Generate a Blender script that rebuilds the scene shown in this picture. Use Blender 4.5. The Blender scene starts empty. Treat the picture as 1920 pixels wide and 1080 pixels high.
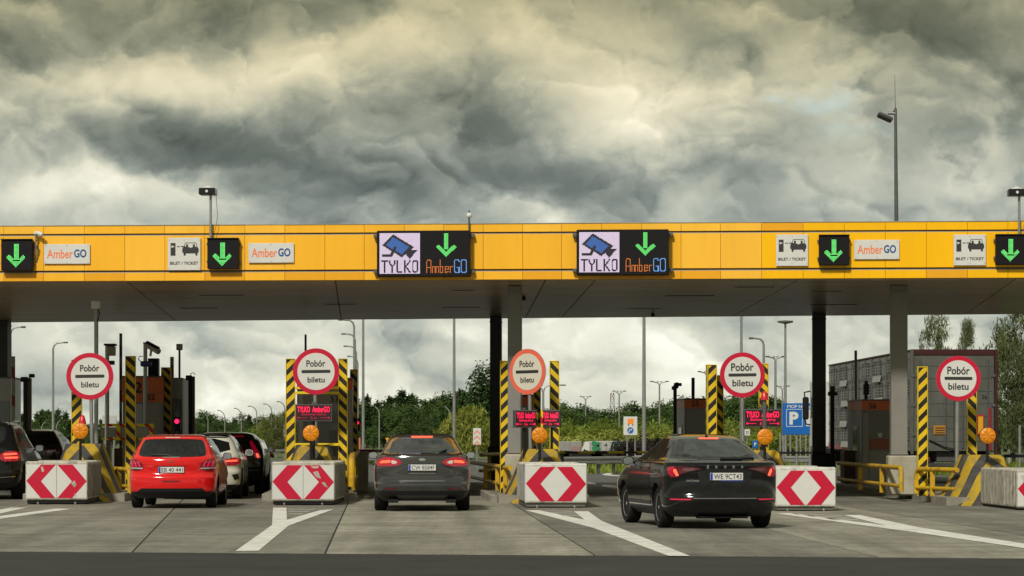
import bpy, bmesh, math, random
import numpy as np
from mathutils import Vector, Matrix
from mathutils.geometry import delaunay_2d_cdt
random.seed(7)
R = math.radians
SC = bpy.context.scene
COL = SC.collection
# ------------------------------------------------------------------ camera
F, CXP, HYP, CH = 5400.0, 960.0, 814.0, 1.47      # focal length, centre, horizon of the 1920 px photograph; eye height
cam = bpy.data.cameras.new('camera'); camo = bpy.data.objects.new('camera', cam); COL.objects.link(camo)
camo.location = (0, 0, CH); camo.rotation_euler = (R(90), 0, 0)
cam.lens = F / 1920 * 36; cam.sensor_width = 36; cam.shift_y = (HYP - 540) / 1920
cam.clip_start = 0.5; cam.clip_end = 9000
SC.camera = camo
SC.view_settings.view_transform = 'Standard'; SC.view_settings.look = 'None'
SC.view_settings.exposure = 0.5; SC.view_settings.gamma = 1.0; SC.view_settings.use_curve_mapping = False
SC.render.engine = 'CYCLES'
SC.cycles.max_bounces = 6; SC.cycles.diffuse_bounces = 3; SC.cycles.glossy_bounces = 3
SC.cycles.transparent_max_bounces = 6; SC.cycles.caustics_reflective = False; SC.cycles.caustics_refractive = False

def s(r, g, b):
    f = lambda c: (c / 255 / 12.92) if c / 255 <= 0.04045 else ((c / 255 + 0.055) / 1.055) ** 2.4
    return (f(r), f(g), f(b))

# ------------------------------------------------------------------ sun and sky
SUN_EL, SUN_AZ = 41, 200      # degrees; azimuth clockwise from +Y: behind the camera, to the left
sun = bpy.data.lights.new('sun', 'SUN'); suno = bpy.data.objects.new('sun', sun); COL.objects.link(suno)
sun.energy = 2.35; sun.angle = R(6); sun.color = (1.0, 0.95, 0.86)
d = Vector((math.sin(R(SUN_AZ)) * math.cos(R(SUN_EL)), math.cos(R(SUN_AZ)) * math.cos(R(SUN_EL)), math.sin(R(SUN_EL))))
suno.rotation_euler = d.to_track_quat('Z', 'Y').to_euler()

W = bpy.data.worlds.new('World'); SC.world = W; W.use_nodes = True
nt = W.node_tree; N = nt.nodes; L = nt.links
for n in list(N): N.remove(n)
def node(t, **kw):
    n = N.new(t)
    for k, v in kw.items(): setattr(n, k, v)
    return n
def mth(op, a, b=None, c=None, clamp=False):
    n = node('ShaderNodeMath', operation=op, use_clamp=clamp)
    for i, v in enumerate((a, b, c)):
        if v is None: continue
        if isinstance(v, (int, float)): n.inputs[i].default_value = v
        else: L.new(v, n.inputs[i])
    return n.outputs[0]
def vmt(op, a, b=None):
    n = node('ShaderNodeVectorMath', operation=op)
    for i, v in enumerate((a, b)):
        if v is None: continue
        if isinstance(v, (tuple, list)): n.inputs[i].default_value = v
        else: L.new(v, n.inputs[i])
    return n
tc = node('ShaderNodeTexCoord')
dirv = vmt('NORMALIZE', tc.outputs['Generated']).outputs[0]
sep = node('ShaderNodeSeparateXYZ'); L.new(dirv, sep.inputs[0])
az = mth('ARCTAN2', sep.outputs[0], sep.outputs[1]); el = mth('ARCSINE', sep.outputs[2])
stre = vmt('MULTIPLY', dirv, (1, 1, 1.35)).outputs[0]
def noise(vec, scale, detail, rough, dist=0.0, lac=2.0):
    n = node('ShaderNodeTexNoise'); L.new(vec, n.inputs['Vector'])
    n.inputs['Scale'].default_value = scale; n.inputs['Detail'].default_value = detail
    n.inputs['Roughness'].default_value = rough; n.inputs['Distortion'].default_value = dist; n.inputs['Lacunarity'].default_value = lac
    return n
def puff(vec, scale, detail, rough):
    n = node('ShaderNodeTexNoise', noise_type='RIDGED_MULTIFRACTAL', normalize=True); L.new(vec, n.inputs['Vector'])
    n.inputs['Scale'].default_value = scale; n.inputs['Detail'].default_value = detail; n.inputs['Roughness'].default_value = rough; n.inputs['Lacunarity'].default_value = 2.1
    n.inputs['Offset'].default_value = 0.9; n.inputs['Gain'].default_value = 1.2
    return n.outputs['Fac']
wn = noise(stre, 13, 8, 0.58)
warp = vmt('MULTIPLY', vmt('SUBTRACT', wn.outputs['Color'], (0.5, 0.5, 0.5)).outputs[0], (0.07, 0.055, 0)).outputs[0]
cmb = node('ShaderNodeCombineXYZ'); L.new(az, cmb.inputs[0]); L.new(el, cmb.inputs[1])
P = vmt('ADD', cmb.outputs[0], warp).outputs[0]
# heaps and bases of cloud: (azimuth, elevation, half-widths, brightness); in 1/5400 rad from the view axis
BLOBS = [(330, 150, 200, 52, .30), (700, 110, 170, 50, .22), (60, 80, 130, 70, -.16), (430, 40, 190, 42, -.12),
         (960, 50, 150, 70, .22), (1120, 150, 120, 60, .10), (250, 265, 280, 75, -.13), (560, 290, 270, 90, -.16), (900, 230, 150, 60, -.16),
         (880, 345, 170, 38, -.18), (1140, 312, 130, 34, -.17), (80, 345, 150, 34, .26), (210, 345, 60, 36, .20), (340, 385, 120, 32, .12),
         (1030, 395, 70, 30, .28), (1290, 190, 150, 55, .26), (1200, 260, 120, 50, .16), (1360, 290, 110, 34, -.06),
         (1700, 70, 190, 55, -.20), (1480, 30, 120, 40, -.1), (1830, 240, 120, 50, -.08), (1560, 330, 120, 60, .08), (1780, 360, 120, 50, .12),
         (1270, 660, 90, 60, .22), (1080, 640, 60, 50, .14), (1140, 706, 110, 9, -.10), (440, 740, 120, 22, .16), (130, 640, 160, 50, .10),
         (300, 660, 120, 40, -.06), (720, 690, 120, 50, -.04), (760, 640, 110, 22, -.12), (860, 610, 60, 22, .14), (1450, 680, 110, 60, .04), (1240, 760, 130, 22, -.06)]
base = noise(stre, 9, 7, 0.52, 0.15)
fine = noise(stre, 34, 8, 0.60, 0.2)
low = node('ShaderNodeMapRange'); L.new(el, low.inputs[0]); low.inputs[1].default_value = 0.0; low.inputs[2].default_value = 0.075; low.inputs[3].default_value = 0.84; low.inputs[4].default_value = 0.53
acc = mth('MULTIPLY_ADD', mth('SUBTRACT', base.outputs['Fac'], 0.5), 0.34, low.outputs[0])
RELIEF = ((7, 0.020, 0.22, 0.07), (17, 0.009, 0.17, 0.04), (40, 0.004, 0.12, 0.0))
# relief: heaps of cloud are lit from above, their bases lie in their own shade
w2 = noise(stre, 20, 6, 0.55)
pv = vmt('ADD', stre, vmt('MULTIPLY', vmt('SUBTRACT', w2.outputs['Color'], (0.5, 0.5, 0.5)).outputs[0], (0.07, 0.07, 0.05)).outputs[0]).outputs[0]
for sc_, off, gain, amp in RELIEF:
    na = puff(pv, sc_, 3, .5); nb = puff(vmt('ADD', pv, (0.35 * off, 0, off)).outputs[0], sc_, 3, .5)
    acc = mth('MULTIPLY_ADD', mth('SUBTRACT', nb, na), gain, acc)
    acc = mth('MULTIPLY_ADD', mth('SUBTRACT', 0.5, na), amp, acc)
for bx, by, rx, ry, am in BLOBS:
    q = vmt('MULTIPLY', vmt('SUBTRACT', P, ((bx - CXP) / F, (HYP - by) / F, 0)).outputs[0], (F / rx, F / ry, 0)).outputs[0]
    dn = vmt('DOT_PRODUCT', q, None); L.new(q, dn.inputs[1])
    acc = mth('MULTIPLY_ADD', mth('POWER', 0.45, mth('POWER', dn.outputs['Value'], 1.15)), am * .95, acc)
ramp = node('ShaderNodeValToRGB'); L.new(acc, ramp.inputs[0])
cr = ramp.color_ramp
stops = [(0.08, s(80, 88, 86)), (0.28, s(106, 115, 111)), (0.46, s(144, 151, 144)), (0.62, s(181, 184, 171)), (0.78, s(210, 209, 192)), (1.0, s(244, 242, 226))]
while len(cr.elements) < len(stops): cr.elements.new(0.5)
for e, (p, c) in zip(cr.elements, stops): e.position = p; e.color = (*c, 1)
# warm cast of the higher cloud deck
mr = node('ShaderNodeMapRange'); L.new(el, mr.inputs[0])
mr.inputs[1].default_value = 0.065; mr.inputs[2].default_value = 0.165; mr.interpolation_type = 'SMOOTHSTEP'
tan = node('ShaderNodeMix', data_type='RGBA', blend_type='MULTIPLY'); 
mr2 = node('ShaderNodeMapRange'); L.new(el, mr2.inputs[0]); mr2.inputs[1].default_value = 0.20; mr2.inputs[2].default_value = 0.50; mr2.inputs[3].default_value = 1.0; mr2.inputs[4].default_value = 0.3
L.new(mth('MULTIPLY', mr.outputs[0], mr2.outputs[0]), tan.inputs['Factor'])
L.new(ramp.outputs[0], tan.inputs['A']); tan.inputs['B'].default_value = (0.97, 0.84, 0.58, 1)
sky = node('ShaderNodeTexSky', sky_type='NISHITA', sun_disc=False)
sky.sun_elevation = R(SUN_EL); sky.sun_rotation = R(SUN_AZ); sky.air_density = 1.2; sky.dust_density = 2.0
# gap in the clouds where the blue sky shows
def gap(bx, by, rx, ry):
    q = vmt('MULTIPLY', vmt('SUBTRACT', P, ((bx - CXP) / F, (HYP - by) / F, 0)).outputs[0], (F / rx, F / ry, 0)).outputs[0]
    dn = vmt('DOT_PRODUCT', q, None); L.new(q, dn.inputs[1])
    return mth('POWER', 0.4, dn.outputs['Value'])
g = mth('MAXIMUM', gap(1545, 200, 62, 17), mth('MULTIPLY', gap(1600, 240, 70, 20), 0.5))
g = mth('MAXIMUM', g, mth('MULTIPLY', gap(1448, 182, 30, 9), 0.7))
g = mth('MULTIPLY', g, mth('MULTIPLY_ADD', fine.outputs['Fac'], 1.2, 0.0), None, True)
cl10 = vmt('MULTIPLY', tan.outputs['Result'], (8.1, 8.2, 8.3)).outputs[0]
mixs = node('ShaderNodeMix', data_type='RGBA'); L.new(g, mixs.inputs['Factor']); L.new(cl10, mixs.inputs['A'])
blue = vmt('MULTIPLY', sky.outputs[0], (0.9, 0.95, 0.95)).outputs[0]; L.new(blue, mixs.inputs['B'])
bg = node('ShaderNodeBackground'); bg.inputs['Strength'].default_value = 0.1; L.new(mixs.outputs['Result'], bg.inputs['Color'])
wo = node('ShaderNodeOutputWorld'); L.new(bg.outputs[0], wo.inputs['Surface'])
W.cycles.sampling_method = 'MANUAL'; W.cycles.sample_map_resolution = 512

# ------------------------------------------------------------------ helpers
def X(px, D): return (px - CXP) * D / F
def Z(py, D): return CH + (HYP - py) * D / F
def gz(D): return -0.0055 * min(max(0.0, D - 85), 255)        # the road falls gently beyond the plaza
def G(px, py):                                                # ground point under a pixel of the plaza
    D = CH * F / (py - HYP); return (X(px, D), D)

def mat(name, col, rough=0.6, metal=0.0, spec=0.5, coat=0.0, var=0.0, vs=3.0, dirt=None, da=0.0, ds=1.5, bump=0.0, bs=40.0, emit=None, es=0.0, vec='Object', stretch=(1, 1, 1), world=False):
    m = bpy.data.materials.new(name); m.use_nodes = True; t = m.node_tree; b = t.nodes['Principled BSDF']
    b.inputs['Base Color'].default_value = (*col, 1); b.inputs['Roughness'].default_value = rough; b.inputs['Metallic'].default_value = metal
    b.inputs['Specular IOR Level'].default_value = spec; b.inputs['Coat Weight'].default_value = coat; b.inputs['Coat Roughness'].default_value = 0.10
    if emit is not None:
        b.inputs['Emission Color'].default_value = (*emit, 1); b.inputs['Emission Strength'].default_value = es
    if var or da or bump:
        if world: co = t.nodes.new('ShaderNodeNewGeometry').outputs['Position']
        else: co = t.nodes.new('ShaderNodeTexCoord').outputs[vec]
        mp = t.nodes.new('ShaderNodeMapping'); t.links.new(co, mp.inputs[0]); mp.inputs['Scale'].default_value = stretch
        oi = t.nodes.new('ShaderNodeObjectInfo')
        if not world:
            vm = t.nodes.new('ShaderNodeVectorMath'); vm.operation = 'MULTIPLY_ADD'; t.links.new(oi.outputs['Random'], vm.inputs[0]); vm.inputs[1].default_value = (37, 17, 11); t.links.new(mp.outputs[0], vm.inputs[2]); co = vm.outputs[0]
        else: co = mp.outputs[0]
        src = None
        if var:
            n = t.nodes.new('ShaderNodeTexNoise'); t.links.new(co, n.inputs['Vector']); n.inputs['Scale'].default_value = vs; n.inputs['Detail'].default_value = 7; n.inputs['Roughness'].default_value = 0.65
            r = t.nodes.new('ShaderNodeMapRange'); t.links.new(n.outputs['Fac'], r.inputs[0]); r.inputs[1].default_value = 0.3; r.inputs[2].default_value = 0.7; r.inputs[3].default_value = 1 - var; r.inputs[4].default_value = 1 + var
            mx = t.nodes.new('ShaderNodeMix'); mx.data_type = 'RGBA'; mx.blend_type = 'MULTIPLY'; mx.inputs['Factor'].default_value = 1
            mx.inputs['A'].default_value = (*col, 1); t.links.new(r.outputs[0], mx.inputs['B']); src = mx.outputs['Result']
        if da:
            n = t.nodes.new('ShaderNodeTexNoise'); t.links.new(co, n.inputs['Vector']); n.inputs['Scale'].default_value = ds; n.inputs['Detail'].default_value = 9; n.inputs['Roughness'].default_value = 0.7
            r = t.nodes.new('ShaderNodeMapRange'); t.links.new(n.outputs['Fac'], r.inputs[0]); r.inputs[1].default_value = 0.48; r.inputs[2].default_value = 0.72; r.inputs[3].default_value = 0; r.inputs[4].default_value = da
            mx = t.nodes.new('ShaderNodeMix'); mx.data_type = 'RGBA'; t.links.new(r.outputs[0], mx.inputs['Factor'])
            if src: t.links.new(src, mx.inputs['A'])
            else: mx.inputs['A'].default_value = (*col, 1)
            mx.inputs['B'].default_value = (*dirt, 1); src = mx.outputs['Result']
        if src: t.links.new(src, b.inputs['Base Color'])
        if bump:
            n = t.nodes.new('ShaderNodeTexNoise'); t.links.new(co, n.inputs['Vector']); n.inputs['Scale'].default_value = bs; n.inputs['Detail'].default_value = 4
            bn = t.nodes.new('ShaderNodeBump'); bn.inputs['Strength'].default_value = bump; bn.inputs['Distance'].default_value = 0.02; t.links.new(n.outputs['Fac'], bn.inputs['Height']); t.links.new(bn.outputs[0], b.inputs['Normal'])
    return m

def stripe_mat(name, ca, cb, vecw, period, duty, absx=False, rough=0.5, wear=0.25, wearc=(0.12, 0.11, 0.09), phase=None):
    """paint stripes: bands of constant dot(vecw, object coords)"""
    m = bpy.data.materials.new(name); m.use_nodes = True; t = m.node_tree; b = t.nodes['Principled BSDF']; b.inputs['Roughness'].default_value = rough; b.inputs['Specular IOR Level'].default_value = 0.25
    def nn(ty, **k):
        n = t.nodes.new(ty)
        for a, v in k.items(): setattr(n, a, v)
        return n
    co = nn('ShaderNodeTexCoord').outputs['Object']
    sp = nn('ShaderNodeSeparateXYZ'); t.links.new(co, sp.inputs[0]); v = None
    for i in range(3):
        o = sp.outputs[i]
        if i == 0 and absx:
            a = nn('ShaderNodeMath', operation='ABSOLUTE'); t.links.new(o, a.inputs[0]); o = a.outputs[0]
        mm = nn('ShaderNodeMath', operation='MULTIPLY_ADD'); t.links.new(o, mm.inputs[0]); mm.inputs[1].default_value = vecw[i] / period
        if v is None: mm.inputs[2].default_value = phase if phase is not None else 0.37
        else: t.links.new(v, mm.inputs[2])
        v = mm.outputs[0]
    fr = nn('ShaderNodeMath', operation='FRACT'); t.links.new(v, fr.inputs[0])
    lt = nn('ShaderNodeMath', operation='LESS_THAN'); t.links.new(fr.outputs[0], lt.inputs[0]); lt.inputs[1].default_value = duty
    mx = nn('ShaderNodeMix', data_type='RGBA'); t.links.new(lt.outputs[0], mx.inputs['Factor']); mx.inputs['A'].default_value = (*cb, 1); mx.inputs['B'].default_value = (*ca, 1)
    n = nn('ShaderNodeTexNoise'); n.inputs['Scale'].default_value = 3.2; n.inputs['Detail'].default_value = 10; n.inputs['Roughness'].default_value = 0.72
    oi = nn('ShaderNodeObjectInfo'); vm = nn('ShaderNodeVectorMath', operation='MULTIPLY_ADD'); t.links.new(oi.outputs['Random'], vm.inputs[0]); vm.inputs[1].default_value = (31, 9, 13); t.links.new(co, vm.inputs[2]); t.links.new(vm.outputs[0], n.inputs['Vector'])
    r = nn('ShaderNodeMapRange'); t.links.new(n.outputs['Fac'], r.inputs[0]); r.inputs[1].default_value = 0.45; r.inputs[2].default_value = 0.75; r.inputs[4].default_value = wear
    m2 = nn('ShaderNodeMix', data_type='RGBA'); t.links.new(r.outputs[0], m2.inputs['Factor']); t.links.new(mx.outputs['Result'], m2.inputs['A']); m2.inputs['B'].default_value = (*wearc, 1)
    t.links.new(m2.outputs['Result'], b.inputs['Base Color'])
    return m

class MB:
    def __init__(self): self.v = []; self.f = []; self.mi = []
    def add(self, vs, fs, m=0):
        o = len(self.v); self.v += [tuple(p) for p in vs]; self.f += [tuple(i + o for i in f) for f in fs]; self.mi += [m] * len(fs); return self
    def box(self, x0, x1, y0, y1, z0, z1, m=0):
        return self.add([(x0, y0, z0), (x1, y0, z0), (x1, y1, z0), (x0, y1, z0), (x0, y0, z1), (x1, y0, z1), (x1, y1, z1), (x0, y1, z1)],
                        [(3, 2, 1, 0), (4, 5, 6, 7), (0, 1, 5, 4), (1, 2, 6, 5), (2, 3, 7, 6), (3, 0, 4, 7)], m)
    def cbox(self, x0, x1, y0, y1, z0, z1, c=0.02, m=0):
        """box with chamfered edges"""
        xs, ys, zs = (x0, x1), (y0, y1), (z0, z1); vs = []; idx = {}
        for i in (0, 1):
            for j in (0, 1):
                for k in (0, 1):
                    p = (xs[i], ys[j], zs[k]); dd = (c if i == 0 else -c, c if j == 0 else -c, c if k == 0 else -c)
                    for a in range(3):
                        q = [p[b] + (dd[b] if b != a else 0) for b in range(3)]; idx[i, j, k, a] = len(vs); vs.append(q)
        fs = []
        for a in range(3):
            b, cc = (a + 1) % 3, (a + 2) % 3
            for e in (0, 1):
                lp = []
                for (u, w) in ((0, 0), (1, 0), (1, 1), (0, 1)):
                    t = [0, 0, 0]; t[a] = e; t[b] = u; t[cc] = w; lp.append(idx[(*t, a)])
                fs.append(lp if e else lp[::-1])
            for (e1, e2) in ((0, 0), (0, 1), (1, 0), (1, 1)):
                t0 = [0, 0, 0]; t0[b] = e1; t0[cc] = e2; t1 = list(t0); t1[a] = 1
                q = [idx[(*t0, b)], idx[(*t0, cc)], idx[(*t1, cc)], idx[(*t1, b)]]; fs.append(q)
        for i in (0, 1):
            for j in (0, 1):
                for k in (0, 1): fs.append([idx[i, j, k, 0], idx[i, j, k, 1], idx[i, j, k, 2]])
        return self.add(vs, fs, m)
    def tube(self, pts, r, n=10, m=0, caps=True):
        pts = [Vector(p) for p in pts]; rs = r if isinstance(r, (list, tuple)) else [r] * len(pts); vs = []; fs = []
        ref = None
        for i, p in enumerate(pts):
            t = (pts[min(i + 1, len(pts) - 1)] - pts[max(i - 1, 0)]).normalized()
            if ref is None: ref = Vector((0, 0, 1)) if abs(t.z) < 0.9 else Vector((1, 0, 0))
            a = t.cross(ref).normalized(); b = a.cross(t).normalized(); ref = b
            for k in range(n):
                q = p + (a * math.cos(2 * math.pi * k / n) + b * math.sin(2 * math.pi * k / n)) * rs[i]; vs.append(tuple(q))
        for i in range(len(pts) - 1):
            for k in range(n):
                k2 = (k + 1) % n; fs.append((i * n + k, i * n + k2, (i + 1) * n + k2, (i + 1) * n + k))
        if caps: fs.append(tuple(range(n))); fs.append(tuple((len(pts) - 1) * n + k for k in range(n))[::-1])
        return self.add(vs, fs, m)
    def lathe(self, prof, n=24, axis='y', m=0, c=(0, 0, 0)):
        """prof: (radius, height along axis)"""
        vs = []; fs = []
        for (r, h) in prof:
            for k in range(n):
                a = 2 * math.pi * k / n; u, w = r * math.cos(a), r * math.sin(a)
                p = {'y': (u, h, w), 'z': (u, w, h), 'x': (h, u, w)}[axis]; vs.append((p[0] + c[0], p[1] + c[1], p[2] + c[2]))
        for i in range(len(prof) - 1):
            for k in range(n):
                k2 = (k + 1) % n; fs.append((i * n + k, i * n + k2, (i + 1) * n + k2, (i + 1) * n + k))
        if prof[0][0] > 1e-6: fs.append(tuple(range(n))[::-1])
        if prof[-1][0] > 1e-6: fs.append(tuple((len(prof) - 1) * n + k for k in range(n)))
        return self.add(vs, fs, m)
    def prism(self, poly, y0, y1, m=0):
        """poly in (x,z), extruded along y (y0 = front face)"""
        n = len(poly); vs = [(x, y0, z) for x, z in poly] + [(x, y1, z) for x, z in poly]
        fs = [tuple(range(n)), tuple(range(n, 2 * n))[::-1]] + [(i, i + n, (i + 1) % n + n, (i + 1) % n) for i in range(n)]
        return self.add(vs, fs, m)
    def slab(self, poly, z0, z1, m=0):
        """poly in (x,y), extruded in z"""
        n = len(poly); vs = [(x, y, z1) for x, y in poly] + [(x, y, z0) for x, y in poly]
        fs = [tuple(range(n)), tuple(range(n, 2 * n))[::-1]] + [(i, i + n, (i + 1) % n + n, (i + 1) % n) for i in range(n)]
        return self.add(vs, fs, m)
    def mesh(self, name, mats, smooth=None):
        me = bpy.data.meshes.new(name); me.from_pydata(self.v, [], self.f)
        for m in (mats if isinstance(mats, (list, tuple)) else [mats]): me.materials.append(m)
        if any(self.mi): me.polygons.foreach_set('material_index', self.mi)
        bm = bmesh.new(); bm.from_mesh(me); bmesh.ops.recalc_face_normals(bm, faces=bm.faces); bm.to_mesh(me); bm.free()
        if smooth:
            me.polygons.foreach_set('use_smooth', [True] * len(me.polygons)); me.set_sharp_from_angle(angle=R(smooth))
        me.update(); return me
    def build(self, name, mats, parent=None, loc=None, rz=0, smooth=None):
        return link(name, self.mesh(name, mats, smooth), parent, loc, rz)

def link(name, me, parent=None, loc=None, rz=0):
    o = bpy.data.objects.new(name, me); COL.objects.link(o)
    if parent is not None: o.parent = parent
    if loc is not None: o.location = loc
    if rz: o.rotation_euler = (0, 0, rz)
    return o
def tag(o, label=None, cat=None, group=None, kind=None):
    if label: o['label'] = label
    if cat: o['category'] = cat
    if group: o['group'] = group
    if kind: o['kind'] = kind
    return o
def thing(name, label, cat, loc=(0, 0, 0), rz=0, group=None):
    o = bpy.data.objects.new(name, None); COL.objects.link(o); o.location = loc; o.rotation_euler = (0, 0, rz); o.empty_display_size = 0.2
    return tag(o, label, cat, group)
_kids = {}
def dup(root, loc=None, rz=None, label=None, group=None, scale=None):
    r = root.copy(); COL.objects.link(r)
    if loc is not None: r.location = loc
    if rz is not None: r.rotation_euler = (0, 0, rz)
    if scale is not None: r.scale = scale
    if label: r['label'] = label
    if group: r['group'] = group
    for ch in list(root.children):
        c = ch.copy(); COL.objects.link(c); c.parent = r
        for gch in list(ch.children):
            e = gch.copy(); COL.objects.link(e); e.parent = c
    return r

_txt = {}
def text(body, w, h, m, name='lettering', parent=None, loc=(0, 0, 0), bold=0.0, rz=0):
    """lettering as a flat mesh in the x-z plane facing -y, fitted to w x h (h alone if w is None)"""
    key = (body, w, h, m.name, bold)
    if key not in _txt:
        cu = bpy.data.curves.new('lettering', 'FONT'); cu.body = body; cu.size = 1; cu.resolution_u = 4; cu.offset = bold
        o = bpy.data.objects.new('lettering', cu); me = bpy.data.meshes.new_from_object(o); bpy.data.objects.remove(o); bpy.data.curves.remove(cu)
        n = len(me.vertices); a = np.zeros(n * 3); me.vertices.foreach_get('co', a); a = a.reshape(-1, 3)
        lo, hi = a.min(0), a.max(0); sz = hi - lo; sy = h / sz[1]; sx = (w / sz[0]) if w else sy
        q = np.zeros_like(a); q[:, 0] = (a[:, 0] - (lo[0] + hi[0]) / 2) * sx; q[:, 2] = (a[:, 1] - (lo[1] + hi[1]) / 2) * sy
        me.vertices.foreach_set('co', q.ravel()); me.materials.clear(); me.materials.append(m); me.update(); _txt[key] = me
    return link(name, _txt[key], parent, loc, rz)

# ------------------------------------------------------------------ shared materials
YEL, BLK = s(222, 186, 32), (0.016, 0.016, 0.016)
M = {}
M['steel'] = mat('galvanised_steel', (0.30, 0.30, 0.29), 0.45, 0.6, var=0.15, vs=4)
M['steel_dark'] = mat('weathered_dark_steel', (0.10, 0.10, 0.098), 0.5, 0.3, var=0.2, vs=4)
M['black'] = mat('black_plastic', (0.010, 0.010, 0.011), 0.5, spec=.25, var=0.2)
M['blackgloss'] = mat('black_gloss', (0.008, 0.008, 0.009), 0.12)
M['white'] = mat('white_paint', (0.60, 0.60, 0.56), 0.5, var=0.06, dirt=(0.30, 0.27, 0.21), da=0.35, ds=3)
M['signwhite'] = mat('sign_white_sheet', (0.60, 0.60, 0.56), 0.45, var=0.04)
M['signred'] = mat('sign_red_sheet', s(188, 6, 50), 0.4, var=0.05)
M['signfaded'] = mat('sign_faded_red_sheet', s(222, 100, 78), 0.5, var=0.1)
M['ink'] = mat('black_print', (0.02, 0.02, 0.02), 0.6)
M['yellow'] = mat('yellow_rail_paint', s(196, 156, 30), 0.55, spec=.3, var=0.15, dirt=(0.13, 0.10, 0.06), da=0.85, ds=4)
M['yellowclean'] = mat('yellow_post_paint', s(226, 196, 36), 0.5, var=0.08)
M['concrete'] = mat('kerb_concrete', (0.26, 0.245, 0.20), 0.9, var=0.25, vs=2.5, dirt=(0.07, 0.06, 0.05), da=0.6, ds=2, bump=0.3)
M['up'] = stripe_mat('stripes_rising', YEL, BLK, (-1, 1, 1), 0.27, 0.5)
M['down'] = stripe_mat('stripes_falling', YEL, BLK, (1, 1, 1), 0.27, 0.5)
M['nose'] = stripe_mat('nose_chevron_paint', s(172, 142, 34), (0.05, 0.048, 0.046), (1, 0.41, 0.40), 0.48, 0.52, absx=True, rough=0.85, wear=0.8, phase=-1.04 / 0.48)
M['arm'] = stripe_mat('barrier_arm_red_white', s(190, 25, 40), (0.55, 0.55, 0.5), (1, 1, 1), 0.8, 0.5, wear=0.3)
M['armyel'] = stripe_mat('barrier_arm_yellow_black', s(190, 170, 30), (0.03, 0.015, 0.015), (1, 0, 1), 0.9, 0.55, wear=0.3)
M['amberlens'] = mat('amber_lens', s(204, 126, 18), 0.4, spec=0.3, var=0.3, vs=14, emit=s(235, 120, 0), es=0.03)
M['orange'] = mat('orange_booth_band', s(214, 106, 40), 0.5, var=0.08)
M['boothgrey'] = mat('booth_grey_cladding', (0.27, 0.26, 0.225), 0.5, var=0.08)
M['boothlight'] = mat('booth_light_cladding', (0.42, 0.42, 0.40), 0.5, var=0.06)
M['darkglass'] = mat('dark_glass', (0.012, 0.014, 0.014), 0.05, spec=0.6)
M['ledface'] = mat('led_face', (0.006, 0.005, 0.006), 0.5, spec=.2)
M['ledredface'] = mat('led_red_face', (0.030, 0.004, 0.008), 0.4)
M['led_g'] = mat('led_green', (0, 0, 0), 0.5, emit=s(110, 245, 120), es=1.0)
M['led_r'] = mat('led_red', (0, 0, 0), 0.5, emit=(1.0, 0.006, 0.07), es=1.3)
M['led_rd'] = mat('led_red_dim', (0, 0, 0), 0.5, emit=(0.42, 0.004, 0.035), es=1.0)
M['led_o'] = mat('led_orange', (0, 0, 0), 0.5, emit=s(226, 122, 48), es=1.0)
M['led_b'] = mat('led_blue', (0, 0, 0), 0.5, emit=s(120, 178, 250), es=1.0)
M['led_db'] = mat('led_deep_blue', (0, 0, 0), 0.5, emit=s(52, 100, 168), es=1.0)
M['led_w'] = mat('led_lilac_white', (0, 0, 0), 0.5, emit=s(222, 204, 224), es=1.0)
M['led_dk'] = mat('led_off_violet', (0.012, 0.008, 0.02), 0.5)
M['pink'] = mat('red_signal_lit', (0.1, 0, 0), 0.3, emit=(1.0, 0.01, 0.09), es=1.6)
# ================================================================== GROUND
def ground_sheet(name, xs, ys, dz, m):
    b = MB(); vs = []; nx, ny = len(xs), len(ys)
    for y in ys:
        for x in xs: vs.append((x, y, gz(y) + dz))
    fs = [(j * nx + i, j * nx + i + 1, (j + 1) * nx + i + 1, (j + 1) * nx + i) for j in range(ny - 1) for i in range(nx - 1)]
    b.add(vs, fs); return tag(b.build(name, m), kind='structure')
mgrass = mat('rough_grass', (0.075, 0.10, 0.028), 0.95, var=0.4, vs=0.4, dirt=(0.12, 0.11, 0.05), da=0.5, ds=0.15, world=True)
ground_sheet('ground', [-4000, -600, -100, 0, 100, 600, 4000], [-60, 0, 85, 120, 200, 300, 600, 1500, 5000], -0.016, mgrass)
masph = mat('dark_asphalt', (0.036, 0.036, 0.034), 0.85, spec=.2, var=0.22, vs=0.8, dirt=(0.06, 0.057, 0.05), da=0.5, ds=0.25, bump=0.15, bs=60, world=True)
ground_sheet('access_road', [-40, 0, 40], [-40, 42], -0.008, masph)
masph2 = mat('exit_asphalt', (0.075, 0.075, 0.072), 0.85, var=0.15, vs=0.3, dirt=(0.12, 0.115, 0.10), da=0.5, ds=0.12, world=True)
ground_sheet('exit_road', [-42, 0, 34], [74, 85, 120, 200, 300], -0.010, masph2)
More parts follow.
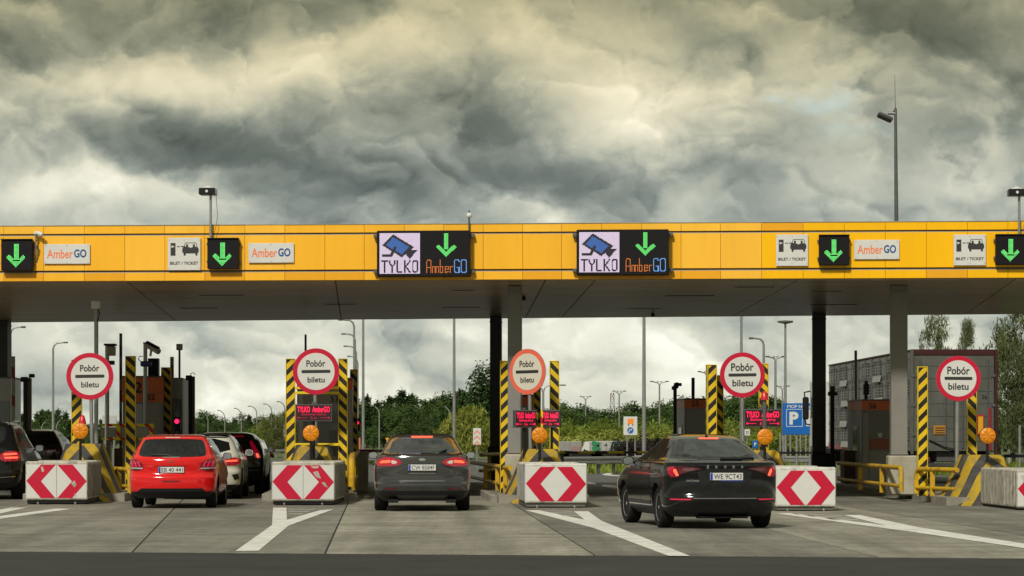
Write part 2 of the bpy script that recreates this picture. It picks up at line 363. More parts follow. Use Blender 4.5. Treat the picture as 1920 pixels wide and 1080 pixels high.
# concrete plaza: separate slabs with open joints over a dark joint bed
def slabmat(name, col, d, a):
    m = mat(name, col, 0.82, var=0.30, vs=0.55, dirt=d, da=a, ds=0.33, bump=0.35, bs=22, world=True, stretch=(1.0, 0.5, 1))
    t = m.node_tree; b = t.nodes['Principled BSDF']; src = b.inputs['Base Color'].links[0].from_socket     # long tyre and drag streaks and grain
    gp = t.nodes.new('ShaderNodeNewGeometry'); mp = t.nodes.new('ShaderNodeMapping'); mp.inputs['Scale'].default_value = (1.8, 0.05, 1); mp.inputs['Rotation'].default_value = (0, 0, R(-2.6)); t.links.new(gp.outputs['Position'], mp.inputs[0])
    for sc_, lo, hi, k in ((1.0, 0.35, 0.75, 0.30), (None, 0.3, 0.72, 0.25)):
        n = t.nodes.new('ShaderNodeTexNoise'); n.inputs['Detail'].default_value = 8; n.inputs['Roughness'].default_value = 0.7
        if sc_: t.links.new(mp.outputs[0], n.inputs['Vector']); n.inputs['Scale'].default_value = sc_
        else:
            m2 = t.nodes.new('ShaderNodeMapping'); m2.inputs['Scale'].default_value = (1, 0.35, 1); t.links.new(gp.outputs['Position'], m2.inputs[0]); t.links.new(m2.outputs[0], n.inputs['Vector']); n.inputs['Scale'].default_value = 7
        r = t.nodes.new('ShaderNodeMapRange'); t.links.new(n.outputs['Fac'], r.inputs[0]); r.inputs[1].default_value = lo; r.inputs[2].default_value = hi; r.inputs[3].default_value = 1 + k * 0.6; r.inputs[4].default_value = 1 - k
        x = t.nodes.new('ShaderNodeMix'); x.data_type = 'RGBA'; x.blend_type = 'MULTIPLY'; x.inputs['Factor'].default_value = 1; t.links.new(src, x.inputs['A']); t.links.new(r.outputs[0], x.inputs['B']); src = x.outputs['Result']
    # tyre tracks worn along the lanes
    sp = t.nodes.new('ShaderNodeSeparateXYZ'); t.links.new(gp.outputs['Position'], sp.inputs[0])
    def mm(op, a, b_=None, c=None):
        n = t.nodes.new('ShaderNodeMath'); n.operation = op
        for i, v in enumerate((a, b_, c)):
            if v is None: continue
            if isinstance(v, (int, float)): n.inputs[i].default_value = v
            else: t.links.new(v, n.inputs[i])
        return n.outputs[0]
    u_ = mm('MULTIPLY_ADD', sp.outputs[1], .045, sp.outputs[0]); u_ = mm('MULTIPLY_ADD', u_, 1 / 5.02, (1.8 - .045 * 56) / 5.02 + .5 + 10)
    d_ = mm('MULTIPLY', mm('ABSOLUTE', mm('SUBTRACT', mm('FRACT', u_), .5)), 5.02); e_ = mm('DIVIDE', mm('SUBTRACT', d_, .76), .24); tr = mm('POWER', .37, mm('MULTIPLY', e_, e_))
    oil = mm('MULTIPLY', mm('POWER', .37, mm('MULTIPLY', mm('DIVIDE', d_, .30), mm('DIVIDE', d_, .30))), .6)
    nz = t.nodes.new('ShaderNodeTexNoise'); nz.inputs['Scale'].default_value = 1.6; nz.inputs['Detail'].default_value = 8; nz.inputs['Roughness'].default_value = .75; t.links.new(mp.outputs[0], nz.inputs['Vector'])
    k_ = mm('MULTIPLY', mm('ADD', tr, oil), mm('MULTIPLY', nz.outputs['Fac'], .55)); x = t.nodes.new('ShaderNodeMix'); x.data_type = 'RGBA'; t.links.new(k_, x.inputs['Factor']); t.links.new(src, x.inputs['A']); x.inputs['B'].default_value = (.062, .058, .05, 1); src = x.outputs['Result']
    # cross-brushed texture of the slabs
    m3 = t.nodes.new('ShaderNodeMapping'); m3.inputs['Scale'].default_value = (.22, 1.5, 1); t.links.new(gp.outputs['Position'], m3.inputs[0]); bz = t.nodes.new('ShaderNodeTexNoise'); bz.inputs['Scale'].default_value = 1.0; bz.inputs['Detail'].default_value = 9; bz.inputs['Roughness'].default_value = .78; t.links.new(m3.outputs[0], bz.inputs['Vector'])
    r = t.nodes.new('ShaderNodeMapRange'); t.links.new(bz.outputs['Fac'], r.inputs[0]); r.inputs[1].default_value = .34; r.inputs[2].default_value = .68; r.inputs[3].default_value = 1.28; r.inputs[4].default_value = .66
    x = t.nodes.new('ShaderNodeMix'); x.data_type = 'RGBA'; x.blend_type = 'MULTIPLY'; x.inputs['Factor'].default_value = 1; t.links.new(src, x.inputs['A']); t.links.new(r.outputs[0], x.inputs['B']); src = x.outputs['Result']
    # drips and rubber crumbs
    vz = t.nodes.new('ShaderNodeTexNoise'); vz.inputs['Scale'].default_value = 2.3; vz.inputs['Detail'].default_value = 10; vz.inputs['Roughness'].default_value = .8; t.links.new(gp.outputs['Position'], vz.inputs['Vector'])
    r = t.nodes.new('ShaderNodeMapRange'); t.links.new(vz.outputs['Fac'], r.inputs[0]); r.inputs[1].default_value = .57; r.inputs[2].default_value = .68; r.inputs[4].default_value = .8
    x = t.nodes.new('ShaderNodeMix'); x.data_type = 'RGBA'; t.links.new(r.outputs[0], x.inputs['Factor']); t.links.new(src, x.inputs['A']); x.inputs['B'].default_value = (.045, .042, .038, 1); src = x.outputs['Result']
    t.links.new(src, b.inputs['Base Color']); return m
SLABM = [slabmat('plaza_concrete', (0.25, 0.236, 0.185), (0.12, 0.11, 0.085), 0.6), slabmat('plaza_concrete_worn', (0.180, 0.172, 0.140), (0.07, 0.066, 0.058), 0.8),
         slabmat('plaza_concrete_brown', (0.21, 0.196, 0.16), (0.095, 0.085, 0.068), 0.8)]
mjoint = mat('joint_bed', (0.035, 0.032, 0.028), 0.95, var=0.2)
plaza = ground_sheet('toll_plaza_pavement', [-40, 0, 34], [36.3, 80], -0.012, mjoint)
LINES = [(-22.3, -.09), (-19, -.09), (-15.7, -.09), (-12.5, -.09), (-9.2, -.09), (-6.04, -.0926), (-2.97, -.046), (.42, -.039), (3.75, -.04), (7.1, -.04), (10.4, -.04), (13.7, -.04), (17.2, -.04), (20.5, -.04)]
COLM = [0, 2, 0, 1, 2, 1, 0, 1, 0, 1, 0, 0, 0]
ROWS = [36.4, 42.2, 48.1, 54.0, 60.0, 66.0, 72.0, 78.0]
for i in range(len(LINES) - 1):
    for j in range(len(ROWS) - 1):
        (xa, ka), (xb, kb) = LINES[i], LINES[i + 1]; g = 0.014; y0, y1 = ROWS[j] + (g if j else 0), ROWS[j + 1] - g; fy = (lambda x: max(33.0, min(37.6, 35.2 - .163 * x))) if j == 0 else (lambda x: y0); ya_, yb_ = fy(xa - ka * 14.5), fy(xb - kb * 14.5)
        q = [(xa + ka * (ya_ - 50) + g, ya_), (xb + kb * (yb_ - 50) - g, yb_), (xb + kb * (y1 - 50) - g, y1), (xa + ka * (y1 - 50) + g, y1)]
        b = MB(); dz = random.uniform(-.0015, .0015); b.slab(q, -0.011, dz)
        b.build('slab', SLABM[COLM[i]], plaza)
# painted road markings
mpaint = mat('road_paint_white', (0.66, 0.65, 0.60), 0.7, var=0.15, vs=3, dirt=(0.25, 0.235, 0.20), da=0.75, ds=2.2, bump=0.2, bs=40, world=True)
mpaintw = mat('road_paint_worn', (0.36, 0.35, 0.31), 0.8, var=0.3, vs=3, dirt=(0.2, 0.19, 0.16), da=0.9, ds=2.5, world=True)
def marking(polys, label, m=mpaint, z=0.0045, hatch=()):
    r = None
    for k, p in enumerate(polys):
        b = MB(); q = [G(*a) for a in p]; n = len(q); bm = bmesh.new(); vs = [bm.verts.new((x, y, gz(y) + z)) for x, y in q]; bm.faces.new(vs); bmesh.ops.triangulate(bm, faces=bm.faces)
        me = bpy.data.meshes.new('road_marking'); bm.to_mesh(me); bm.free(); me.materials.append(m)
        if r is None: r = tag(link('road_marking', me), label, 'road marking', 'white gore markings ahead of the islands')
        else: link('stroke', me, r)
    for (a, bb, c, dd) in hatch:
        me = bpy.data.meshes.new('hatch_stroke'); q = [G(*a), G(*bb), G(*c), G(*dd)]; me.from_pydata([(x, y, gz(y) + z) for x, y in q], [], [(0, 1, 2, 3)]); me.materials.append(mpaintw); link('hatch_stroke', me, r)
marking([[(512, 952), (537, 952), (538, 975), (600, 957), (626, 955), (541, 986), (485, 1033), (441, 1034), (510, 985)]], 'white Y-shaped road marking in front of the block with the torn red arrow',
        hatch=[((541, 955), (592, 955), (590, 956.2), (541, 956.2)), ((541, 958.5), (583, 958.5), (578, 960), (541, 960)), ((541, 963), (570, 963), (564, 964.6), (541, 964.6))])
marking([[(985, 957), (1012, 957), (1096, 975), (1076, 959), (1103, 959), (1128, 977), (1294, 1043), (1254, 1043), (1112, 990)]], 'white Y-shaped road marking trailing towards the black liftback with the WE plate',
        hatch=[((1018, 957.5), (1072, 958.5), (1074, 960), (1024, 959)), ((1032, 961), (1078, 962), (1081, 963.6), (1040, 963)), ((1050, 965.6), (1083, 966.3), (1086, 968), (1058, 967.4))])
marking([[(1455, 963), (1480, 962.4), (1660, 985.5), (1582, 966), (1612, 966), (1722, 989), (1960, 1026), (1960, 1034), (1702, 996.5)]], 'long white Y-shaped road marking in front of the clean white block beside the leaning grey column',
        hatch=[((1485, 963.5), (1576, 966.2), (1584, 968), (1494, 965)), ((1510, 967), (1590, 969.6), (1598, 971.6), (1524, 969)), ((1545, 972), (1606, 974), (1616, 976.4), (1560, 974.4))])
marking([[(-50, 966), (20, 952), (50, 952), (-50, 974)], [(-50, 974.5), (104, 954), (133, 954.6), (-50, 980)]], 'white forked road marking in front of the dirty block beside the black estate')
marking([[(1098, 901), (1165, 911.5), (1195, 917), (1195, 922), (1160, 917), (1098, 905)]], 'thin white lane line on the road beyond the booths', z=-0.004)
marking([[(1128, 880.4), (1138, 877.4), (1162, 875.6), (1185, 875.8), (1160, 877.2), (1148, 878.6), (1143, 880.6), (1152, 883), (1185, 885), (1185, 886.4), (1150, 885), (1134, 883)]], 'small curved white hook marking on the far road beyond the barrier', z=-0.004)

# ================================================================== TRAFFIC ISLANDS
AX = -0.045                      # lane direction: x change per metre of depth
ARZ = math.atan(-AX)
mcurb = M['concrete']
mtop = mat('island_paving', (0.19, 0.18, 0.15), 0.9, var=0.3, vs=1.5, dirt=(0.06, 0.055, 0.045), da=0.7, ds=1.2, world=True)
ISL = [('one', -9.85, 64.0), ('two', -4.55, 64.0), ('three', .52, 62.4), ('four', 5.45, 62.4), ('five', 10.15, 61.0), ('nought', -15.2, 64)]
for nm, x0, D0 in ISL:
    o = tag(MB().cbox(-0.86, 0.86, 0.02, 17.0, -0.02, 0.14, 0.02).build('traffic_island', mtop, None, (x0, D0, 0), ARZ), kind='structure')
    for k in range(17):
        for sx in (-1, 1):
            MB().cbox(min(sx * 0.865, sx * 1.0), max(sx * 0.865, sx * 1.0), k + 0.008, k + 0.992, -0.02, 0.15 + random.uniform(-.004, .004), 0.015).build('kerb_stone', mcurb, o)
    MB().cbox(-1.0, 1.0, -0.14, -0.008, -0.02, 0.15, 0.015).build('kerb_stone', mcurb, o)

# ================================================================== CANOPY
H0, H1 = 4.85, 6.07
PA = Vector((-960 * 63.8 / F, 63.8)); PB = Vector((960 * 62.3 / F, 62.3)); EX = (PB - PA).normalized(); EY = Vector((-EX.y, EX.x)); CRZ = math.atan2(EX.y, EX.x)
def cl(px):                                   # local x on the fascia line under a pixel column
    t = (px - CXP) / F; return (t * PA.y - PA.x) / (EX.x - t * EX.y)
def cw(lx, ly): return PA + EX * lx + EY * ly
RA = Vector((-960 * 86.5 / F, 86.5)); RB = Vector((960 * 80.4 / F, 80.4))
def rear_local(px):
    t = (px - CXP) / F; e = (RB - RA); l = (t * RA.y - RA.x) / (e.x - t * e.y); p = RA + e * l - PA
    return (p.dot(EX), p.dot(EY))
canopy = thing('toll_canopy', 'long amber yellow toll plaza canopy with brown soffit over all lanes', 'canopy', (PA.x, PA.y, 0), CRZ)
def fasc(name, c, rough=0.32): return mat(name, c, rough, 0.0, spec=.3, var=0.05, vs=0.7, dirt=(c[0] * .6, c[1] * .52, c[2] * .5 + .01), da=0.16, ds=2.2, stretch=(1.6, 1, 0.16))
FM = [fasc('fascia_amber', s(240, 178, 44)), fasc('fascia_amber_pale', s(242, 184, 58)), fasc('fascia_yellow', s(242, 182, 6)), fasc('fascia_ochre', s(228, 162, 32))]
seams = [-218, -143, -68, 7, 82, 158, 234, 309, 384, 459, 534, 609, 683, 758, 832, 906, 980, 1053, 1128, 1203, 1277, 1351, 1428, 1506, 1583, 1660, 1737, 1814, 1890, 1966, 2042, 2118]
BANDS = [(H1 - .172, H1), (H1 - .985, H1 - .222), (H0 + .004, H1 - 1.04)]
for i in range(len(seams) - 1):
    xa, xb = cl(seams[i]) + .003, cl(seams[i + 1]) - .003
    for bi, (za, zb) in enumerate(BANDS):
        if seams[i] >= 1428: k = 2
        elif seams[i] >= 1277: k = 1
        else: k = random.choice([0, 0, 0, 1])
        if bi == 2 and random.random() < 0.35: k = 3
        if bi == 0 and seams[i] in (1277, 1351, 1428): k = random.choice([1, 2, 3])
        dy = random.uniform(-.003, .003)
        MB().cbox(xa, xb, dy, .06, za, zb, .004).build('fascia_panel', FM[k], canopy)
mgroove = mat('groove_trim', (0.10, 0.085, 0.055), 0.6, var=0.2)
mgrey = mat('groove_flashing', (0.30, 0.28, 0.22), 0.5, var=0.15)
x0, x1 = cl(-218), cl(2118)
MB().box(x0, x1, .065, .5, H0 + .01, H1 - .02).build('frame', mgroove, canopy)
for za in (H1 - .222, H1 - 1.04): MB().box(x0, x1, .03, .064, za + .001, za + .022).build('flashing', mgrey, canopy)
MB().cbox(x0, x1, -.012, .07, H1 + .002, H1 + .022, .004).build('coping', mgrey, canopy)
# soffit bays with open seams, plank ribs in the material
msof = mat('soffit_planks', (0.46, 0.325, 0.17), 0.30, 0.0, spec=0.35, var=0.22, vs=0.6, dirt=(0.06, 0.045, 0.03), da=0.5, ds=0.5, stretch=(0.25, 1.5, 1))
t = msof.node_tree; w = t.nodes.new('ShaderNodeTexWave'); w.wave_type = 'BANDS'; w.bands_direction = 'Y'; w.inputs['Scale'].default_value = 1.3; w.inputs['Distortion'].default_value = 0.15
t.links.new(t.nodes.new('ShaderNodeTexCoord').outputs['Object'], w.inputs['Vector']); bp = t.nodes.new('ShaderNodeBump'); bp.inputs['Strength'].default_value = 0.35; bp.inputs['Distance'].default_value = 0.02
t.links.new(w.outputs['Fac'], bp.inputs['Height']); t.links.new(bp.outputs[0], t.nodes['Principled BSDF'].inputs['Normal'])
msof2 = msof.copy(); msof2.name = 'soffit_planks_grey'
for n in msof2.node_tree.nodes:
    if n.type == 'MIX' and n.blend_type == 'MULTIPLY': n.inputs['A'].default_value = (0.38, 0.30, 0.19, 1)
bays = [(-218, -120), (238, 330), (628, 640), (1022, 985), (1115, 1053), (1497, 1373), (1905, 1810), (2118, 2010)]
for i in range(len(bays) - 1):
    f0, r0 = bays[i]; f1, r1 = bays[i + 1]
    a0, a1 = (cl(f0), .09), (cl(f1), .09); b0, b1 = rear_local(r0), rear_local(r1)
    for k in range(4):
        u, v = k / 4, (k + 1) / 4 ; g = .012
        lp = lambda p, q, w_: (p[0] + (q[0] - p[0]) * w_, p[1] + (q[1] - p[1]) * w_)
        p0, p1, p2, p3 = lp(a0, b0, u), lp(a1, b1, u), lp(a1, b1, v), lp(a0, b0, v)
        MB().slab([(p0[0] + g, p0[1] + g * .3), (p1[0] - g, p1[1] + g * .3), (p2[0] - g, p2[1] - g * .3), (p3[0] + g, p3[1] - g * .3)], H0 - .02 + random.uniform(-.002, .002), H0 + .008).build('soffit_panel', msof2 if i >= 3 else msof, canopy)
ra, rb = rear_local(-218), rear_local(2118)
for (px, dd, ln) in ((330, 6, 1.1), (520, 11, .8), (840, 4, .5), (1290, 7, 1.2), (1420, 3, .9), (1570, 5, .7), (1610, 12, 1.2), (770, 13, 1.0), (1180, 14, .9), (180, 13, 1.0)):
    lx = cl(px); MB().cbox(lx - ln / 2, lx + ln / 2, dd, dd + .06, H0 - .034, H0 - .0225, .004).build('soffit_slot', mgroove, canopy)
mroof = mat('roof_membrane', (0.14, 0.13, 0.11), 0.8, var=0.2)
MB().slab([(x0, .51), (x1, .51), rb, ra], H0 + .03, H1 - .06).build('roof_deck', mroof, canopy)
MB().slab([(x0, .10), (x1, .10), rb, ra], H0 + .009, H0 + .028).build('ceiling_void', mat('void_black', (0.015, 0.012, 0.01), 0.9, var=0.1), canopy)
MB().slab([(ra[0], ra[1] + .003), (rb[0], rb[1] + .003), (rb[0], rb[1] + .08), (ra[0], ra[1] + .08)], H0 - .025, H1).build('rear_fascia', FM[0], canopy)
# columns
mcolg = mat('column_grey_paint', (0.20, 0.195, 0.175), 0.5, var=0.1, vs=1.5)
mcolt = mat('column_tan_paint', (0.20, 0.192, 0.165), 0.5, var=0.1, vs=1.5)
mcold = mat('column_shade_dark', (0.022, 0.021, 0.02), 0.55, var=0.2)  # near black puts the backlit shade of the rear columns into the colour
mcream = mat('plinth_cream_concrete', (0.37, 0.345, 0.265), 0.85, var=0.1, dirt=(0.2, 0.18, 0.13), da=0.6, ds=2.5, bump=0.2)
def column(px, D, w, dpt, pw, ph, m, mp_, label, pdx=0.0):
    o = thing('canopy_column', label, 'column', (X(px, D), D, 0), CRZ)
    MB().cbox(-w / 2, w / 2, -dpt / 2, dpt / 2, ph, H0 - .03, .012).build('shaft', m, o)
    for zz in (ph + .02, H0 - .2): MB().cbox(-w / 2 - .015, w / 2 + .015, -dpt / 2 - .015, dpt / 2 + .015, zz, zz + .025, .004).build('collar_plate', m, o)
    MB().cbox(-pw / 2 + pdx, pw / 2 + pdx, -.42, .42, .10, ph - .002, .03).build('plinth', mp_, o)
    return o
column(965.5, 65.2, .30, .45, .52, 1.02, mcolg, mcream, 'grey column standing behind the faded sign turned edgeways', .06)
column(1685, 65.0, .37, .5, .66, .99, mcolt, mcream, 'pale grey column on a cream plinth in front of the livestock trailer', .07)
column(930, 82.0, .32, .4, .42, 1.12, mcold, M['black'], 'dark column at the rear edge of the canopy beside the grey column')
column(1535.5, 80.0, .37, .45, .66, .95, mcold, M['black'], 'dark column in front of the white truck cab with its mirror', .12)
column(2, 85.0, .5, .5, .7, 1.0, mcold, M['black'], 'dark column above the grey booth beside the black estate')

# ---------------------------------------------------------------- signs and gear on the fascia
def onf(px, D=None): return cl(px)
def fz(py, px):                                # height on the fascia plane
    p = cw(cl(px), 0); return CH + (HYP - py) * p.y / F
def fthing(name, label, cat, px, py, out=0.0, group=None):
    lx = cl(px); p = cw(lx, -out); return thing(name, label, cat, (p.x, p.y, fz(py, px)), CRZ, group)
def pscale(px): return cw(cl(px), 0).y / F     # metres per photo pixel there

def raster(w, h, items):
    """items: (material index, kind, data); returns dict (i,j)->mat"""
    out = {}
    def inside(poly, x, y):
        c = False; n = len(poly)
        for i in range(n):
            x1, y1 = poly[i]; x2, y2 = poly[i - 1]
            if (y1 > y) != (y2 > y) and x < (x2 - x1) * (y - y1) / (y2 - y1) + x1: c = not c
        return c
    def near(path, x, y, th):
        for (x1, y1), (x2, y2) in zip(path, path[1:]):
            dx, dy = x2 - x1, y2 - y1; l2 = dx * dx + dy * dy or 1e-9; t_ = max(0, min(1, ((x - x1) * dx + (y - y1) * dy) / l2))
            if (x - x1 - t_ * dx) ** 2 + (y - y1 - t_ * dy) ** 2 <= th * th: return True
        return False
    for (mi, kind, dat, ext) in items:
        for j in range(h):
            for i in range(w):
                x, y = ext[0] + (i + .5) * ext[2], ext[1] + (j + .5) * ext[2]
                if (kind == 'poly' and inside(dat, x, y)) or (kind == 'line' and any(near(p, x, y, dat[1]) for p in dat[0])): out[i, j] = mi
    return out
def led_matrix(cells, pitch, x0, z0, y, fill=0.8):
    b = {}
    for (i, j), mi in cells.items():
        if mi < 0: continue
        xa = x0 + i * pitch; za = z0 - (j + 1) * pitch; q = pitch * fill; b.setdefault(mi, MB()).add([(xa, y, za), (xa + q, y, za), (xa + q, y, za + q), (xa, y, za + q)], [(0, 1, 2, 3)])
    return b
ext_a = (0, 0, 1)
ARROW = raster(24, 24, [(0, 'poly', [(10, 3), (14, 3), (14, 16), (10, 16)], ext_a), (0, 'poly', [(4, 14), (6.4, 11.6), (12, 17.2), (17.6, 11.6), (20, 14), (12, 22)], ext_a)])
for j in (15,):
    for i in range(9, 15): ARROW.pop((i, 16), None)
mbracket = M['steel_dark']
def arrow_box(px0, px1, py0, py1, label):
    pc = (px0 + px1) / 2; k = pscale(pc); w, h = (px1 - px0) * k, (py1 - py0) * k
    o = fthing('lane_signal', label, 'lane signal', pc, (py0 + py1) / 2, .03, 'green arrow lane signals on the fascia')
    MB().cbox(-w / 2, w / 2, -.16, 0, -h / 2, h / 2, .01).build('housing', M['ledface'], o)
    MB().cbox(-w / 2 - .01, w / 2 + .01, -.20, -.165, h / 2 - .012, h / 2 + .006, .003).build('hood', M['black'], o)
    pit = w * .94 / 24
    b = led_matrix(ARROW, pit, -12 * pit, 12 * pit, -.166, .72)[0]; tag(b.build('arrow_leds', M['led_g'], o), kind='stuff')
    for zz in (-h * .3, h * .28):
        for sx in (-1, 1): MB().box(sx * w / 2 - .02 if sx > 0 else -w / 2 - .03, sx * w / 2 + .03 if sx > 0 else -w / 2 + .02, -.06, .03, zz, zz + .05).build('bracket', mbracket, o)
    return o
arrow_box(5.5, 64.5, 449.5, 508, 'green arrow signal beside the white fascia camera')
arrow_box(391, 450, 447.5, 505, 'green arrow signal under the drum floodlight pole beside a ticket plate')
arrow_box(1535, 1591.5, 441.5, 498, 'green arrow signal between a ticket plate and a lettered plate above the dark column')
arrow_box(1865.5, 1922, 440.5, 497, 'green arrow signal at the frame edge above the livestock trailer')
mgo_o = mat('print_orange', s(232, 116, 58), 0.5); mgo_b = mat('print_blue', s(18, 70, 135), 0.5)
def plate(name, label, cat, px0, px1, py0, py1, group):
    pc = (px0 + px1) / 2; k = pscale(pc); w, h = (px1 - px0) * k, (py1 - py0) * k
    o = fthing(name, label, cat, pc, (py0 + py1) / 2, .028, group)
    MB().cbox(-w / 2, w / 2, -.02, .0, -h / 2, h / 2, .006).build('plate', M['signwhite'], o)
    b = MB()
    for ux in (-.46, 0, .46):
        for uz in (-.43, .43): b.lathe([(.008, -.024), (.008, -.019)], 8, 'y', 0, (ux * w, 0, uz * h))
    tag(b.build('rivets', M['steel_dark'], o), kind='stuff')
    return o, w, h
for (a, b_, c, d_, lab) in [(82.5, 170, 458, 495, 'white plate with orange and blue lettering beside the white fascia camera'), (466, 552, 456, 493, 'white plate with orange and blue lettering beside the arrow under the drum floodlight'), (1601.5, 1686, 450, 486.5, 'white plate with orange and blue lettering on the brighter yellow end of the fascia')]:
    o, w, h = plate('fascia_sign', lab, 'sign', a, b_, c, d_, 'orange and blue lettered plates on the fascia')
    text('Amber', w * .56, h * .46, mgo_o, 'lettering', o, (-w * .15, -.0225, h * .01), .012)
    text('GO', w * .27, h * .42, mgo_b, 'lettering', o, (w * .29, -.0225, h * .025), .03)
def u(w, h, x, y): return ((x / 445 - .5) * w, (.5 - y / 445) * h)       # pictogram units of the zoomed plate
for (a, b_, c, d_, lab) in [(315, 377, 446, 507, 'white BILET / TICKET plate beside the arrow under the drum floodlight'), (1455, 1515, 440, 499, 'white BILET / TICKET plate above the dark rear column'), (1788, 1848, 440, 498, 'white BILET / TICKET plate at the far end above the trailer rear')]:
    o, w, h = plate('ticket_sign', lab, 'sign', a, b_, c, d_, 'BILET / TICKET plates on the fascia')
    U = lambda x, y: u(w, h, x, y)
    def pp(pts, name='pictogram', m=M['ink'], y=-.0225): MB().prism([U(*p) for p in pts], y, y + .002).build(name, m, o)
    pp([(38, 72), (105, 72), (105, 245), (38, 245)]); pp([(50, 105), (96, 120), (50, 138)], 'pictogram_arrow', M['signwhite'], -.0245)
    pp([(125, 116), (165, 116), (165, 128), (125, 128)]); pp([(178, 114), (235, 114), (235, 128), (178, 128)])
    pp([(197, 150), (210, 128), (235, 122), (292, 130), (312, 140), (330, 130), (390, 122), (408, 132), (420, 152), (420, 195), (400, 215), (215, 215), (197, 195)])
    pp([(213, 210), (245, 210), (243, 240), (230, 250), (217, 240)]); pp([(375, 210), (405, 210), (402, 240), (390, 250), (377, 240)])
    for cx in (262, 355): pp([(cx + 15 * math.cos(q * .785), 100 + 15 * math.sin(q * .785)) for q in range(8)]); pp([(cx - 18, 125), (cx - 12, 110), (cx + 12, 110), (cx + 18, 125)])
    for (p, q) in (((222, 122), (240, 70)), ((240, 70), (382, 70)), ((382, 70), (400, 122))):
        dx, dy = q[0] - p[0], q[1] - p[1]; l = math.hypot(dx, dy); nx, ny = -dy / l * 4, dx / l * 4
        pp([(p[0] + nx, p[1] + ny), (q[0] + nx, q[1] + ny), (q[0] - nx, q[1] - ny), (p[0] - nx, p[1] - ny)])
    text('BILET / TICKET', w * .86, h * .095, M['ink'], 'lettering', o, (0, -.0225, (.5 - 348 / 445) * h), .03)
# large variable message signs: 48x48 LED pictogram panel and arrow/lettering field
e1 = (145, 120, 760 / 48)
rr = lambda x0, y0, x1, y1, c: [(x0 + c, y0), (x1 - c, y0), (x1, y0 + c), (x1, y1 - c), (x1 - c, y1), (x0 + c, y1), (x0, y1 - c), (x0, y0 + c), (x0 + c, y0)]
LET = [[(185, 640), (300, 640)], [(243, 640), (243, 855)], [(340, 640), (340, 690), (385, 750), (430, 690), (430, 640)], [(385, 750), (385, 855)], [(478, 640), (478, 845), (560, 845)], [(622, 640), (622, 855)], [(718, 640), (640, 742), (718, 855)], rr(772, 640, 858, 845, 22)]
PIC = raster(48, 48, [(0, 'poly', [(140, 110), (910, 110), (910, 890), (140, 890)], e1), (1, 'poly', [(395, 140), (790, 378), (735, 440), (860, 436), (712, 612), (640, 515), (568, 578), (195, 348)], e1),
    (2, 'poly', [(400, 195), (700, 378), (570, 520), (450, 455), (440, 385), (400, 430), (262, 342)], e1), (1, 'line', ([[(215, 535), (370, 535), (395, 470), (440, 400)]], 27), e1), (1, 'line', (LET, 14), e1)])
PIC = {k: v for k, v in PIC.items() if v != 1}
e2 = (945, 110, 15.8)
AMB = [[(1030, 860), (1030, 660), (1055, 625), (1095, 625), (1118, 660), (1118, 860)], [(1030, 760), (1118, 760)], [(1145, 860), (1145, 745)], [(1145, 750), (1250, 750), (1250, 860)], [(1198, 750), (1198, 860)], [(1283, 620), (1283, 855), (1330, 855), (1338, 800), (1330, 750), (1283, 750)],
       [(1440, 850), (1385, 855), (1375, 800), (1385, 750), (1435, 750), (1438, 795), (1375, 800)], [(1470, 860), (1470, 750), (1515, 750)]]
GOL = [[(1640, 660), (1625, 625), (1565, 625), (1550, 650), (1550, 835), (1570, 855), (1640, 855), (1640, 760), (1600, 760)], rr(1680, 625, 1772, 855, 18)]
FLD = raster(54, 49, [(3, 'poly', [(1352, 122), (1442, 122), (1442, 432), (1352, 432)], e2), (3, 'poly', [(1200, 380), (1248, 336), (1395, 468), (1545, 336), (1594, 380), (1395, 572)], e2), (4, 'line', (AMB, 8.5), e2), (5, 'line', (GOL, 10), e2)])
def vms(px0, px1, py0, py1, label):
    pc = (px0 + px1) / 2; k = pscale(pc); w, h = (px1 - px0) * k, (py1 - py0) * k
    o = fthing('message_board', label, 'message board', pc, (py0 + py1) / 2, .04, 'large message boards on the fascia')
    MB().cbox(-w / 2, w / 2, -.26, 0, -h / 2, h / 2, .012).build('housing', M['ledface'], o)
    kk = w / (1835 - 92)                                     # metres per zoom unit
    xz = lambda x, y: ((x - 963.5) * kk, (503 - y) * kk)
    x0_, z0_ = xz(145, 120); pit = 760 / 48 * kk
    MB().box(x0_ - .004, x0_ + 48 * pit, -.264, -.2605, z0_ - 48 * pit, z0_ + .004).build('pictogram_face', M['led_dk'], o)
    mats = {0: 'led_w', 2: 'led_db', 3: 'led_g', 4: 'led_o', 5: 'led_b'}; nmz = {0: 'background_leds', 2: 'camera_leds', 3: 'arrow_leds', 4: 'lettering_leds', 5: 'lettering_leds'}
    for mi, b in led_matrix(PIC, pit, x0_, z0_, -.266, .80).items(): tag(b.build(nmz[mi], M[mats[mi]], o), kind='stuff')
    x0_, z0_ = xz(945, 110)
    for mi, b in led_matrix(FLD, 15.8 * kk, x0_, z0_, -.264, .72).items(): tag(b.build(nmz[mi], M[mats[mi]], o), kind='stuff')
    for sx in (-1, 1):
        for zz in (h * .36, -h * .42):
            MB().box(min(sx * w / 2, sx * (w / 2 + .09)), max(sx * w / 2, sx * (w / 2 + .09)), -.10, .03, zz, zz + .07).build('bracket', mbracket, o)
vms(709, 883, 434, 519.5, 'wide black message board nearer the globe camera with TYLKO pictogram and green arrow')
vms(1082, 1254, 432, 517, 'wide black message board above the faded sign gap with TYLKO pictogram and green arrow')

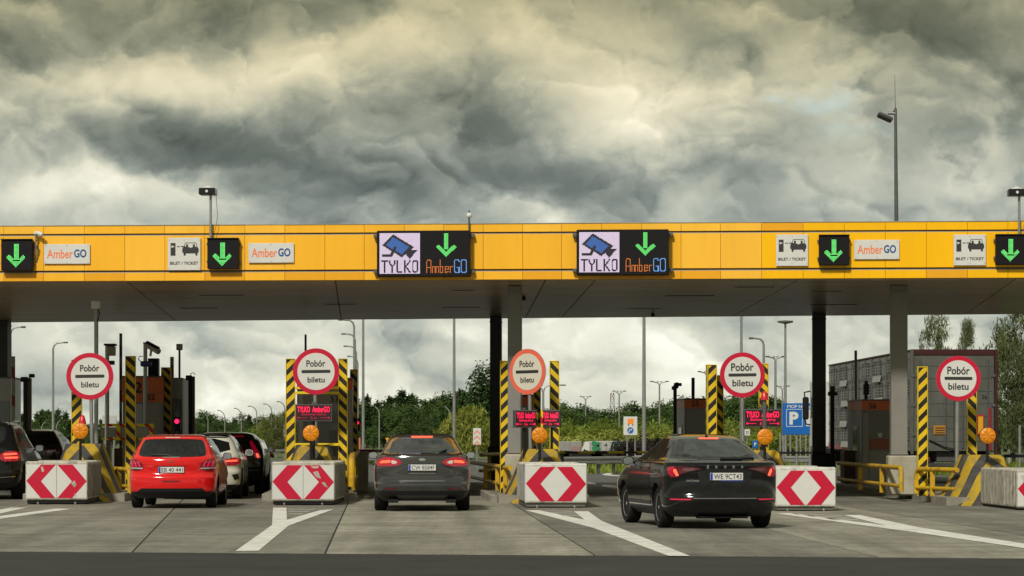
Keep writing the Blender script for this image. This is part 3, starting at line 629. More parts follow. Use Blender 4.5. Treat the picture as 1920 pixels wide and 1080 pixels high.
def drum_light(px, py_top, py_box0, py_box1, pxw, ppx, py_bot, label):
    D = cw(cl(ppx), -.1).y; k = D / F
    o = thing('floodlight_pole', label, 'floodlight', (X(ppx, D), D, Z(py_bot, D)), CRZ)
    h = Z(py_box1, D) - Z(py_bot, D)
    MB().tube([(0, 0, 0), (0, 0, h + .12)], .028, 10).build('pole', M['steel'], o, smooth=40)
    dx = (px - ppx) * k; w = pxw * k / 2; hz = (py_box1 - py_box0) * k
    MB().cbox(dx - w, dx + w, -.17, .17, h, h + hz, .02).build('lamp_housing', M['blackgloss'], o)
    MB().lathe([(w * .8, h + hz + .002), (.02, h + hz + .06), (0, h + hz + .062)], 16, 'z', 0, (dx, 0, 0)).build('cap', M['signwhite'], o, smooth=30)
    MB().lathe([(.03, -.185), (.03, -.171)], 12, 'y', 0, (dx, 0, h + hz * .5)).build('lens', M['signwhite'], o)
    MB().tube([(.12, 0, h), (.15, .01, h * .55), (.13, 0, .3), (.05, 0, .02)], .006, 6).build('cable', M['steel_dark'], o, smooth=60)
drum_light(390, 348, 353, 366, 31, 395, 447, 'drum floodlight on a thin pole above the ticket plate')
drum_light(1906, 343, 355, 368, 33, 1911, 440, 'drum floodlight on a thin pole at the far end above the trailer')
p = cw(cl(880), -.05); o = thing('globe_camera', 'small white globe camera on a dark post above the message board', 'camera', (p.x, p.y, H1), CRZ); zt = Z(404, p.y) - H1
MB().tube([(0, 0, -.15), (0, 0, zt - .05)], .02, 8).build('post', M['steel_dark'], o, smooth=40)
MB().lathe([(0, zt + .065), (.035, zt + .055), (.06, zt + .02), (.06, zt - .02), (.04, zt - .05), (.02, zt - .06), (0, zt - .06)], 16, 'z').build('dome', M['signwhite'], o, smooth=50)
MB().lathe([(0, zt + .12), (.02, zt + .1), (.02, zt + .066)], 8, 'z').build('cap', M['steel_dark'], o)
p = cw(cl(69), -.1); zb = fz(500, 69); o = thing('fascia_camera', 'white bullet camera on a cabled bracket beside the first arrow signal', 'camera', (p.x, p.y, zb), CRZ)
k = pscale(69); MB().tube([(0, .1, .1), (0, 0, .3), (0, 0, 60 * k)], .018, 8).build('bracket', M['steel'], o, smooth=40)
MB().tube([(-.01, 0, 60 * k + .02), (.06, -.05, 60 * k + .03), (.17, -.1, 58 * k)], .045, 12).build('housing', M['signwhite'], o, smooth=40)
MB().tube([(.03, .02, .3), (.05, .03, .42), (-.03, .03, .5), (.04, .02, .6), (0, 0, .72)], .012, 6).build('cable', M['steel_dark'], o, smooth=60)
# soffit lamps hanging under the rear edge
for (px, py, D, lab) in ((1224, 591, 79, 'small dark lamp hanging under the rear soffit edge'), (982, 560, 70, 'small dark box on the soffit beside the grey column')):
    o = thing('soffit_lamp', lab, 'lamp', (X(px, D), D, Z(py, D)), CRZ)
    MB().lathe([(0, -.05), (.05, -.03), (.06, .03), (.03, .06)], 12, 'z').build('housing', M['black'], o, smooth=40); MB().tube([(0, 0, .05), (0, 0, H0 - .02 - Z(py, D))], .015, 8).build('stem', M['black'], o)
# ================================================================== ISLAND FURNITURE
mbox = mat('cushion_white_shell', (0.56, 0.55, 0.50), 0.55, var=0.08, dirt=(0.22, 0.18, 0.12), da=0.95, ds=4.5)
mboxd = mat('cushion_dirty_shell', (0.44, 0.42, 0.35), 0.65, var=0.2, vs=5, dirt=(0.10, 0.085, 0.06), da=0.95, ds=4.0)
mside = mat('cushion_ribbed_side', (0.27, 0.265, 0.235), 0.6, var=0.2, vs=6, dirt=(0.08, 0.07, 0.05), da=0.8, ds=4)
mbase = mat('cushion_base', (0.12, 0.12, 0.105), 0.7, var=0.2)
mtornred = M['signred']
def cushion(px0, px1, py0, py1, D, label, dirty=False, depth=3.0, torn=(), yaw=0.0, clean_base=True):
    pc = (px0 + px1) / 2; k = D / F; w = (px1 - px0) * k; z0, z1 = Z(py1, D), Z(py0, D)
    o = thing('crash_cushion', label, 'crash cushion', (X(pc, D), D, 0), ARZ + yaw, 'crash cushion blocks in front of the islands')
    sh = mboxd if dirty else mbox
    MB().cbox(-w / 2, w / 2, 0, .10, z0, z1, .025).build('front_cap', sh, o)
    seg = (depth - .10) / 3
    for i in range(3):
        ya = .10 + i * seg + .012; yb = .10 + (i + 1) * seg
        MB().cbox(-w / 2 + .012, w / 2 - .012, ya, yb, z0 + .01, z1 - .012 + (0.01 if i == 2 else 0), .02).build('energy_module', sh if i else mside if not dirty else sh, o)
        b = MB()
        for sx in (-1, 1):
            for j in range(4):
                yy = ya + .12 + j * (seg - .24) / 3; xx = sx * (w / 2 - .010)
                b.box(min(xx, xx + sx * .012), max(xx, xx + sx * .012), yy, yy + .05, z0 + .06, z1 - .07)
        tag(b.build('side_ribs', mside if i or not dirty else mboxd, o), kind='stuff')
    MB().cbox(-w / 2 + .03, w / 2 - .03, .05, depth - .1, max(.015, z0 - .085), z0 - .002, .01).build('base_frame', mbase if clean_base else M['black'], o)
    for sx in (-.3, .3): MB().lathe([(.02, -.0), (.025, .03), (.02, .05)], 8, 'z', 0, (sx * w, .02, .0)).build('foot', M['steel'], o)
    # reflective panel with the two red arrowheads
    pw, ph = w * .97, (z1 - z0) * .86; zc = (z0 + z1) / 2 - .01; f = lambda a, c: ((a - .5) * pw, zc + (.5 - c) * ph)
    pn = MB().cbox(-pw / 2, pw / 2, -.006, -.001, zc - ph / 2, zc + ph / 2, .002).build('panel', M['signwhite'], o)
    for poly in ([(0, .485), (.244, .002), (.49, .002), (.244, .495), (.478, .998), (.238, .998)], [(.513, .002), (.77, .002), (1, .5), (.76, .998), (.515, .998), (.755, .5)]):
        MB().prism([f(*q) for q in poly], -.0085, -.0062).build('red_arrow', mtornred, pn)
    for tr in torn: MB().prism([f(*q) for q in tr], -.0100, -.0086).build('torn_patch', mboxd, pn)
    for xx in (-.12, 0, .13): MB().box(xx * pw - .003, xx * pw + .003, -.0105, -.0088, zc - ph * .5, zc + ph * .5).build('seam', mbase, pn) if dirty and xx == 0 else None
    # bolts, scuffed top edge strip
    b = MB()
    for j in range(9): b.lathe([(.012, z1 + .001), (.009, z1 + .01), (0, z1 + .011)], 6, 'z', 0, (-w / 2 + w * (j + .5) / 9, .055, 0))
    tag(b.build('top_bolts', M['steel_dark'], o), kind='stuff')
    return o
cushion(48, 164, 865, 938, 60.2, 'dirty white crash block with red arrowheads beside the black estate', True, 3.0, [[(.74, .55), (.80, .47), (.83, .62), (.79, .68), (.76, .60)], [(.24, .08), (.27, .05), (.30, .20), (.26, .22)], [(.795, .86), (.83, .92), (.81, .99)]], clean_base=False)
cushion(509, 628, 866, 940, 59.6, 'dirty white crash block with a torn red arrowhead', True, 3.6, [[(.62, .03), (.76, .03), (.74, .09), (.66, .10)], [(.66, .20), (.74, .18), (.79, .40), (.72, .36), (.68, .28)], [(.80, .50), (.86, .52), (.90, .66), (.84, .62)]], yaw=-.05, clean_base=False)
cushion(984, 1101, 869, 944, 57.4, 'white crash block with a grey ribbed side in front of the faded sign', False, 3.4)
cushion(1454, 1568, 876, 951, 55.0, 'clean white crash block partly behind the black liftback', False, 3.2)
cushion(1906, 2021, 880, 953, 55.6, 'scuffed white crash block cut by the frame edge', True, 3.4, [[(.05, .1), (.12, .05), (.10, .3)]], clean_base=False)

def nose(px, D, pyt, hw_top, hw, ln, label):
    zt = Z(pyt, D + 1.3); o = thing('concrete_nose', label, 'concrete barrier', (X(px, D + 1.3) + .045 * 1.3, D, 0), ARZ, 'striped concrete noses of the islands')
    vs = []; rows = [(0.0, .72 * hw, 0.0, .16), (.55, .92 * hw, .55 * hw_top * 1.4, .55), (1.35, hw, hw_top, zt), (ln, hw, hw_top, zt)]
    NZ = 6; b = MB(); grid = []
    for (y, hb, ht, z) in rows:
        ring = []
        for sx in (-1, 1):
            for q in range(NZ + 1):
                t_ = q / NZ if sx < 0 else 1 - q / NZ
                zz = z * t_; xx = hb + (max(ht, .12) - hb) * (t_ ** 0.8)
                ring.append((sx * xx, y + (0.10 * t_ if y == 0 else 0), zz))
        grid.append(ring)
    n = len(grid[0])
    for r_ in grid: vs += r_
    fs = [(i * n + k, i * n + (k + 1) % n, (i + 1) * n + (k + 1) % n, (i + 1) * n + k) for i in range(len(grid) - 1) for k in range(n)]
    fs += [tuple(range(n))[::-1], tuple((len(grid) - 1) * n + k for k in range(n))]
    b.add(vs, fs).build('body', M['nose'], o, smooth=32)
    MB().slab([(-hw - .06, .3), (hw + .06, .3), (hw + .06, ln - .003), (-hw - .06, ln - .003)], .0, .17).build('footing', M['concrete'], o)
    return o
NOSES = [(156, 62.6, 832, .39, .94, 2.1), (586, 62.6, 834, .36, .92, 2.1), (1015, 61.0, 842, .36, .90, 2.1), (1430, 60.4, 844, .36, .90, 2.1), (1847, 58.9, 853, .40, .95, 2.0)]
NLAB = ['yellow and black striped concrete nose behind the dirty block beside the estate', 'yellow and black striped concrete nose behind the torn block', 'yellow and black striped concrete nose below the faded sign',
        'yellow and black striped concrete nose behind the roof of the black liftback', 'wide scraped concrete nose with curved stripes beside the scuffed cut-off block']
for a, l in zip(NOSES, NLAB): nose(*a, l)

def post(px0, px1, py0, py1, D, m, label, side=None, dep=None):
    k = D / F; w = (px1 - px0) * k; pc = (px0 + px1) / 2; zb = 0.14 if py1 is None else Z(py1, D); h = Z(py0, D) - zb
    o = thing('striped_post', label, 'hazard post', (X(pc, D), D, zb), ARZ, 'yellow and black striped hazard posts')
    dep = dep or w * 1.05
    MB().cbox(-w / 2, w / 2, 0, dep, 0, h, .008).build('shaft', m, o)
    for sx in (-1, 1): MB().cbox(min(sx * (w / 2 + .002), sx * (w / 2 + .014)), max(sx * (w / 2 + .002), sx * (w / 2 + .014)), -.012, dep * .5, 0, h + .004, .003).build('edge_strip', M['yellowclean'], o)
    MB().cbox(-w / 2 - .012, w / 2 + .012, -.01, dep + .01, h + .002, h + .02, .004).build('cap', M['yellowclean'], o)
    return o
post(135, 152, 676, None, 66.8, M['up'], 'striped post behind the amber lamp below the first round sign')
post(236, 253, 669, None, 68.0, M['down'], 'tall striped post beside the camera pole above the red hatchback')
post(303, 319.5, 690, None, 78.0, M['down'], 'striped post against the orange number 52 booth')
post(537, 552.5, 674, None, 65.2, M['up'], 'striped post nearer the torn block edge with rising stripes')
post(635.5, 650.5, 674, None, 65.2, M['down'], 'striped post with falling stripes beside the round sign on the torn block island')
post(657, 669.5, 694, None, 74.0, M['down'], 'darker striped post behind the others beside the small red signal')
post(939, 953.5, 678, None, 65.0, M['up'], 'striped post between the dark column and the grey column')
post(1032, 1047.5, 678, None, 64.6, M['down'], 'striped post beside the paired red displays')
post(1001, 1013, 724, None, 73.0, M['down'], 'short striped post half hidden behind the faded sign')
post(1328, 1343, 685, None, 64.2, M['up'], 'striped post beside the number 55 kiosk', dep=.5)
post(1344, 1355.5, 705, None, 71.0, M['down'], 'striped post with dark stripes close behind the post by kiosk 55')
post(1424, 1440, 683, None, 64.4, M['down'], 'striped post with a red beacon in front behind the fourth round sign')
post(1722, 1738.5, 689, None, 61.9, M['up'], 'striped post in front of the trailer rear doors')
post(1815, 1830.5, 730, None, 62.3, M['down'], 'striped post below the last round sign')

def round_sign(px, py, pxw, pxh, D, post_px, post_pyb, label, faded=False, post_top=None):
    k = D / F; r = pxh * k / 2; yaw = math.acos(min(1, pxw / pxh)) if pxw < pxh - 3 else 0.0
    zc = Z(py, D); pxx = (post_px - px) * k
    o = thing('round_sign', label, 'traffic sign', (X(px, D), D, 0), -yaw * 1.0 + (ARZ if not yaw else 0), 'round ticket collection signs')
    red = M['signfaded'] if faded else M['signred']
    MB().lathe([(r, 0), (r, .012)], 48, 'y', 0, (0, 0, zc)).build('backing', M['steel'], o, smooth=30)
    MB().lathe([(r * .995, -.004), (r * .995, -.001)], 48, 'y', 0, (0, 0, zc)).build('border', red, o, smooth=30)
    MB().lathe([(r * .80, -.008), (r * .80, -.0045)], 48, 'y', 0, (0, 0, zc)).build('face', mat('sign_face_cream', (0.60, 0.57, 0.47), 0.5, var=0.05) if faded else M['signwhite'], o, smooth=30)
    b = MB(); hw, hh = r * .62, r * .068
    b.prism([(-hw + hh * math.cos(a) if False else x, zc + z) for x, z in [(-hw, -hh * .6), (-hw + hh * .5, -hh), (hw - hh * .5, -hh), (hw, -hh * .6), (hw, hh * .6), (hw - hh * .5, hh), (-hw + hh * .5, hh), (-hw, hh * .6)]], -.0105, -.0085)
    b.build('bar', M['ink'], o)
    big = 1.22 if px > 1300 else 1.0
    text('Pobór', r * .82 * big, r * .29 * big, M['ink'], 'lettering', o, (0, -.0105, zc + r * .345), .022)
    text('biletu', r * .74 * big, r * .25 * big, M['ink'], 'lettering', o, (0, -.0105, zc - r * .355), .022)
    MB().tube([(pxx, .05, .1), (pxx, .05, zc + r * .6)], .042, 12).build('post', M['steel'], o, smooth=40)
    for zz in (zc + r * .4, zc - r * .4): MB().box(pxx - .10, pxx + .10, .013, .055, zz - .02, zz + .02).build('clamp', M['steel_dark'], o)
    o.rotation_euler.y = -.014 * (1 if px < 1500 else -.5); o.location.x -= o.rotation_euler.y * zc
    return o
round_sign(168.5, 705.5, 88, 88, 64.6, 170, None, 'round Pobór biletu sign above the dirty block beside the estate')
round_sign(592.5, 696.5, 87, 87, 64.2, 590, None, 'round Pobór biletu sign between two striped posts above the red display')
round_sign(988, 697, 68, 86, 63.9, 990, None, 'faded orange rimmed Pobór biletu sign turned edgeways in front of the grey column', True)
round_sign(1392, 703, 85, 85, 63.2, 1391.5, None, 'round Pobór biletu sign above the roof of the black liftback')
round_sign(1797, 709.5, 84, 85, 61.2, 1796, None, 'round Pobór biletu sign in front of the livestock trailer rear')

def amber(px, py, pxd, D, label, cone=None, pole_top=None):
    k = D / F; r = pxd * k / 2; zc = Z(py, D)
    o = thing('warning_lamp', label, 'warning lamp', (X(px, D), D, 0), ARZ, 'round amber warning lamps on the island noses')
    MB().lathe([(r * .98, .07), (r, .02), (r * .98, -.004)], 32, 'y', 0, (0, 0, zc)).build('housing', M['black'], o, smooth=40)
    for q in range(8):
        # eight moulded lens wedges
        vs = []; fs = []; na, nr = 5, 5
        for i in range(nr + 1):
            for j in range(na + 1):
                rr_ = r * .97 * (i / nr); a = (q + .04 + .95 * j / na) * math.pi / 4
                bulge = .032 * (1 - (i / nr) ** 2) ** .5 if i < nr else 0
                bulge += .008 * math.sin(math.pi * j / na) * math.sin(math.pi * i / nr)
                vs.append((rr_ * math.cos(a), -.006 - bulge, zc + rr_ * math.sin(a)))
        for i in range(nr):
            for j in range(na): fs.append((i * (na + 1) + j, i * (na + 1) + j + 1, (i + 1) * (na + 1) + j + 1, (i + 1) * (na + 1) + j))
        MB().add(vs, fs).build('lens', M['amberlens'], o, smooth=60)
    MB().lathe([(r * .93, -.005), (r * .93, -.0035)], 32, 'y', 0, (0, 0, zc)).build('lens_base', mat('amber_lens_deep', s(190, 92, 4), 0.3, var=.1, emit=s(200, 90, 0), es=.06), o)
    MB().tube([(0, .04, 0.9), (0, .04, zc - r * .9)], .03, 8).build('stem', M['black'], o)
    if cone:
        zt = Z(cone[0], D); zb_ = Z(cone[1], D)
        MB().tube([(cone[2] * k, .1, zc - r), (cone[2] * k, .1, zb_ + .01)], .045, 10).build('beacon_stem', M['steel_dark'], o)
        MB().lathe([(.085, zb_), (.08, zb_ + .05), (.05, zt - .03), (.02, zt), (0, zt)], 14, 'z', 0, (cone[2] * k, .1, 0)).build('beacon', mat('red_beacon', s(196, 30, 46), 0.3, var=.1), o, smooth=40)
    return o
amber(150.5, 808, 30.5, 62.9, 'amber warning lamp with a red beacon on the nose beside the estate', (778, 795, 3))
amber(583, 812, 31, 62.9, 'amber warning lamp below the single red display')
amber(1012, 816, 31, 61.4, 'amber warning lamp below the paired red displays')
amber(1434.5, 819, 31, 60.8, 'amber warning lamp with a red beacon behind the black liftback', (733, 750, 0))
amber(1852, 817, 31, 59.4, 'amber warning lamp in front of the trailer rear corner')

def red_display(px0, px1, py0, py1, D, label, yaw=0.0, blur=False):
    k = D / F; w = (px1 - px0) * k / math.cos(yaw); h = (py1 - py0) * k; pc = (px0 + px1) / 2; zc = Z((py0 + py1) / 2, D)
    o = thing('red_display', label, 'LED display', (X(pc, D), D, zc), ARZ + yaw, 'red lettered displays on the islands')
    MB().cbox(-w / 2, w / 2, -.10, .06, -h / 2, h / 2, .008).build('housing', M['steel_dark'], o)
    MB().cbox(-w * .475, w * .475, -.106, -.101, -h * .44, h * .44, .002).build('screen', M['ledredface'], o)
    text('TYLKO  AmberGO', w * .88, h * .34, M['led_r'], 'lettering', o, (0, -.108, h * .20), .022)
    m2 = M['led_rd'] if blur else M['led_r']
    text('Zachowaj odstęp', w * .68, h * .17, m2, 'lettering', o, (0, -.108, -h * .10), .01)
    text('5 m', w * .15, h * .14, m2, 'lettering', o, (0, -.108, -h * .30), .01)
    for sx in (-1, 1):
        b = MB(); a = sx * w * .42; c = sx * w * .18
        b.box(min(a, c), max(a, c), -.1085, -.1065, -h * .305, -h * .285); b.box(min(a, a + sx * .012), max(a, a + sx * .012), -.1085, -.1065, -h * .36, -h * .23); b.box(min(a, a - sx * .03), max(a, a - sx * .03), -.1085, -.1065, -h * .33, -h * .265)
        b.build('arrow_mark', m2, o)
    MB().tube([(0, .0, -h / 2), (0, 0, -zc + .9)], .03, 8).build('stem', M['black'], o)
    MB().cbox(-w * .06, w * .06, -.02, .05, h / 2, h / 2 + .05, .005).build('lug', M['steel_dark'], o)
    return o
red_display(554, 622.5, 758, 790, 63.4, 'red lettered display between the striped posts of the torn block island', blur=True)
red_display(963, 1003, 769, 802, 62.2, 'narrow red lettered display turned away below the faded sign', .30)
red_display(1018, 1051, 769, 801.5, 62.4, 'narrow red lettered display in front of the striped post', -.30)
red_display(1394, 1464, 767, 801, 61.8, 'red lettered display below the fourth round sign above the liftback')
# hazard tabs between the paired displays
for (a, b_, m, lab) in ((1004, 1008.5, M['down'], 'thin striped tab on the edge of the narrow turned display'), (1014, 1018, stripe_mat('tab_red_yellow', s(190, 20, 40), s(215, 195, 30), (1, 0, 1), .3, .5, wear=.2), 'thin red and yellow striped tab between the two narrow displays')):
    D = 62.3; o = thing('edge_marker', lab, 'marker strip', (X((a + b_) / 2, D), D, 0), ARZ); w = (b_ - a) * D / F
    MB().cbox(-w / 2, w / 2, -.01, .01, Z(802, D), Z(768, D), .003).build('strip', m, o); MB().tube([(0, .02, .9), (0, .02, Z(802, D))], .012, 6).build('stem', M['steel_dark'], o)

# ---------------------------------------------------------------- guard rails of bent pipe
def rail(pts, zu, zl, label, ends=(True, False), r=.052, posts=(.25, .7)):
    P_ = [Vector((p[0], p[1], 0)) for p in pts]; a, b_ = P_[0], P_[-1]; o = thing('guard_rail', label, 'guard rail', tuple(a)); Dv = (b_ - a)
    at = lambda t_, z: tuple(Dv * t_ + Vector((0, 0, z)))
    up = []
    e = .18 / Dv.length
    if ends[0]: up += [at(0, zl - .12 if zl > .3 else .14), at(0, zl), at(0, zu - .14), at(e * .3, zu - .04)]
    up += [at(e, zu), at(.5, zu)]
    if ends[1]: up += [at(1 - e, zu), at(1 - e * .3, zu - .04), at(1, zu - .14), at(1, .14)]
    else: up += [at(1, zu)]
    MB().tube(up, r, 12).build('upper_pipe', M['yellow'], o, smooth=50)
    MB().tube([at(e * .1, zl), at(1 - e * .1 if ends[1] else 1, zl)], r * .85, 12).build('lower_pipe', M['yellow'], o, smooth=50)
    for t_ in posts:
        c = Dv * t_; MB().cbox(c.x - .05, c.x + .05, c.y - .05, c.y + .05, .14, zu - r * .9, .008).build('post', M['yellow'], o)
    return o
gp = lambda px, D: (X(px, D), D)
rail([gp(1690, 62.5), gp(1572, 72.5)], .74, .34, 'yellow pipe guard rail running behind the pale grey column', (True, False), posts=(.28, .62))
rail([gp(1718, 62.0), gp(1795, 59.9)], .72, .32, 'scuffed yellow pipe guard rail joining the wide scraped nose', (True, False), posts=(.4,))
rail([gp(958, 63.2), gp(884, 76.5)], .72, .33, 'worn yellow pipe guard rail below the dark column beside the grey liftback', (False, False), posts=(.12, .3, .6))
rail([gp(659, 64.2), gp(671, 76.0)], .98, .42, 'tall yellow pipe guard rail on the torn block island', (True, False), .075, posts=(.3, .6))
rail([gp(243, 64.2), gp(205, 66.2)], .68, .3, 'short yellow pipe guard rail beside the red hatchback', (True, False), posts=(.5,))
rail([gp(900, 76), gp(934, 79.5)], .92, .5, 'yellow pipe rail end at the foot of the dark column', (False, False), posts=(.5,))
# pale concrete block beyond the torn-block island
D = 72; o = thing('concrete_block', 'pale concrete block behind the tall yellow rail of the torn block island', 'concrete block', (X(672, D), D, 0), ARZ)
MB().cbox(-.24, .24, 0, 2.2, .0, Z(851, D), .03).build('block', M['concrete'], o); MB().cbox(-.26, .26, -.02, 2.22, Z(851, D) + .002, Z(851, D) + .04, .01).build('cap', mcream, o)
# yellow gantry bars between the two striped posts
D = 65.0; o = thing('post_crossbar', 'pair of yellow bars joining two striped posts behind a round sign', 'crossbar', (X(594, D), D, 0), ARZ)
for py in (725, 734, 831): MB().cbox(-.50, .50, .05, .11, Z(py + 5, D), Z(py, D), .006).build('bar', M['yellowclean'], o)

# ---------------------------------------------------------------- booths and kiosks
def booth(px0, px1, pyt, D, dep, label, num=None, band=None, body=M['boothgrey'], win=None, extra_side=None, numpos=None, numsz=None, z0=.14):
    k = D / F; w = (px1 - px0) * k; pc = (px0 + px1) / 2; h = Z(pyt, D)
    o = thing('toll_booth', label, 'toll booth', (X(pc, D), D, z0), ARZ); h -= z0
    zc = lambda py: Z(py, D) - z0; xc = lambda px: (px - pc) * k
    MB().cbox(-w / 2, w / 2, 0, dep, 0, h - .02, .015).build('body', body, o)
    MB().cbox(-w / 2 - .02, w / 2 + .02, -.02, dep + .02, h - .018, h + .02, .008).build('roof', M['steel_dark'], o)
    if band:
        for (pa, pb, e, nm_) in band:
            MB().cbox(-w / 2 - .008, w / 2 + .008, -.012 - e, dep * .98, zc(pb), zc(pa), .005).build('sign_band', M['orange'], o)
    if num:
        for (n_, px, py, hh, e) in num: text(n_, None, hh * k, M['ink'], 'number', o, (xc(px), -.016 - e, zc(py)), .02)
    for (a, b_, c, d_, m) in (win or ()):
        f_ = MB().cbox(xc(a), xc(b_), -.012, -.001, zc(d_), zc(c), .004).build('window', m, o)
        if m is M['darkglass'] and (b_ - a) > 8:
            MB().cbox(xc(a) - .025, xc(a) - .002, -.02, -.001, zc(d_), zc(c), .004).build('frame', M['steel_dark'], f_); MB().cbox(xc(b_) + .002, xc(b_) + .025, -.02, -.001, zc(d_), zc(c), .004).build('frame', M['steel_dark'], f_)
    # side door, glazing and vertical trims of the lane side
    for sx in (-1, 1):
        xx = sx * (w / 2 + .003); ya, yb = dep * .25, dep * .62
        d_ = MB().cbox(min(xx, xx + sx * .012), max(xx, xx + sx * .012), ya, yb, .1, h * .7, .004).build('side_door', M['boothlight'], o)
        g_ = MB().cbox(min(xx + sx * .013, xx + sx * .018), max(xx + sx * .013, xx + sx * .018), ya + .08, yb - .08, h * .38, h * .66, .002).build('door_glass', M['darkglass'], d_)
    return o
booth(230, 305, 706, 77.5, 3.2, 'toll booth with orange 52 band behind the tall striped post', [('52', 253, 726.5, 20, .03), ('52', 283.5, 745, 11, .06)], [(707.5, 737, .0, 0), (738, 754, .03, 0)], win=[(253, 268, 757, 815, M['darkglass']), (270, 301, 758, 830, M['boothgrey'])])
D = 78.6; o = thing('booth_annex', 'light grey glazed booth annex beside the orange number 52 band', 'toll booth', (X(331, D), D, .14), ARZ); k = D / F
MB().cbox(-.16, .16, 0, 2.5, 0, Z(708, D) - .14, .012).build('body', M['boothlight'], o); MB().cbox(-.15, -.05, -.012, -.001, .4, Z(746, D) - .14, .003).build('panel', M['boothgrey'], o)
MB().cbox(-.02, .145, -.014, -.001, .4, Z(748, D) - .14, .003).build('glass', mat('grey_glass', (.10, .105, .10), .08), o); MB().cbox(.05, .058, -.02, -.0145, .4, Z(748, D) - .14, .002).build('mullion', M['boothlight'], o)
booth(557, 660, 712, 70.5, 3.0, 'glazed grey toll booth with number 53 between the striped posts', [('53', 627, 748, 12, .0)], [(708, 731, .0, 0)], body=M['boothgrey'],
      win=[(560, 568, 738, 850, M['boothlight']), (571, 634, 756, 856, mat('booth_glass_grey', (.16, .165, .15), .12)), (617, 633, 806, 850, M['boothlight']), (580, 612, 741, 752, M['boothgrey'])])
booth(974, 1012, 741, 74.0, 2.6, 'narrow toll booth with orange band behind the faded sign post', None, [(744, 760, .0, 0)], body=mat('booth_tan_cladding', (.27, .25, .19), .5, var=.1), win=[(978, 983, 765, 850, M['boothgrey']), (1000, 1004, 765, 850, M['darkglass'])])
booth(1283.5, 1331, 748, 78.0, 2.4, 'grey kiosk with orange 55 band above the black liftback', [('55', 1304, 757, 11, .0)], [(749.5, 765.5, .0, 0)], win=[(1286, 1330, 767, 812, M['boothgrey'])])
booth(1616, 1672, 750, 77.0, 2.4, 'grey kiosk with orange 56 band beside the pale grey column', [('56', 1636, 761, 11, .0)], [(750.5, 769, .0, 0)], body=mat('kiosk_olive_cladding', (.19, .18, .15), .5, var=.08),
      win=[(1630, 1667, 823, 842, mat('faded_orange_panel', s(150, 84, 62), .6, var=.1)), (1646, 1654, 812, 820, M['signwhite']), (1630, 1667, 846, 900, M['boothgrey']), (1617, 1628, 775, 905, M['boothlight'] if False else M['boothgrey'])])
D = 78; o = thing('ticket_machine', 'low rust brown ticket machine cabinet in front of the trailer wheels', 'ticket machine', (X(1605, D), D, .14), ARZ)
MB().cbox(-.32, .32, 0, .7, 0, Z(845, D) - .14, .03).build('cabinet', mat('rust_brown', (.085, .038, .022), .6, var=.2), o); MB().cbox(-.2, .2, -.012, -.001, .5, .62, .004).build('slot_plate', M['black'], o)
D = 84; o = thing('toll_booth', 'grey booth with windows below the dark column at the frame edge', 'toll booth', (X(-6, D), D, .14), ARZ)
MB().cbox(-.4, .4, 0, 2.4, 0, Z(709, D) - .14, .012).build('body', M['boothlight'], o); MB().cbox(.0, .36, -.02, -.001, .4, Z(752, D) - .14, .004).build('window', mat('booth_glass_green', (.09, .10, .09), .1), o); MB().cbox(.16, .18, -.03, -.021, .4, Z(752, D) - .14, .003).build('mullion', M['boothlight'], o); MB().cbox(-.42, .42, -.02, 2.42, Z(709, D) - .138, Z(709, D) - .10, .006).build('roof', M['steel_dark'], o)

# ---------------------------------------------------------------- poles, cameras, barriers, signals
def pole_thing(name, label, cat, px, pyt, D, r, m=M['steel'], group=None):
    o = thing(name, label, cat, (X(px, D), D, .12 if D < 82 else gz(D)), ARZ, group); MB().tube([(0, 0, 0), (0, 0, Z(pyt, D) - o.location.z)], r, 12).build('pole', m, o, smooth=40); return o
o = pole_thing('sensor_pole', 'tall grey pole topped by a white box above the first round sign', 'pole', 180.5, 579, 65.6, .048); h = Z(579, 65.6) - .12
MB().cbox(-.11, .09, -.1, .1, h - .005, h + .18, .02).build('sensor_box', M['signwhite'], o); MB().tube([(.03, -.05, h - .3), (.08, -.06, h - .12), (.05, -.02, h)], .012, 6).build('cable', M['black'], o)
MB().cbox(-.07, .07, -.02, .12, .0, .5, .01).build('foot_sleeve', M['steel'], o)
o = pole_thing('camera_pole', 'pole with a hooded camera beside the first round sign', 'camera', 201, 647, 70, .05, M['steel']); h = Z(647, 70) - .12
MB().cbox(-.06, .22, -.25, .2, h - .02, h + .03, .01).build('hood', M['black'], o); MB().cbox(.02, .2, -.22, .15, h - .26, h - .03, .02).build('camera_body', mat('camera_tan', (.22, .19, .13), .4, var=.1), o); MB().cbox(.06, .18, -.12, .05, h - .48, h - .38, .01).build('junction', M['black'], o)
o = pole_thing('camera_pole', 'pole with a blue clamp and tilted camera in front of booth 52', 'camera', 272.5, 644, 72, .05, M['steel']); h = Z(644, 72) - .12; k = 72 / F
MB().lathe([(.06, h), (.06, h + .03)], 10, 'z').build('cap', M['steel_dark'], o)
MB().tube([(4 * k, -.05, h - 3 * k), (27 * k, -.3, h - 16 * k)], .075, 10).build('camera_body', mat('camera_beige', (.42, .38, .30), .4, var=.1), o, smooth=40); MB().tube([(3 * k, -.05, h + 1 * k), (26 * k, -.28, h - 11 * k)], .06, 6).build('camera_hood', M['black'], o)
MB().tube([(10 * k, -.1, h - 24 * k), (12 * k, -.1, h - 9 * k)], .03, 8).build('camera_arm', M['white'], o); MB().cbox(-.12, .16, -.09, .09, h - .58, h - .44, .03).build('clamp', mat('blue_clamp', s(30, 50, 110), .5, var=.2), o); MB().tube([(-.1, 0, h - .46), (-.17, 0, h - .4), (-.15, 0, h - .32), (-.06, 0, h - .32)], .012, 6).build('strap_loop', M['black'], o, smooth=60)
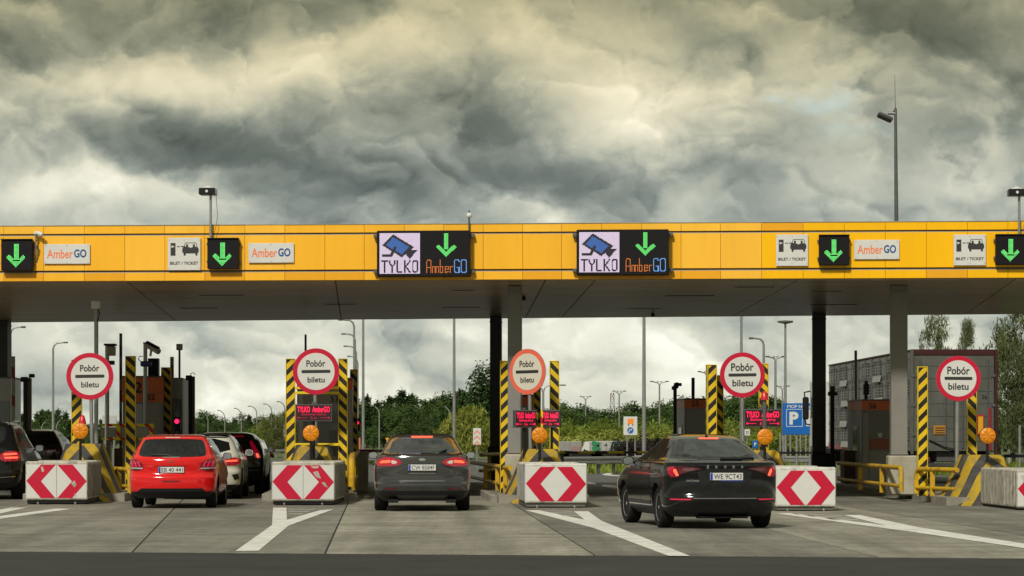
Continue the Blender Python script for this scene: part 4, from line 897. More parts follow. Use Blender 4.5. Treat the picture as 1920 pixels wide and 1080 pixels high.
D = 78.5; o = thing('speaker_case', 'black corrugated case on the roof of booth 52', 'equipment box', (X(287, D), D, Z(706, D) + .02), ARZ); k = D / F
for i in range(5): MB().cbox((-10 + i * 4) * k + .003, (-6 + i * 4) * k - .003, 0, .5, 0, 33 * k, .01).build('rib', M['black'], o)
o = pole_thing('sensor_pole', 'thin pole topped by a grey box behind booth 52', 'pole', 336.5, 656, 79.5, .03, M['steel_dark']); h = Z(656, 79.5) - .12; MB().cbox(-.085, .085, -.08, .08, h - .01, h + .165, .015).build('sensor_box', M['boothlight'], o)
def scanner(px0, px1, py, D, label, m1=M['black'], head=None):
    k = D / F; w = (px1 - px0) * k; o = thing('lane_scanner', label, 'scanner post', (X((px0 + px1) / 2, D), D, .12), ARZ, 'dark scanner posts'); h = Z(py, D) - .12
    MB().cbox(-w / 2, 0, 0, w, 0, h, .008).build('shaft', m1, o); MB().cbox(0.002, w / 2, 0.01, w, 0, h - .01, .008).build('brown_flank', mat('brown_flank', (.06, .042, .012), .5, var=.2), o)
    MB().cbox(-w / 2 - .07, w * .1, -.06, .1, h - .12, h + .02, .02).build('sensor', M['black'], o)
    if head: MB().cbox(head[0] * k, head[1] * k, -.1, .1, Z(head[3], D) - .12, Z(head[2], D) - .12, .02).build('camera_head', M['black'], o); MB().tube([((head[0] + 1) * k * .6, 0, h), ((head[0] + 2) * k, 0, Z(head[3], D) - .12 + .02)], .02, 6).build('camera_arm', M['black'], o)
    else: MB().tube([(-.02, 0, h), (-.02, 0, h + .07), (.06, 0, h + .09), (.1, 0, h + .03)], .012, 6).build('cable_loop', M['black'], o, smooth=60)
    return o
scanner(43.5, 58, 708, 80, 'dark scanner post with a camera head above the estate roof', head=(4, 14, 701, 708))
scanner(353, 365, 705, 79, 'dark scanner post with a cable loop above the white car')
def plainscan(px, py, D, w, label, arm):
    k = D / F; o = thing('lane_scanner', label, 'scanner post', (X(px, D), D, .12), ARZ, 'dark scanner posts'); h = Z(py, D) - .12
    MB().cbox(-w / 2, w / 2, 0, w, 0, h, .008).build('shaft', M['black'], o)
    for (a, b_, c, d_) in arm: MB().cbox(a * k, b_ * k, -.08, .12, Z(d_, D) - .12, Z(c, D) - .12, .012).build('sensor', M['black'], o)
    return o
plainscan(1266, 722, 78, .09, 'slim black scanner post with a camera head beside kiosk 55', [(-6, 3, 724, 731), (-2, 12, 718, 724), (0, 6, 717, 728)])
plainscan(1561, 735, 79, .10, 'slim black scanner post with a cross-shaped head in front of the trailer side', [(-8, 9, 735, 742), (-4, 4, 724, 735)])
plainscan(1624, 715, 79, .08, 'short black scanner stem above kiosk 56', [(-5, 5, 720, 740), (-3, 3, 714, 724)])
def raised_arm(px, pyt, pyb, D, w, m, label):
    o = thing('raised_barrier', label, 'barrier arm', (X(px, D), D, .12), ARZ, 'raised barrier arms'); MB().cbox(-w / 2, w / 2, -.04, .04, .5, Z(pyt, D) - .12, .01).build('arm', m, o); MB().cbox(-.18, .18, -.15, .15, 0, .95, .03).build('drive_cabinet', mat('cabinet_rust', (.12, .05, .02), .5, var=.2), o); return o
marmd = stripe_mat('barrier_arm_shaded_red', s(96, 22, 28), (.16, .155, .14), (.6, 1, 1), .62, .5, wear=.3)  # red and white bands, darkened in the colour to stand for shade
marml = stripe_mat('barrier_arm_pale_red', s(128, 42, 40), (.32, .31, .27), (.6, 1, 1), .8, .4, wear=.3)
raised_arm(25, 668, 0, 82, .10, marml, 'raised barrier arm with faded red bands beside the dark column at the frame edge')
raised_arm(226.5, 625, 0, 81, .08, marmd, 'tall raised barrier arm with dark red bands beside booth 52')
raised_arm(322.5, 669, 0, 80, .10, marml, 'raised barrier arm with a red mark behind the booth 52 striped post')
raised_arm(573, 627, 0, 80, .06, mat('arm_rust', (.07, .035, .025), .5, var=.3), 'thin raised barrier arm showing above the second round sign')
raised_arm(1299.5, 708, 0, 82, .09, M['black'], 'black raised barrier arm above kiosk 55')
raised_arm(1604.5, 657, 0, 81, .07, M['steel_dark'], 'dark raised barrier arm in front of the trailer side')
def closed_arm(px0, px1, py0, py1, D, m, label):
    k = D / F; o = thing('closed_barrier', label, 'barrier arm', (X(px0, D), D, 0), 0, 'lowered barrier arms'); MB().cbox(0, (px1 - px0) * k, -.03, .03, Z(py1, D), Z(py0, D), .008).build('arm', m, o)
    MB().cbox(-.12, .12, .0, .3, .1, Z(py1, D), .02).build('drive_cabinet', M['steel_dark'], o); return o
closed_arm(470, 556, 842.5, 847, 92, marmd, 'lowered red and dark barrier arm across the lane of the white car')
closed_arm(664, 742, 842.5, 848, 88, marmd, 'lowered red and dark barrier arm beside the grey liftback roof')
closed_arm(1050, 1232, 846, 850.5, 88, M['armyel'], 'lowered yellow and black barrier arm in front of the parked lorries')
closed_arm(1440, 1524, 847, 851, 92, M['black'], 'lowered dark barrier arm below the blue parking sign')
closed_arm(1880, 1960, 852, 858, 90, M['black'], 'lowered dark barrier arm beside the trailer rear')
def signal(px, py0, py1, D, w, label, pys):
    k = D / F; o = thing('signal_lamp', label, 'traffic light', (X(px, D), D, .12), ARZ); za, zb_ = Z(py1, D) - .12, Z(py0, D) - .12
    MB().cbox(-w / 2, w / 2, -.08, .1, za, zb_, .02).build('housing', M['black'], o); MB().lathe([(w * .33, -.088), (w * .33, -.082)], 16, 'y', 0, (0, 0, Z(pys, D) - .12)).build('red_lens', M['pink'], o)
    MB().tube([(0, .05, 0), (0, .05, za)], .03, 8).build('stem', M['steel_dark'], o); return o
signal(332, 782, 808, 77, .19, 'red traffic signal above the red hatchback roof', 790)
signal(670.5, 784, 808, 75, .12, 'red traffic signal edge on beside the darker striped post', 793)
# reflective hazard frame around a grey panel on the first island
D = 69.5; k = D / F; o = thing('hazard_frame', 'grey panel framed by red and yellow reflective strips beside the camera poles', 'barrier', (X(238, D), D, .12), ARZ)
mref = stripe_mat('reflective_red_yellow', s(190, 25, 42), s(214, 200, 20), (1, 0, 1), .30, .4, wear=.1)
zz = lambda py: Z(py, D) - .12; xx = lambda px: (px - 238) * k
MB().cbox(xx(190), xx(288), 0, .05, zz(820), zz(801), .006).build('panel', M['boothgrey'], o)
for (a, b_, c, d_) in ((190, 289, 794.5, 800), (190, 289, 821, 825.5)): MB().cbox(xx(a), xx(b_), -.04, -.003, zz(d_), zz(c), .004).build('strip', mref, o)
for (a, b_) in ((218.5, 226.5), (280, 288)): MB().cbox(xx(a), xx(b_), -.06, -.042, zz(825), zz(795), .004).build('strip', mref, o)
for a in (200, 275): MB().tube([(xx(a), .08, 0), (xx(a), .08, zz(801))], .03, 8).build('leg', M['steel_dark'], o)
for (px, D, py, r, lab) in ((198, 66.4, 760, .02, 'thin grey stake beside the first sign pole'), (207, 70, 830, .03, 'low grey stake at the first nose')):
    o = pole_thing('stake', lab, 'stake', px, py, D, r)
# ================================================================== VEHICLES
def paint(name, c, metal=0.0, rough=0.28, coat=1.0, dust=0.25):
    return mat(name, c, rough, metal, spec=0.08, coat=coat, var=0.03, vs=2, dirt=(c[0] * .5 + .06, c[1] * .5 + .055, c[2] * .5 + .045), da=dust, ds=1.2)
MG = mat('tinted_car_glass', (0.008, 0.009, 0.009), 0.04, spec=0.5)
MT = mat('tyre_rubber', (0.013, 0.013, 0.013), 0.85, spec=.2, var=0.2, bump=0.2)
MTR = mat('black_car_trim', (0.011, 0.011, 0.012), 0.45, spec=.3, var=0.1)
MCH = mat('chrome', (0.62, 0.62, 0.62), 0.12, 1.0)
MRIM = mat('alloy_grey', (0.50, 0.50, 0.50), 0.35, 0.3); MRIMD = mat('alloy_dark', (0.05, 0.05, 0.052), 0.35, 0.6)
MTL = mat('tail_lamp_red', (0.30, 0.006, 0.02), 0.10, coat=1.0, emit=(0.9, 0.0, 0.05), es=0.10)
MTD = mat('tail_lamp_dark', (0.10, 0.006, 0.014), 0.10, coat=1.0)
MTLIT = mat('tail_lamp_lit', (0.6, 0.05, 0.03), 0.2, emit=(1.0, 0.12, 0.05), es=1.1)
MTPINK = mat('lamp_reflector_glow', (0.5, 0.02, 0.06), 0.2, emit=(1.0, 0.02, 0.10), es=0.15)
MTCL = mat('lamp_clear', (0.55, 0.50, 0.48), 0.08, coat=1.0)
MPL = mat('plate_white', (0.60, 0.60, 0.57), 0.35, var=.04); MPB = mat('plate_blue', s(20, 60, 160), 0.4)
def pchip(zs, vals, z):
    i = max(0, min(len(zs) - 2, int(np.searchsorted(zs, z) - 1))); h = zs[i + 1] - zs[i]; t = min(1, max(0, (z - zs[i]) / h))
    d = [(vals[j + 1] - vals[j]) / (zs[j + 1] - zs[j]) for j in range(len(zs) - 1)]
    def sl(j):
        if j == 0: return d[0]
        if j == len(zs) - 1: return d[-1]
        a, b = d[j - 1], d[j]
        return 0 if a * b <= 0 else 2 * a * b / (a + b)
    m0, m1 = sl(i) * h, sl(i + 1) * h
    return (2 * t ** 3 - 3 * t * t + 1) * vals[i] + (t ** 3 - 2 * t * t + t) * m0 + (-2 * t ** 3 + 3 * t * t) * vals[i + 1] + (t ** 3 - t * t) * m1
class Shape:
    def __init__(s_, prof, m=3.2): s_.p = prof; s_.z = [r[0] for r in prof]; s_.m = m
    def at(s_, z): return [pchip(s_.z, [r[k] for r in s_.p], z) for k in range(1, 6)]       # w, yr, yf, bow, R
    def rear(s_, x, z, front=False):
        w, yr, yf, bow, Rr = s_.at(z); u = max(-.9999, min(.9999, x / w)); q = bow * u * u + Rr * (1 - (1 - abs(u) ** s_.m) ** (1 / s_.m))
        return (x, (yf - q) if front else (yr + q), z)
    def side(s_, y, z, sx):
        w, yr, yf, bow, Rr = s_.at(z); lo, hi = 0.0, .9999
        if y > (yr + yf) / 2: y2 = yr + (yf - y)
        else: y2 = y
        f = lambda u: yr + bow * u * u + Rr * (1 - (1 - u ** s_.m) ** (1 / s_.m))
        if y2 >= f(.9999): return (sx * w, y, z)
        for _ in range(30):
            mid = (lo + hi) / 2
            if f(mid) < y2: lo = mid
            else: hi = mid
        return (sx * w * lo, y, z)
def smoothpoly(p, it=2):
    for _ in range(it):
        q = []
        for i in range(len(p)):
            a, b = p[i], p[(i + 1) % len(p)]; q += [(a[0] * .75 + b[0] * .25, a[1] * .75 + b[1] * .25), (a[0] * .25 + b[0] * .75, a[1] * .25 + b[1] * .75)]
        p = q
    return p
def patch(fn, poly, off, m, name, parent, step=.06, rnd=1, thick=.012):
    p = smoothpoly(list(poly), rnd) if rnd else list(poly)
    q = []
    for i in range(len(p)):                                   # long edges get intermediate points
        a, b = p[i], p[(i + 1) % len(p)]; l = math.hypot(b[0] - a[0], b[1] - a[1]); k = max(1, int(l / step))
        q += [(a[0] + (b[0] - a[0]) * t / k, a[1] + (b[1] - a[1]) * t / k) for t in range(k)]
    p = q; n = len(p)
    x0, x1 = min(a for a, _ in p), max(a for a, _ in p); z0, z1 = min(b for _, b in p), max(b for _, b in p); pts = list(p)
    x = x0 + step / 2
    while x < x1:
        z = z0 + step / 2
        while z < z1:
            ins = False; dmin = 9
            for i in range(n):
                (xa, za), (xb, zb) = p[i], p[i - 1]
                if (za > z) != (zb > z) and x < (xb - xa) * (z - za) / (zb - za) + xa: ins = not ins
                dmin = min(dmin, math.hypot(xa - x, za - z))
            if ins and dmin > step * .4: pts.append((x, z))
            z += step
        x += step
    vs, es, fs, ov, oe, of = delaunay_2d_cdt([Vector(a) for a in pts], [], [list(range(n))], 1, 1e-5)
    def off_pt(a, b, o):
        P0 = Vector(fn(a, b)); e = .004; da = Vector(fn(a + e, b)) - Vector(fn(a - e, b)); db = Vector(fn(a, b + e)) - Vector(fn(a, b - e)); nn_ = da.cross(db)
        if nn_.length < 1e-12: return P0
        return P0 + nn_.normalized() * o * sgn
    # orientation: outward is away from the car's middle
    ca, cb = sum(a for a, _ in p) / n, sum(b for _, b in p) / n; P0 = Vector(fn(ca, cb)); e = .004
    nn_ = (Vector(fn(ca + e, cb)) - Vector(fn(ca - e, cb))).cross(Vector(fn(ca, cb + e)) - Vector(fn(ca, cb - e)))
    sgn = 1 if nn_.dot(P0 - Vector((0, 2.2, .5))) > 0 else -1
    top = [off_pt(v.x, v.y, off) for v in vs]; b = MB(); b.add(top, [tuple(f) for f in fs])
    cnt = {}
    for f in fs:
        for i in range(len(f)): cnt[frozenset((f[i], f[i - 1]))] = cnt.get(frozenset((f[i], f[i - 1])), 0) + 1
    be = [tuple(k) for k, v in cnt.items() if v == 1]; low = {}
    base = len(b.v)
    for e_ in be:
        for i in e_:
            if i not in low: low[i] = len(b.v); b.v.append(tuple(off_pt(vs[i].x, vs[i].y, off - thick)))
    for (i, j) in be: b.f.append((i, j, low[j], low[i])); b.mi.append(0)
    return b.build(name, m, parent, smooth=50)
def rim_mesh(r, w, spokes, style):
    b = MB(); yo = w * .42
    b.lathe([(r, -w * .4), (r * .98, yo), (r * .90, yo - .012), (r * .86, yo - .05), (r * .82, -w * .3)], 32, 'x')
    b.lathe([(r * .22, yo - .10), (r * .20, yo - .01), (r * .10, yo), (0, yo)], 16, 'x')
    for k in range(spokes):
        a = 2 * math.pi * k / spokes
        for da in ((-.16, .16) if style == 'y' else (0,)):
            c0, c1 = a, a + da; wd = .018 if style == 'y' else r * .11
            p0 = (math.cos(c0) * r * .15, math.sin(c0) * r * .15); p1 = (math.cos(c1) * r * .9, math.sin(c1) * r * .9); dx, dy = p1[0] - p0[0], p1[1] - p0[1]; l = math.hypot(dx, dy); nx, ny = -dy / l * wd, dx / l * wd
            vs = []
            for xo in (yo - .035, yo - .008): vs += [(xo, p0[0] + nx, p0[1] + ny), (xo, p1[0] + nx, p1[1] + ny), (xo, p1[0] - nx, p1[1] - ny), (xo, p0[0] - nx, p0[1] - ny)]
            b.add(vs, [(0, 1, 2, 3), (7, 6, 5, 4), (0, 4, 5, 1), (1, 5, 6, 2), (2, 6, 7, 3), (3, 7, 4, 0)])
    return b
_wm = {}
def wheels(o, track, axles, r, tw, mrim=MRIM, spokes=5, style='p', steer=0.0):
    key = (r, tw, mrim.name, spokes, style)
    if key not in _wm:
        t_ = MB(); rr_ = r * .66; t_.lathe([(rr_, -tw / 2 + .02), (r * .9, -tw / 2), (r * .98, -tw / 2 + .02), (r, -tw / 2 + .045), (r, tw / 2 - .045), (r * .98, tw / 2 - .02), (r * .9, tw / 2), (rr_, tw / 2 - .02)], 40, 'x')
        _wm[key] = (t_.mesh('wheel', MT, 40), rim_mesh(rr_ * 1.0, tw, spokes, style).mesh('rim', mrim, 35), MB().lathe([(r * .62, -.02), (r * .62, .02)], 20, 'x').mesh('brake_disc', M['steel_dark'], 40))
    for ai, y in enumerate(axles):
        for sx in (-1, 1):
            wl = link('wheel', _wm[key][0], o, (sx * (track / 2), y, r)); wl.rotation_euler = (0, 0, (0 if sx > 0 else math.pi) + (steer if ai else 0))
            link('rim', _wm[key][1], wl); link('brake_disc', _wm[key][2], wl)
def car(label, cat, x, D, rz, prof, zb, axles, r, tw, track, mp, m=3.2, rims=(MRIM, 5, 'p'), steer=0.0, lower=MTR, group=None, z=0.0, zc=None):
    S = Shape(prof, m); o = thing('car', label, cat, (x, D, z), rz, group); b = MB(); zs = []
    for i in range(len(S.z) - 1):
        k = max(2, int((S.z[i + 1] - S.z[i]) / .022)); zs += [S.z[i] + (S.z[i + 1] - S.z[i]) * t / k for t in range(k)]
    zs.append(S.z[-1]); us = [math.sin(math.pi / 2 * t / 12) for t in range(-12, 13)]; us[0], us[-1] = -.99999, .99999
    ring0 = None; nr = len(us)
    for z_ in zs:
        w = S.at(z_)[0]; b.v += [S.rear(u_ * w, z_) for u_ in us] + [S.rear(u_ * w, z_, True) for u_ in us[::-1]]
    n = 2 * nr
    for j in range(len(zs) - 1):
        for k in range(n):
            k2 = (k + 1) % n; b.f.append((j * n + k, j * n + k2, (j + 1) * n + k2, (j + 1) * n + k)); b.mi.append(1 if (zs[j] + zs[j + 1]) / 2 < zb else 0)
    b.f.append(tuple(range(n))[::-1]); b.mi.append(1); b.f.append(tuple((len(zs) - 1) * n + k for k in range(n))); b.mi.append(0)
    me = b.mesh('body', [mp, lower]); body = link('body', me, o)
    # wheel arches cut out of the shell
    c = MB()
    for y in axles: c.lathe([(r + .055, -1.3), (r + .055, 1.3)], 36, 'x', 1, (0, y, r + .01))
    cm = c.mesh('arch_cutter', [mp, lower]); co = bpy.data.objects.new('arch_cutter', cm); COL.objects.link(co)
    tmp = bpy.data.objects.new('tmp_body', me); COL.objects.link(tmp); md = tmp.modifiers.new('b', 'BOOLEAN'); md.object = co; md.operation = 'DIFFERENCE'; md.solver = 'EXACT'
    dg = bpy.context.evaluated_depsgraph_get(); nm = bpy.data.meshes.new_from_object(tmp.evaluated_get(dg)); nm.name = 'body'
    bpy.data.objects.remove(tmp); bpy.data.objects.remove(co); body.data = nm
    nm.polygons.foreach_set('use_smooth', [True] * len(nm.polygons)); nm.set_sharp_from_angle(angle=R(38))
    MB().cbox(-track / 2 + tw * .6, track / 2 - tw * .6, axles[0] - r - .2, axles[1] + r + .2, .20, .75, .03).build('underbody', M['black'], o)
    wheels(o, track, axles, r, tw, *rims, steer=steer)
    return o, S
def rp(S): return lambda x, z: S.rear(x, z)
def plate_on(o, S, xc, zc, w, h, txt, blue=True, off=.012):
    y = S.rear(xc, zc)[1] - off; p = MB().cbox(xc - w / 2, xc + w / 2, y - .012, y, zc - h / 2, zc + h / 2, .003).build('licence_plate', MPL, o)
    MB().box(xc - w / 2 - .006, xc + w / 2 + .006, y - .008, y + .01, zc - h / 2 - .006, zc + h / 2 + .006).build('plate_holder', MTR, p)
    if blue: MB().box(xc - w / 2 + .004, xc - w / 2 + .042, y - .0135, y - .0122, zc - h / 2 + .004, zc + h / 2 - .004).build('country_band', MPB, p)
    text(txt, w * .84, h * .70, M['ink'], 'lettering', p, (xc + .020, y - .0135, zc), .008)
def mirror_x(poly): return [(-a, b) for a, b in poly][::-1]
def wing_mirror(o, sx, x, y, z, w, h, m, glass=True):
    b = MB(); b.cbox(min(sx * (x - .10), sx * (x + .02)), max(sx * (x - .10), sx * (x + .02)), y + .06, y + .12, z - h * .3, z - h * .1, .01); b.build('mirror_arm', MTR, o)
    cx = sx * (x + w / 2); vs = smoothpoly([(-w / 2, -h * .40), (w * .38, -h * .5), (w / 2, -h * .1), (w * .42, h * .42), (-w * .36, h * .5), (-w / 2, h * .1)], 2)
    q = MB(); rows = [(0, 1.0), (.05, 1.0), (.11, .85), (.15, .5)]; n = len(vs)
    for (yy, sc_) in rows: q.v += [(cx + sx * a * sc_, y + yy, z + b_ * sc_) for a, b_ in vs]
    for j in range(3):
        for k in range(n): q.f.append((j * n + k, j * n + (k + 1) % n, (j + 1) * n + (k + 1) % n, (j + 1) * n + k)); q.mi.append(0)
    q.f += [tuple(range(n))[::-1], tuple(3 * n + k for k in range(n))]; q.mi += [0, 0]; c = q.build('wing_mirror', m, o, smooth=40)
    MB().prism([(cx + sx * a * .86, z + b_ * .84) for a, b_ in vs], y - .004, y - .001).build('mirror_glass', mat('mirror_glass', (.30, .33, .33), .06, .6), c)
def fin(o, y, z, h=.07):
    MB().add([(-.02, y, z), (.02, y, z), (.02, y + .13, z), (-.02, y + .13, z), (0, y + .015, z + h), (0, y + .05, z + h * .9)], [(0, 1, 4), (1, 2, 5, 4), (2, 3, 5), (3, 0, 4, 5)]).build('roof_antenna', MTR, o, smooth=60)

# ---------------------------------------------------------------- grey liftback (middle lane)
mgun = paint('gunmetal_paint', (0.080, 0.083, 0.083), 0.65, 0.16, dust=.02, coat=.9)
P_F = [(.20, .76, .22, 4.55, .05, .35), (.30, .86, .10, 4.72, .06, .45), (.42, .905, .035, 4.80, .07, .55), (.50, .915, .0, 4.84, .08, .60), (.525, .918, .005, 4.84, .08, .60), (.56, .92, .08, 4.83, .08, .55), (.68, .925, .10, 4.80, .08, .5), (.76, .925, .085, 4.62, .08, .5),
       (.92, .915, .075, 4.2, .09, .5), (1.0, .895, .085, 3.75, .10, .46), (1.05, .872, .10, 3.60, .10, .42), (1.07, .85, .17, 3.52, .11, .40), (1.09, .80, .40, 3.45, .12, .34), (1.18, .745, .66, 3.18, .12, .30), (1.30, .68, 1.02, 2.85, .12, .28), (1.40, .622, 1.34, 2.58, .12, .26), (1.44, .592, 1.55, 2.42, .12, .24), (1.465, .545, 1.75, 2.30, .10, .2), (1.482, .43, 1.95, 2.15, .08, .15)]
o, S = car('gunmetal grey liftback with lit brake lamps and plate CW 8584F', 'car', X(791.5, 54.6), 54.6, R(1.85), P_F, .40, (.98, 3.83), .335, .235, 1.59, mgun, rims=(MRIM, 5, 'p'))
f = rp(S)
patch(f, [(-.62, 1.085), (.62, 1.085), (.64, 1.10), (.565, 1.36), (.50, 1.385), (-.50, 1.385), (-.565, 1.36), (-.64, 1.10)], .004, MG, 'rear_window', o, .07, 1)
patch(f, [(-.60, 1.035), (.60, 1.035), (.585, .60), (.46, .575), (-.46, .575), (-.585, .60)], .004, mgun, 'boot_lid', o, .06, 1)
patch(f, [(-.40, .925), (.40, .925), (.26, .735), (-.26, .735)], .0065, mgun, 'plate_recess', o, .05, 0)
patch(f, [(-.255, .735), (.255, .735), (.255, .722), (-.255, .722)], .012, MCH, 'recess_lip', o, .08, 0)
patch(f, [(-.43, .583), (.43, .583), (.43, .574), (-.43, .574)], .009, MCH, 'boot_highlight', o, .08, 0)  # chrome line added as the highlight along the boot lid edge
TL = [(.372, .93), (.45, .985), (.58, 1.028), (.72, 1.032), (.82, .985), (.865, .91), (.84, .862), (.62, .858), (.47, .872)]
for sx in (-1, 1):
    P_ = TL if sx > 0 else mirror_x(TL); q = patch(f, P_, .014, MTL, 'tail_light', o, .05, 0)
    a = [(.60, .975), (.75, .965), (.80, .93), (.78, .915), (.60, .925)]; patch(f, a if sx > 0 else mirror_x(a), .018, MTLIT, 'lit_lens', q, .05, 0)
    a = [(.455, .940), (.58, .982), (.58, .905), (.50, .905)]; patch(f, a if sx > 0 else mirror_x(a), .018, MTCL, 'clear_lens', q, .05, 1)
    a = [(.47, .442), (.72, .452), (.74, .425), (.48, .415)]; patch(f, a if sx > 0 else mirror_x(a), .008, MTD, 'reflector', o, .05, 0)
    a = [(.60, .345), (.66, .345), (.65, .31), (.61, .31)]
plate_on(o, S, 0, .835, .52, .114, 'CW 8584F')
MB().lathe([(.068, -.008), (.06, -.012), (.05, -.012), (.046, -.004)], 24, 'y', 0, (0, 0, 0)).build('badge', MCH, o, (0, S.rear(0, .985)[1] - .004, .985)).scale = (1, 1, .42)
MB().lathe([(.058, -.007), (0, -.008)], 24, 'y').build('badge_field', mat('badge_blue', (.02, .04, .12), .2), o, (0, S.rear(0, .985)[1] - .004, .985)).scale = (1, 1, .40)
patch(f, [(-.21, 1.425), (.21, 1.425), (.20, 1.405), (-.20, 1.405)], .010, MTLIT, 'brake_strip', o, .05, 0)
patch(f, [(-.48, .30), (.48, .30), (.46, .26), (-.46, .26)], .01, mat('diffuser_grey', (.035, .035, .034), .5), 'diffuser', o, .08, 0)
y0 = S.rear(.35, 1.11)[1]; MB().tube([(.33, y0 - .02, 1.105), (.36, y0 + .02, 1.13), (.47, y0 + .16, 1.175)], .014, 6).build('wiper', MTR, o)
MB().tube([(.335, y0 - .025, 1.10), (.34, y0 - .02, 1.125)], .028, 8).build('wiper_hub', MTR, o)
for sx in (-1, 1):
    patch(lambda y, z, sx=sx: S.side(y, z, sx), [(1.1, 1.10), (3.05, 1.10), (2.45, 1.40), (1.6, 1.40)], .004, MG, 'side_window', o, .09, 1)
    wing_mirror(o, sx, .88, 2.9, 1.05, .19, .15, M['black'])
for zz in (1.066,): patch(f, [(-.70, zz + .01), (.70, zz + .01), (.70, zz - .008), (-.70, zz - .008)], .008, mgun, 'boot_spoiler', o, .06, 0)
for sx in (-1, 1): MB().cbox(sx * .55 - .1, sx * .55 + .1, .12, .3, .165, .23, .01).build('exhaust_box', M['black'], o)
fin(o, 1.7, 1.45, .05)

# ---------------------------------------------------------------- red hatchback
mred = paint('bright_red_paint', s(205, 18, 20), 0.0, 0.22, dust=.10)
P_R = [(.20, .72, .20, 3.72, .05, .3), (.28, .80, .07, 3.85, .06, .42), (.36, .855, .02, 3.90, .07, .5), (.50, .87, .0, 3.93, .08, .55), (.62, .872, .005, 3.92, .08, .55), (.66, .872, .045, 3.90, .09, .55), (.72, .868, .075, 3.80, .09, .52), (.82, .862, .06, 3.6, .09, .5), (.90, .855, .05, 3.3, .09, .48), (.98, .84, .065, 3.05, .09, .45),
       (1.02, .82, .11, 2.98, .09, .42), (1.06, .795, .17, 2.9, .09, .38), (1.2, .735, .30, 2.6, .09, .34), (1.34, .665, .44, 2.25, .09, .32), (1.385, .635, .46, 2.12, .09, .30), (1.41, .61, .50, 2.0, .08, .30), (1.44, .545, .72, 1.8, .08, .25), (1.456, .46, .95, 1.6, .06, .2), (1.464, .34, 1.1, 1.45, .05, .15)]
o, S = car('bright red hatchback with plate EB 40 441', 'car', X(320.5, 56.8), 56.8, R(1.3), P_R, .335, (.78, 3.32), .305, .205, 1.475, mred, rims=(MRIM, 5, 'p'))
f = rp(S)
patch(f, [(-.655, 1.035), (-.40, 1.015), (.40, 1.015), (.655, 1.035), (.665, 1.10), (.60, 1.33), (.50, 1.375), (-.50, 1.375), (-.60, 1.33), (-.665, 1.10)], .004, MG, 'rear_window', o, .07, 2)
patch(f, [(-.62, 1.0), (.62, 1.0), (.60, .74), (.45, .70), (.33, .655), (-.33, .655), (-.45, .70), (-.60, .74)], .004, mred, 'tailgate', o, .06, 1)
patch(f, [(-.52, .80), (-.34, .842), (.34, .842), (.52, .80), (.30, .69), (-.30, .69)], .0055, mred, 'plate_recess', o, .05, 0)
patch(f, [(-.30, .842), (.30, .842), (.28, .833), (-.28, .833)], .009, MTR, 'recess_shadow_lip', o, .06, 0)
TL = [(.545, .815), (.585, .90), (.68, .965), (.80, .985), (.845, .955), (.85, .84), (.76, .745), (.62, .755)]
for sx in (-1, 1):
    q = patch(f, TL if sx > 0 else mirror_x(TL), .010, MTD, 'tail_light', o, .05, 1)
    for k in range(3):
        a = [(.60 + .075 * k, .825), (.635 + .075 * k, .905 + .012 * k), (.675 + .07 * k, .945 + .010 * k), (.695 + .062 * k, .93 + .008 * k), (.665 + .072 * k, .895), (.645 + .075 * k, .825)]
        patch(f, a if sx > 0 else mirror_x(a), .014, MTPINK, 'claw_lens', q, .05, 0)
    a = [(.56, .805), (.84, .812), (.83, .79), (.58, .785)]; patch(f, a if sx > 0 else mirror_x(a), .014, MTCL, 'clear_lens', q, .05, 0)
    a = [(.50, .585), (.56, .585), (.55, .57), (.51, .57)]
plate_on(o, S, 0, .765, .504, .112, 'EB 40 441')
patch(f, [(-.19, .555), (.19, .555), (.15, .522), (-.15, .522)], .006, mat('fog_lamp_dark', (.16, .01, .012), .2), 'fog_lamp', o, .05, 0)
patch(f, [(-.60, .40), (.60, .40), (.68, .335), (-.68, .335)], .006, MTR, 'bumper_insert', o, .07, 0)
patch(f, [(-.17, 1.012), (.17, 1.012), (.16, .998), (-.16, .998)], .012, MCH, 'handle_strip', o, .06, 0)
b = MB(); yb = S.rear(0, .925)[1]
for sx in (-.012, .014): b.tube([(sx - .018, yb - .008, .905), (sx, yb - .012, .93), (sx + .012, yb - .01, .945), (sx + .018, yb - .008, .93)], .006, 6)
b.build('badge', MCH, o)
patch(f, [(-.47, .842), (-.37, .842), (-.37, .836), (-.47, .836)], .006, MCH, 'model_badge', o, .05, 0)
patch(f, [(-.16, 1.405), (.14, 1.405), (.13, 1.393), (-.15, 1.393)], .008, MTCL, 'brake_strip', o, .05, 0)
y0 = S.rear(0, 1.07)[1]; MB().tube([(.0, y0 - .03, 1.045), (-.2, y0 - .015, 1.065), (-.40, y0 - .0, 1.062)], [.02, .016, .008], 6).build('wiper', MTR, o, smooth=50)
for sx in (-1, 1):
    patch(lambda y, z, sx=sx: S.side(y, z, sx), [(.75, 1.10), (2.45, 1.02), (2.05, 1.36), (1.2, 1.395), (.8, 1.33)], .004, MG, 'side_window', o, .08, 1)
    patch(lambda y, z, sx=sx: S.side(y, z, sx), [(1.25, .30), (2.70, .30), (2.70, .98), (1.20, 1.0)], .004, mred, 'door', o, .10, 1)
    wing_mirror(o, sx, .84, 2.35, 1.02, .18, .15, M['black'])
MB().tube([(0, .62, 1.42), (0, .50, 1.60)], [.008, .004], 6).build('roof_antenna', MTR, o)
for sx in (-1, 1): MB().tube([(sx * .60, .7, 1.425), (sx * .62, 1.3, 1.43), (sx * .60, 1.9, 1.41)], .010, 6).build('roof_strip', MTR, o)

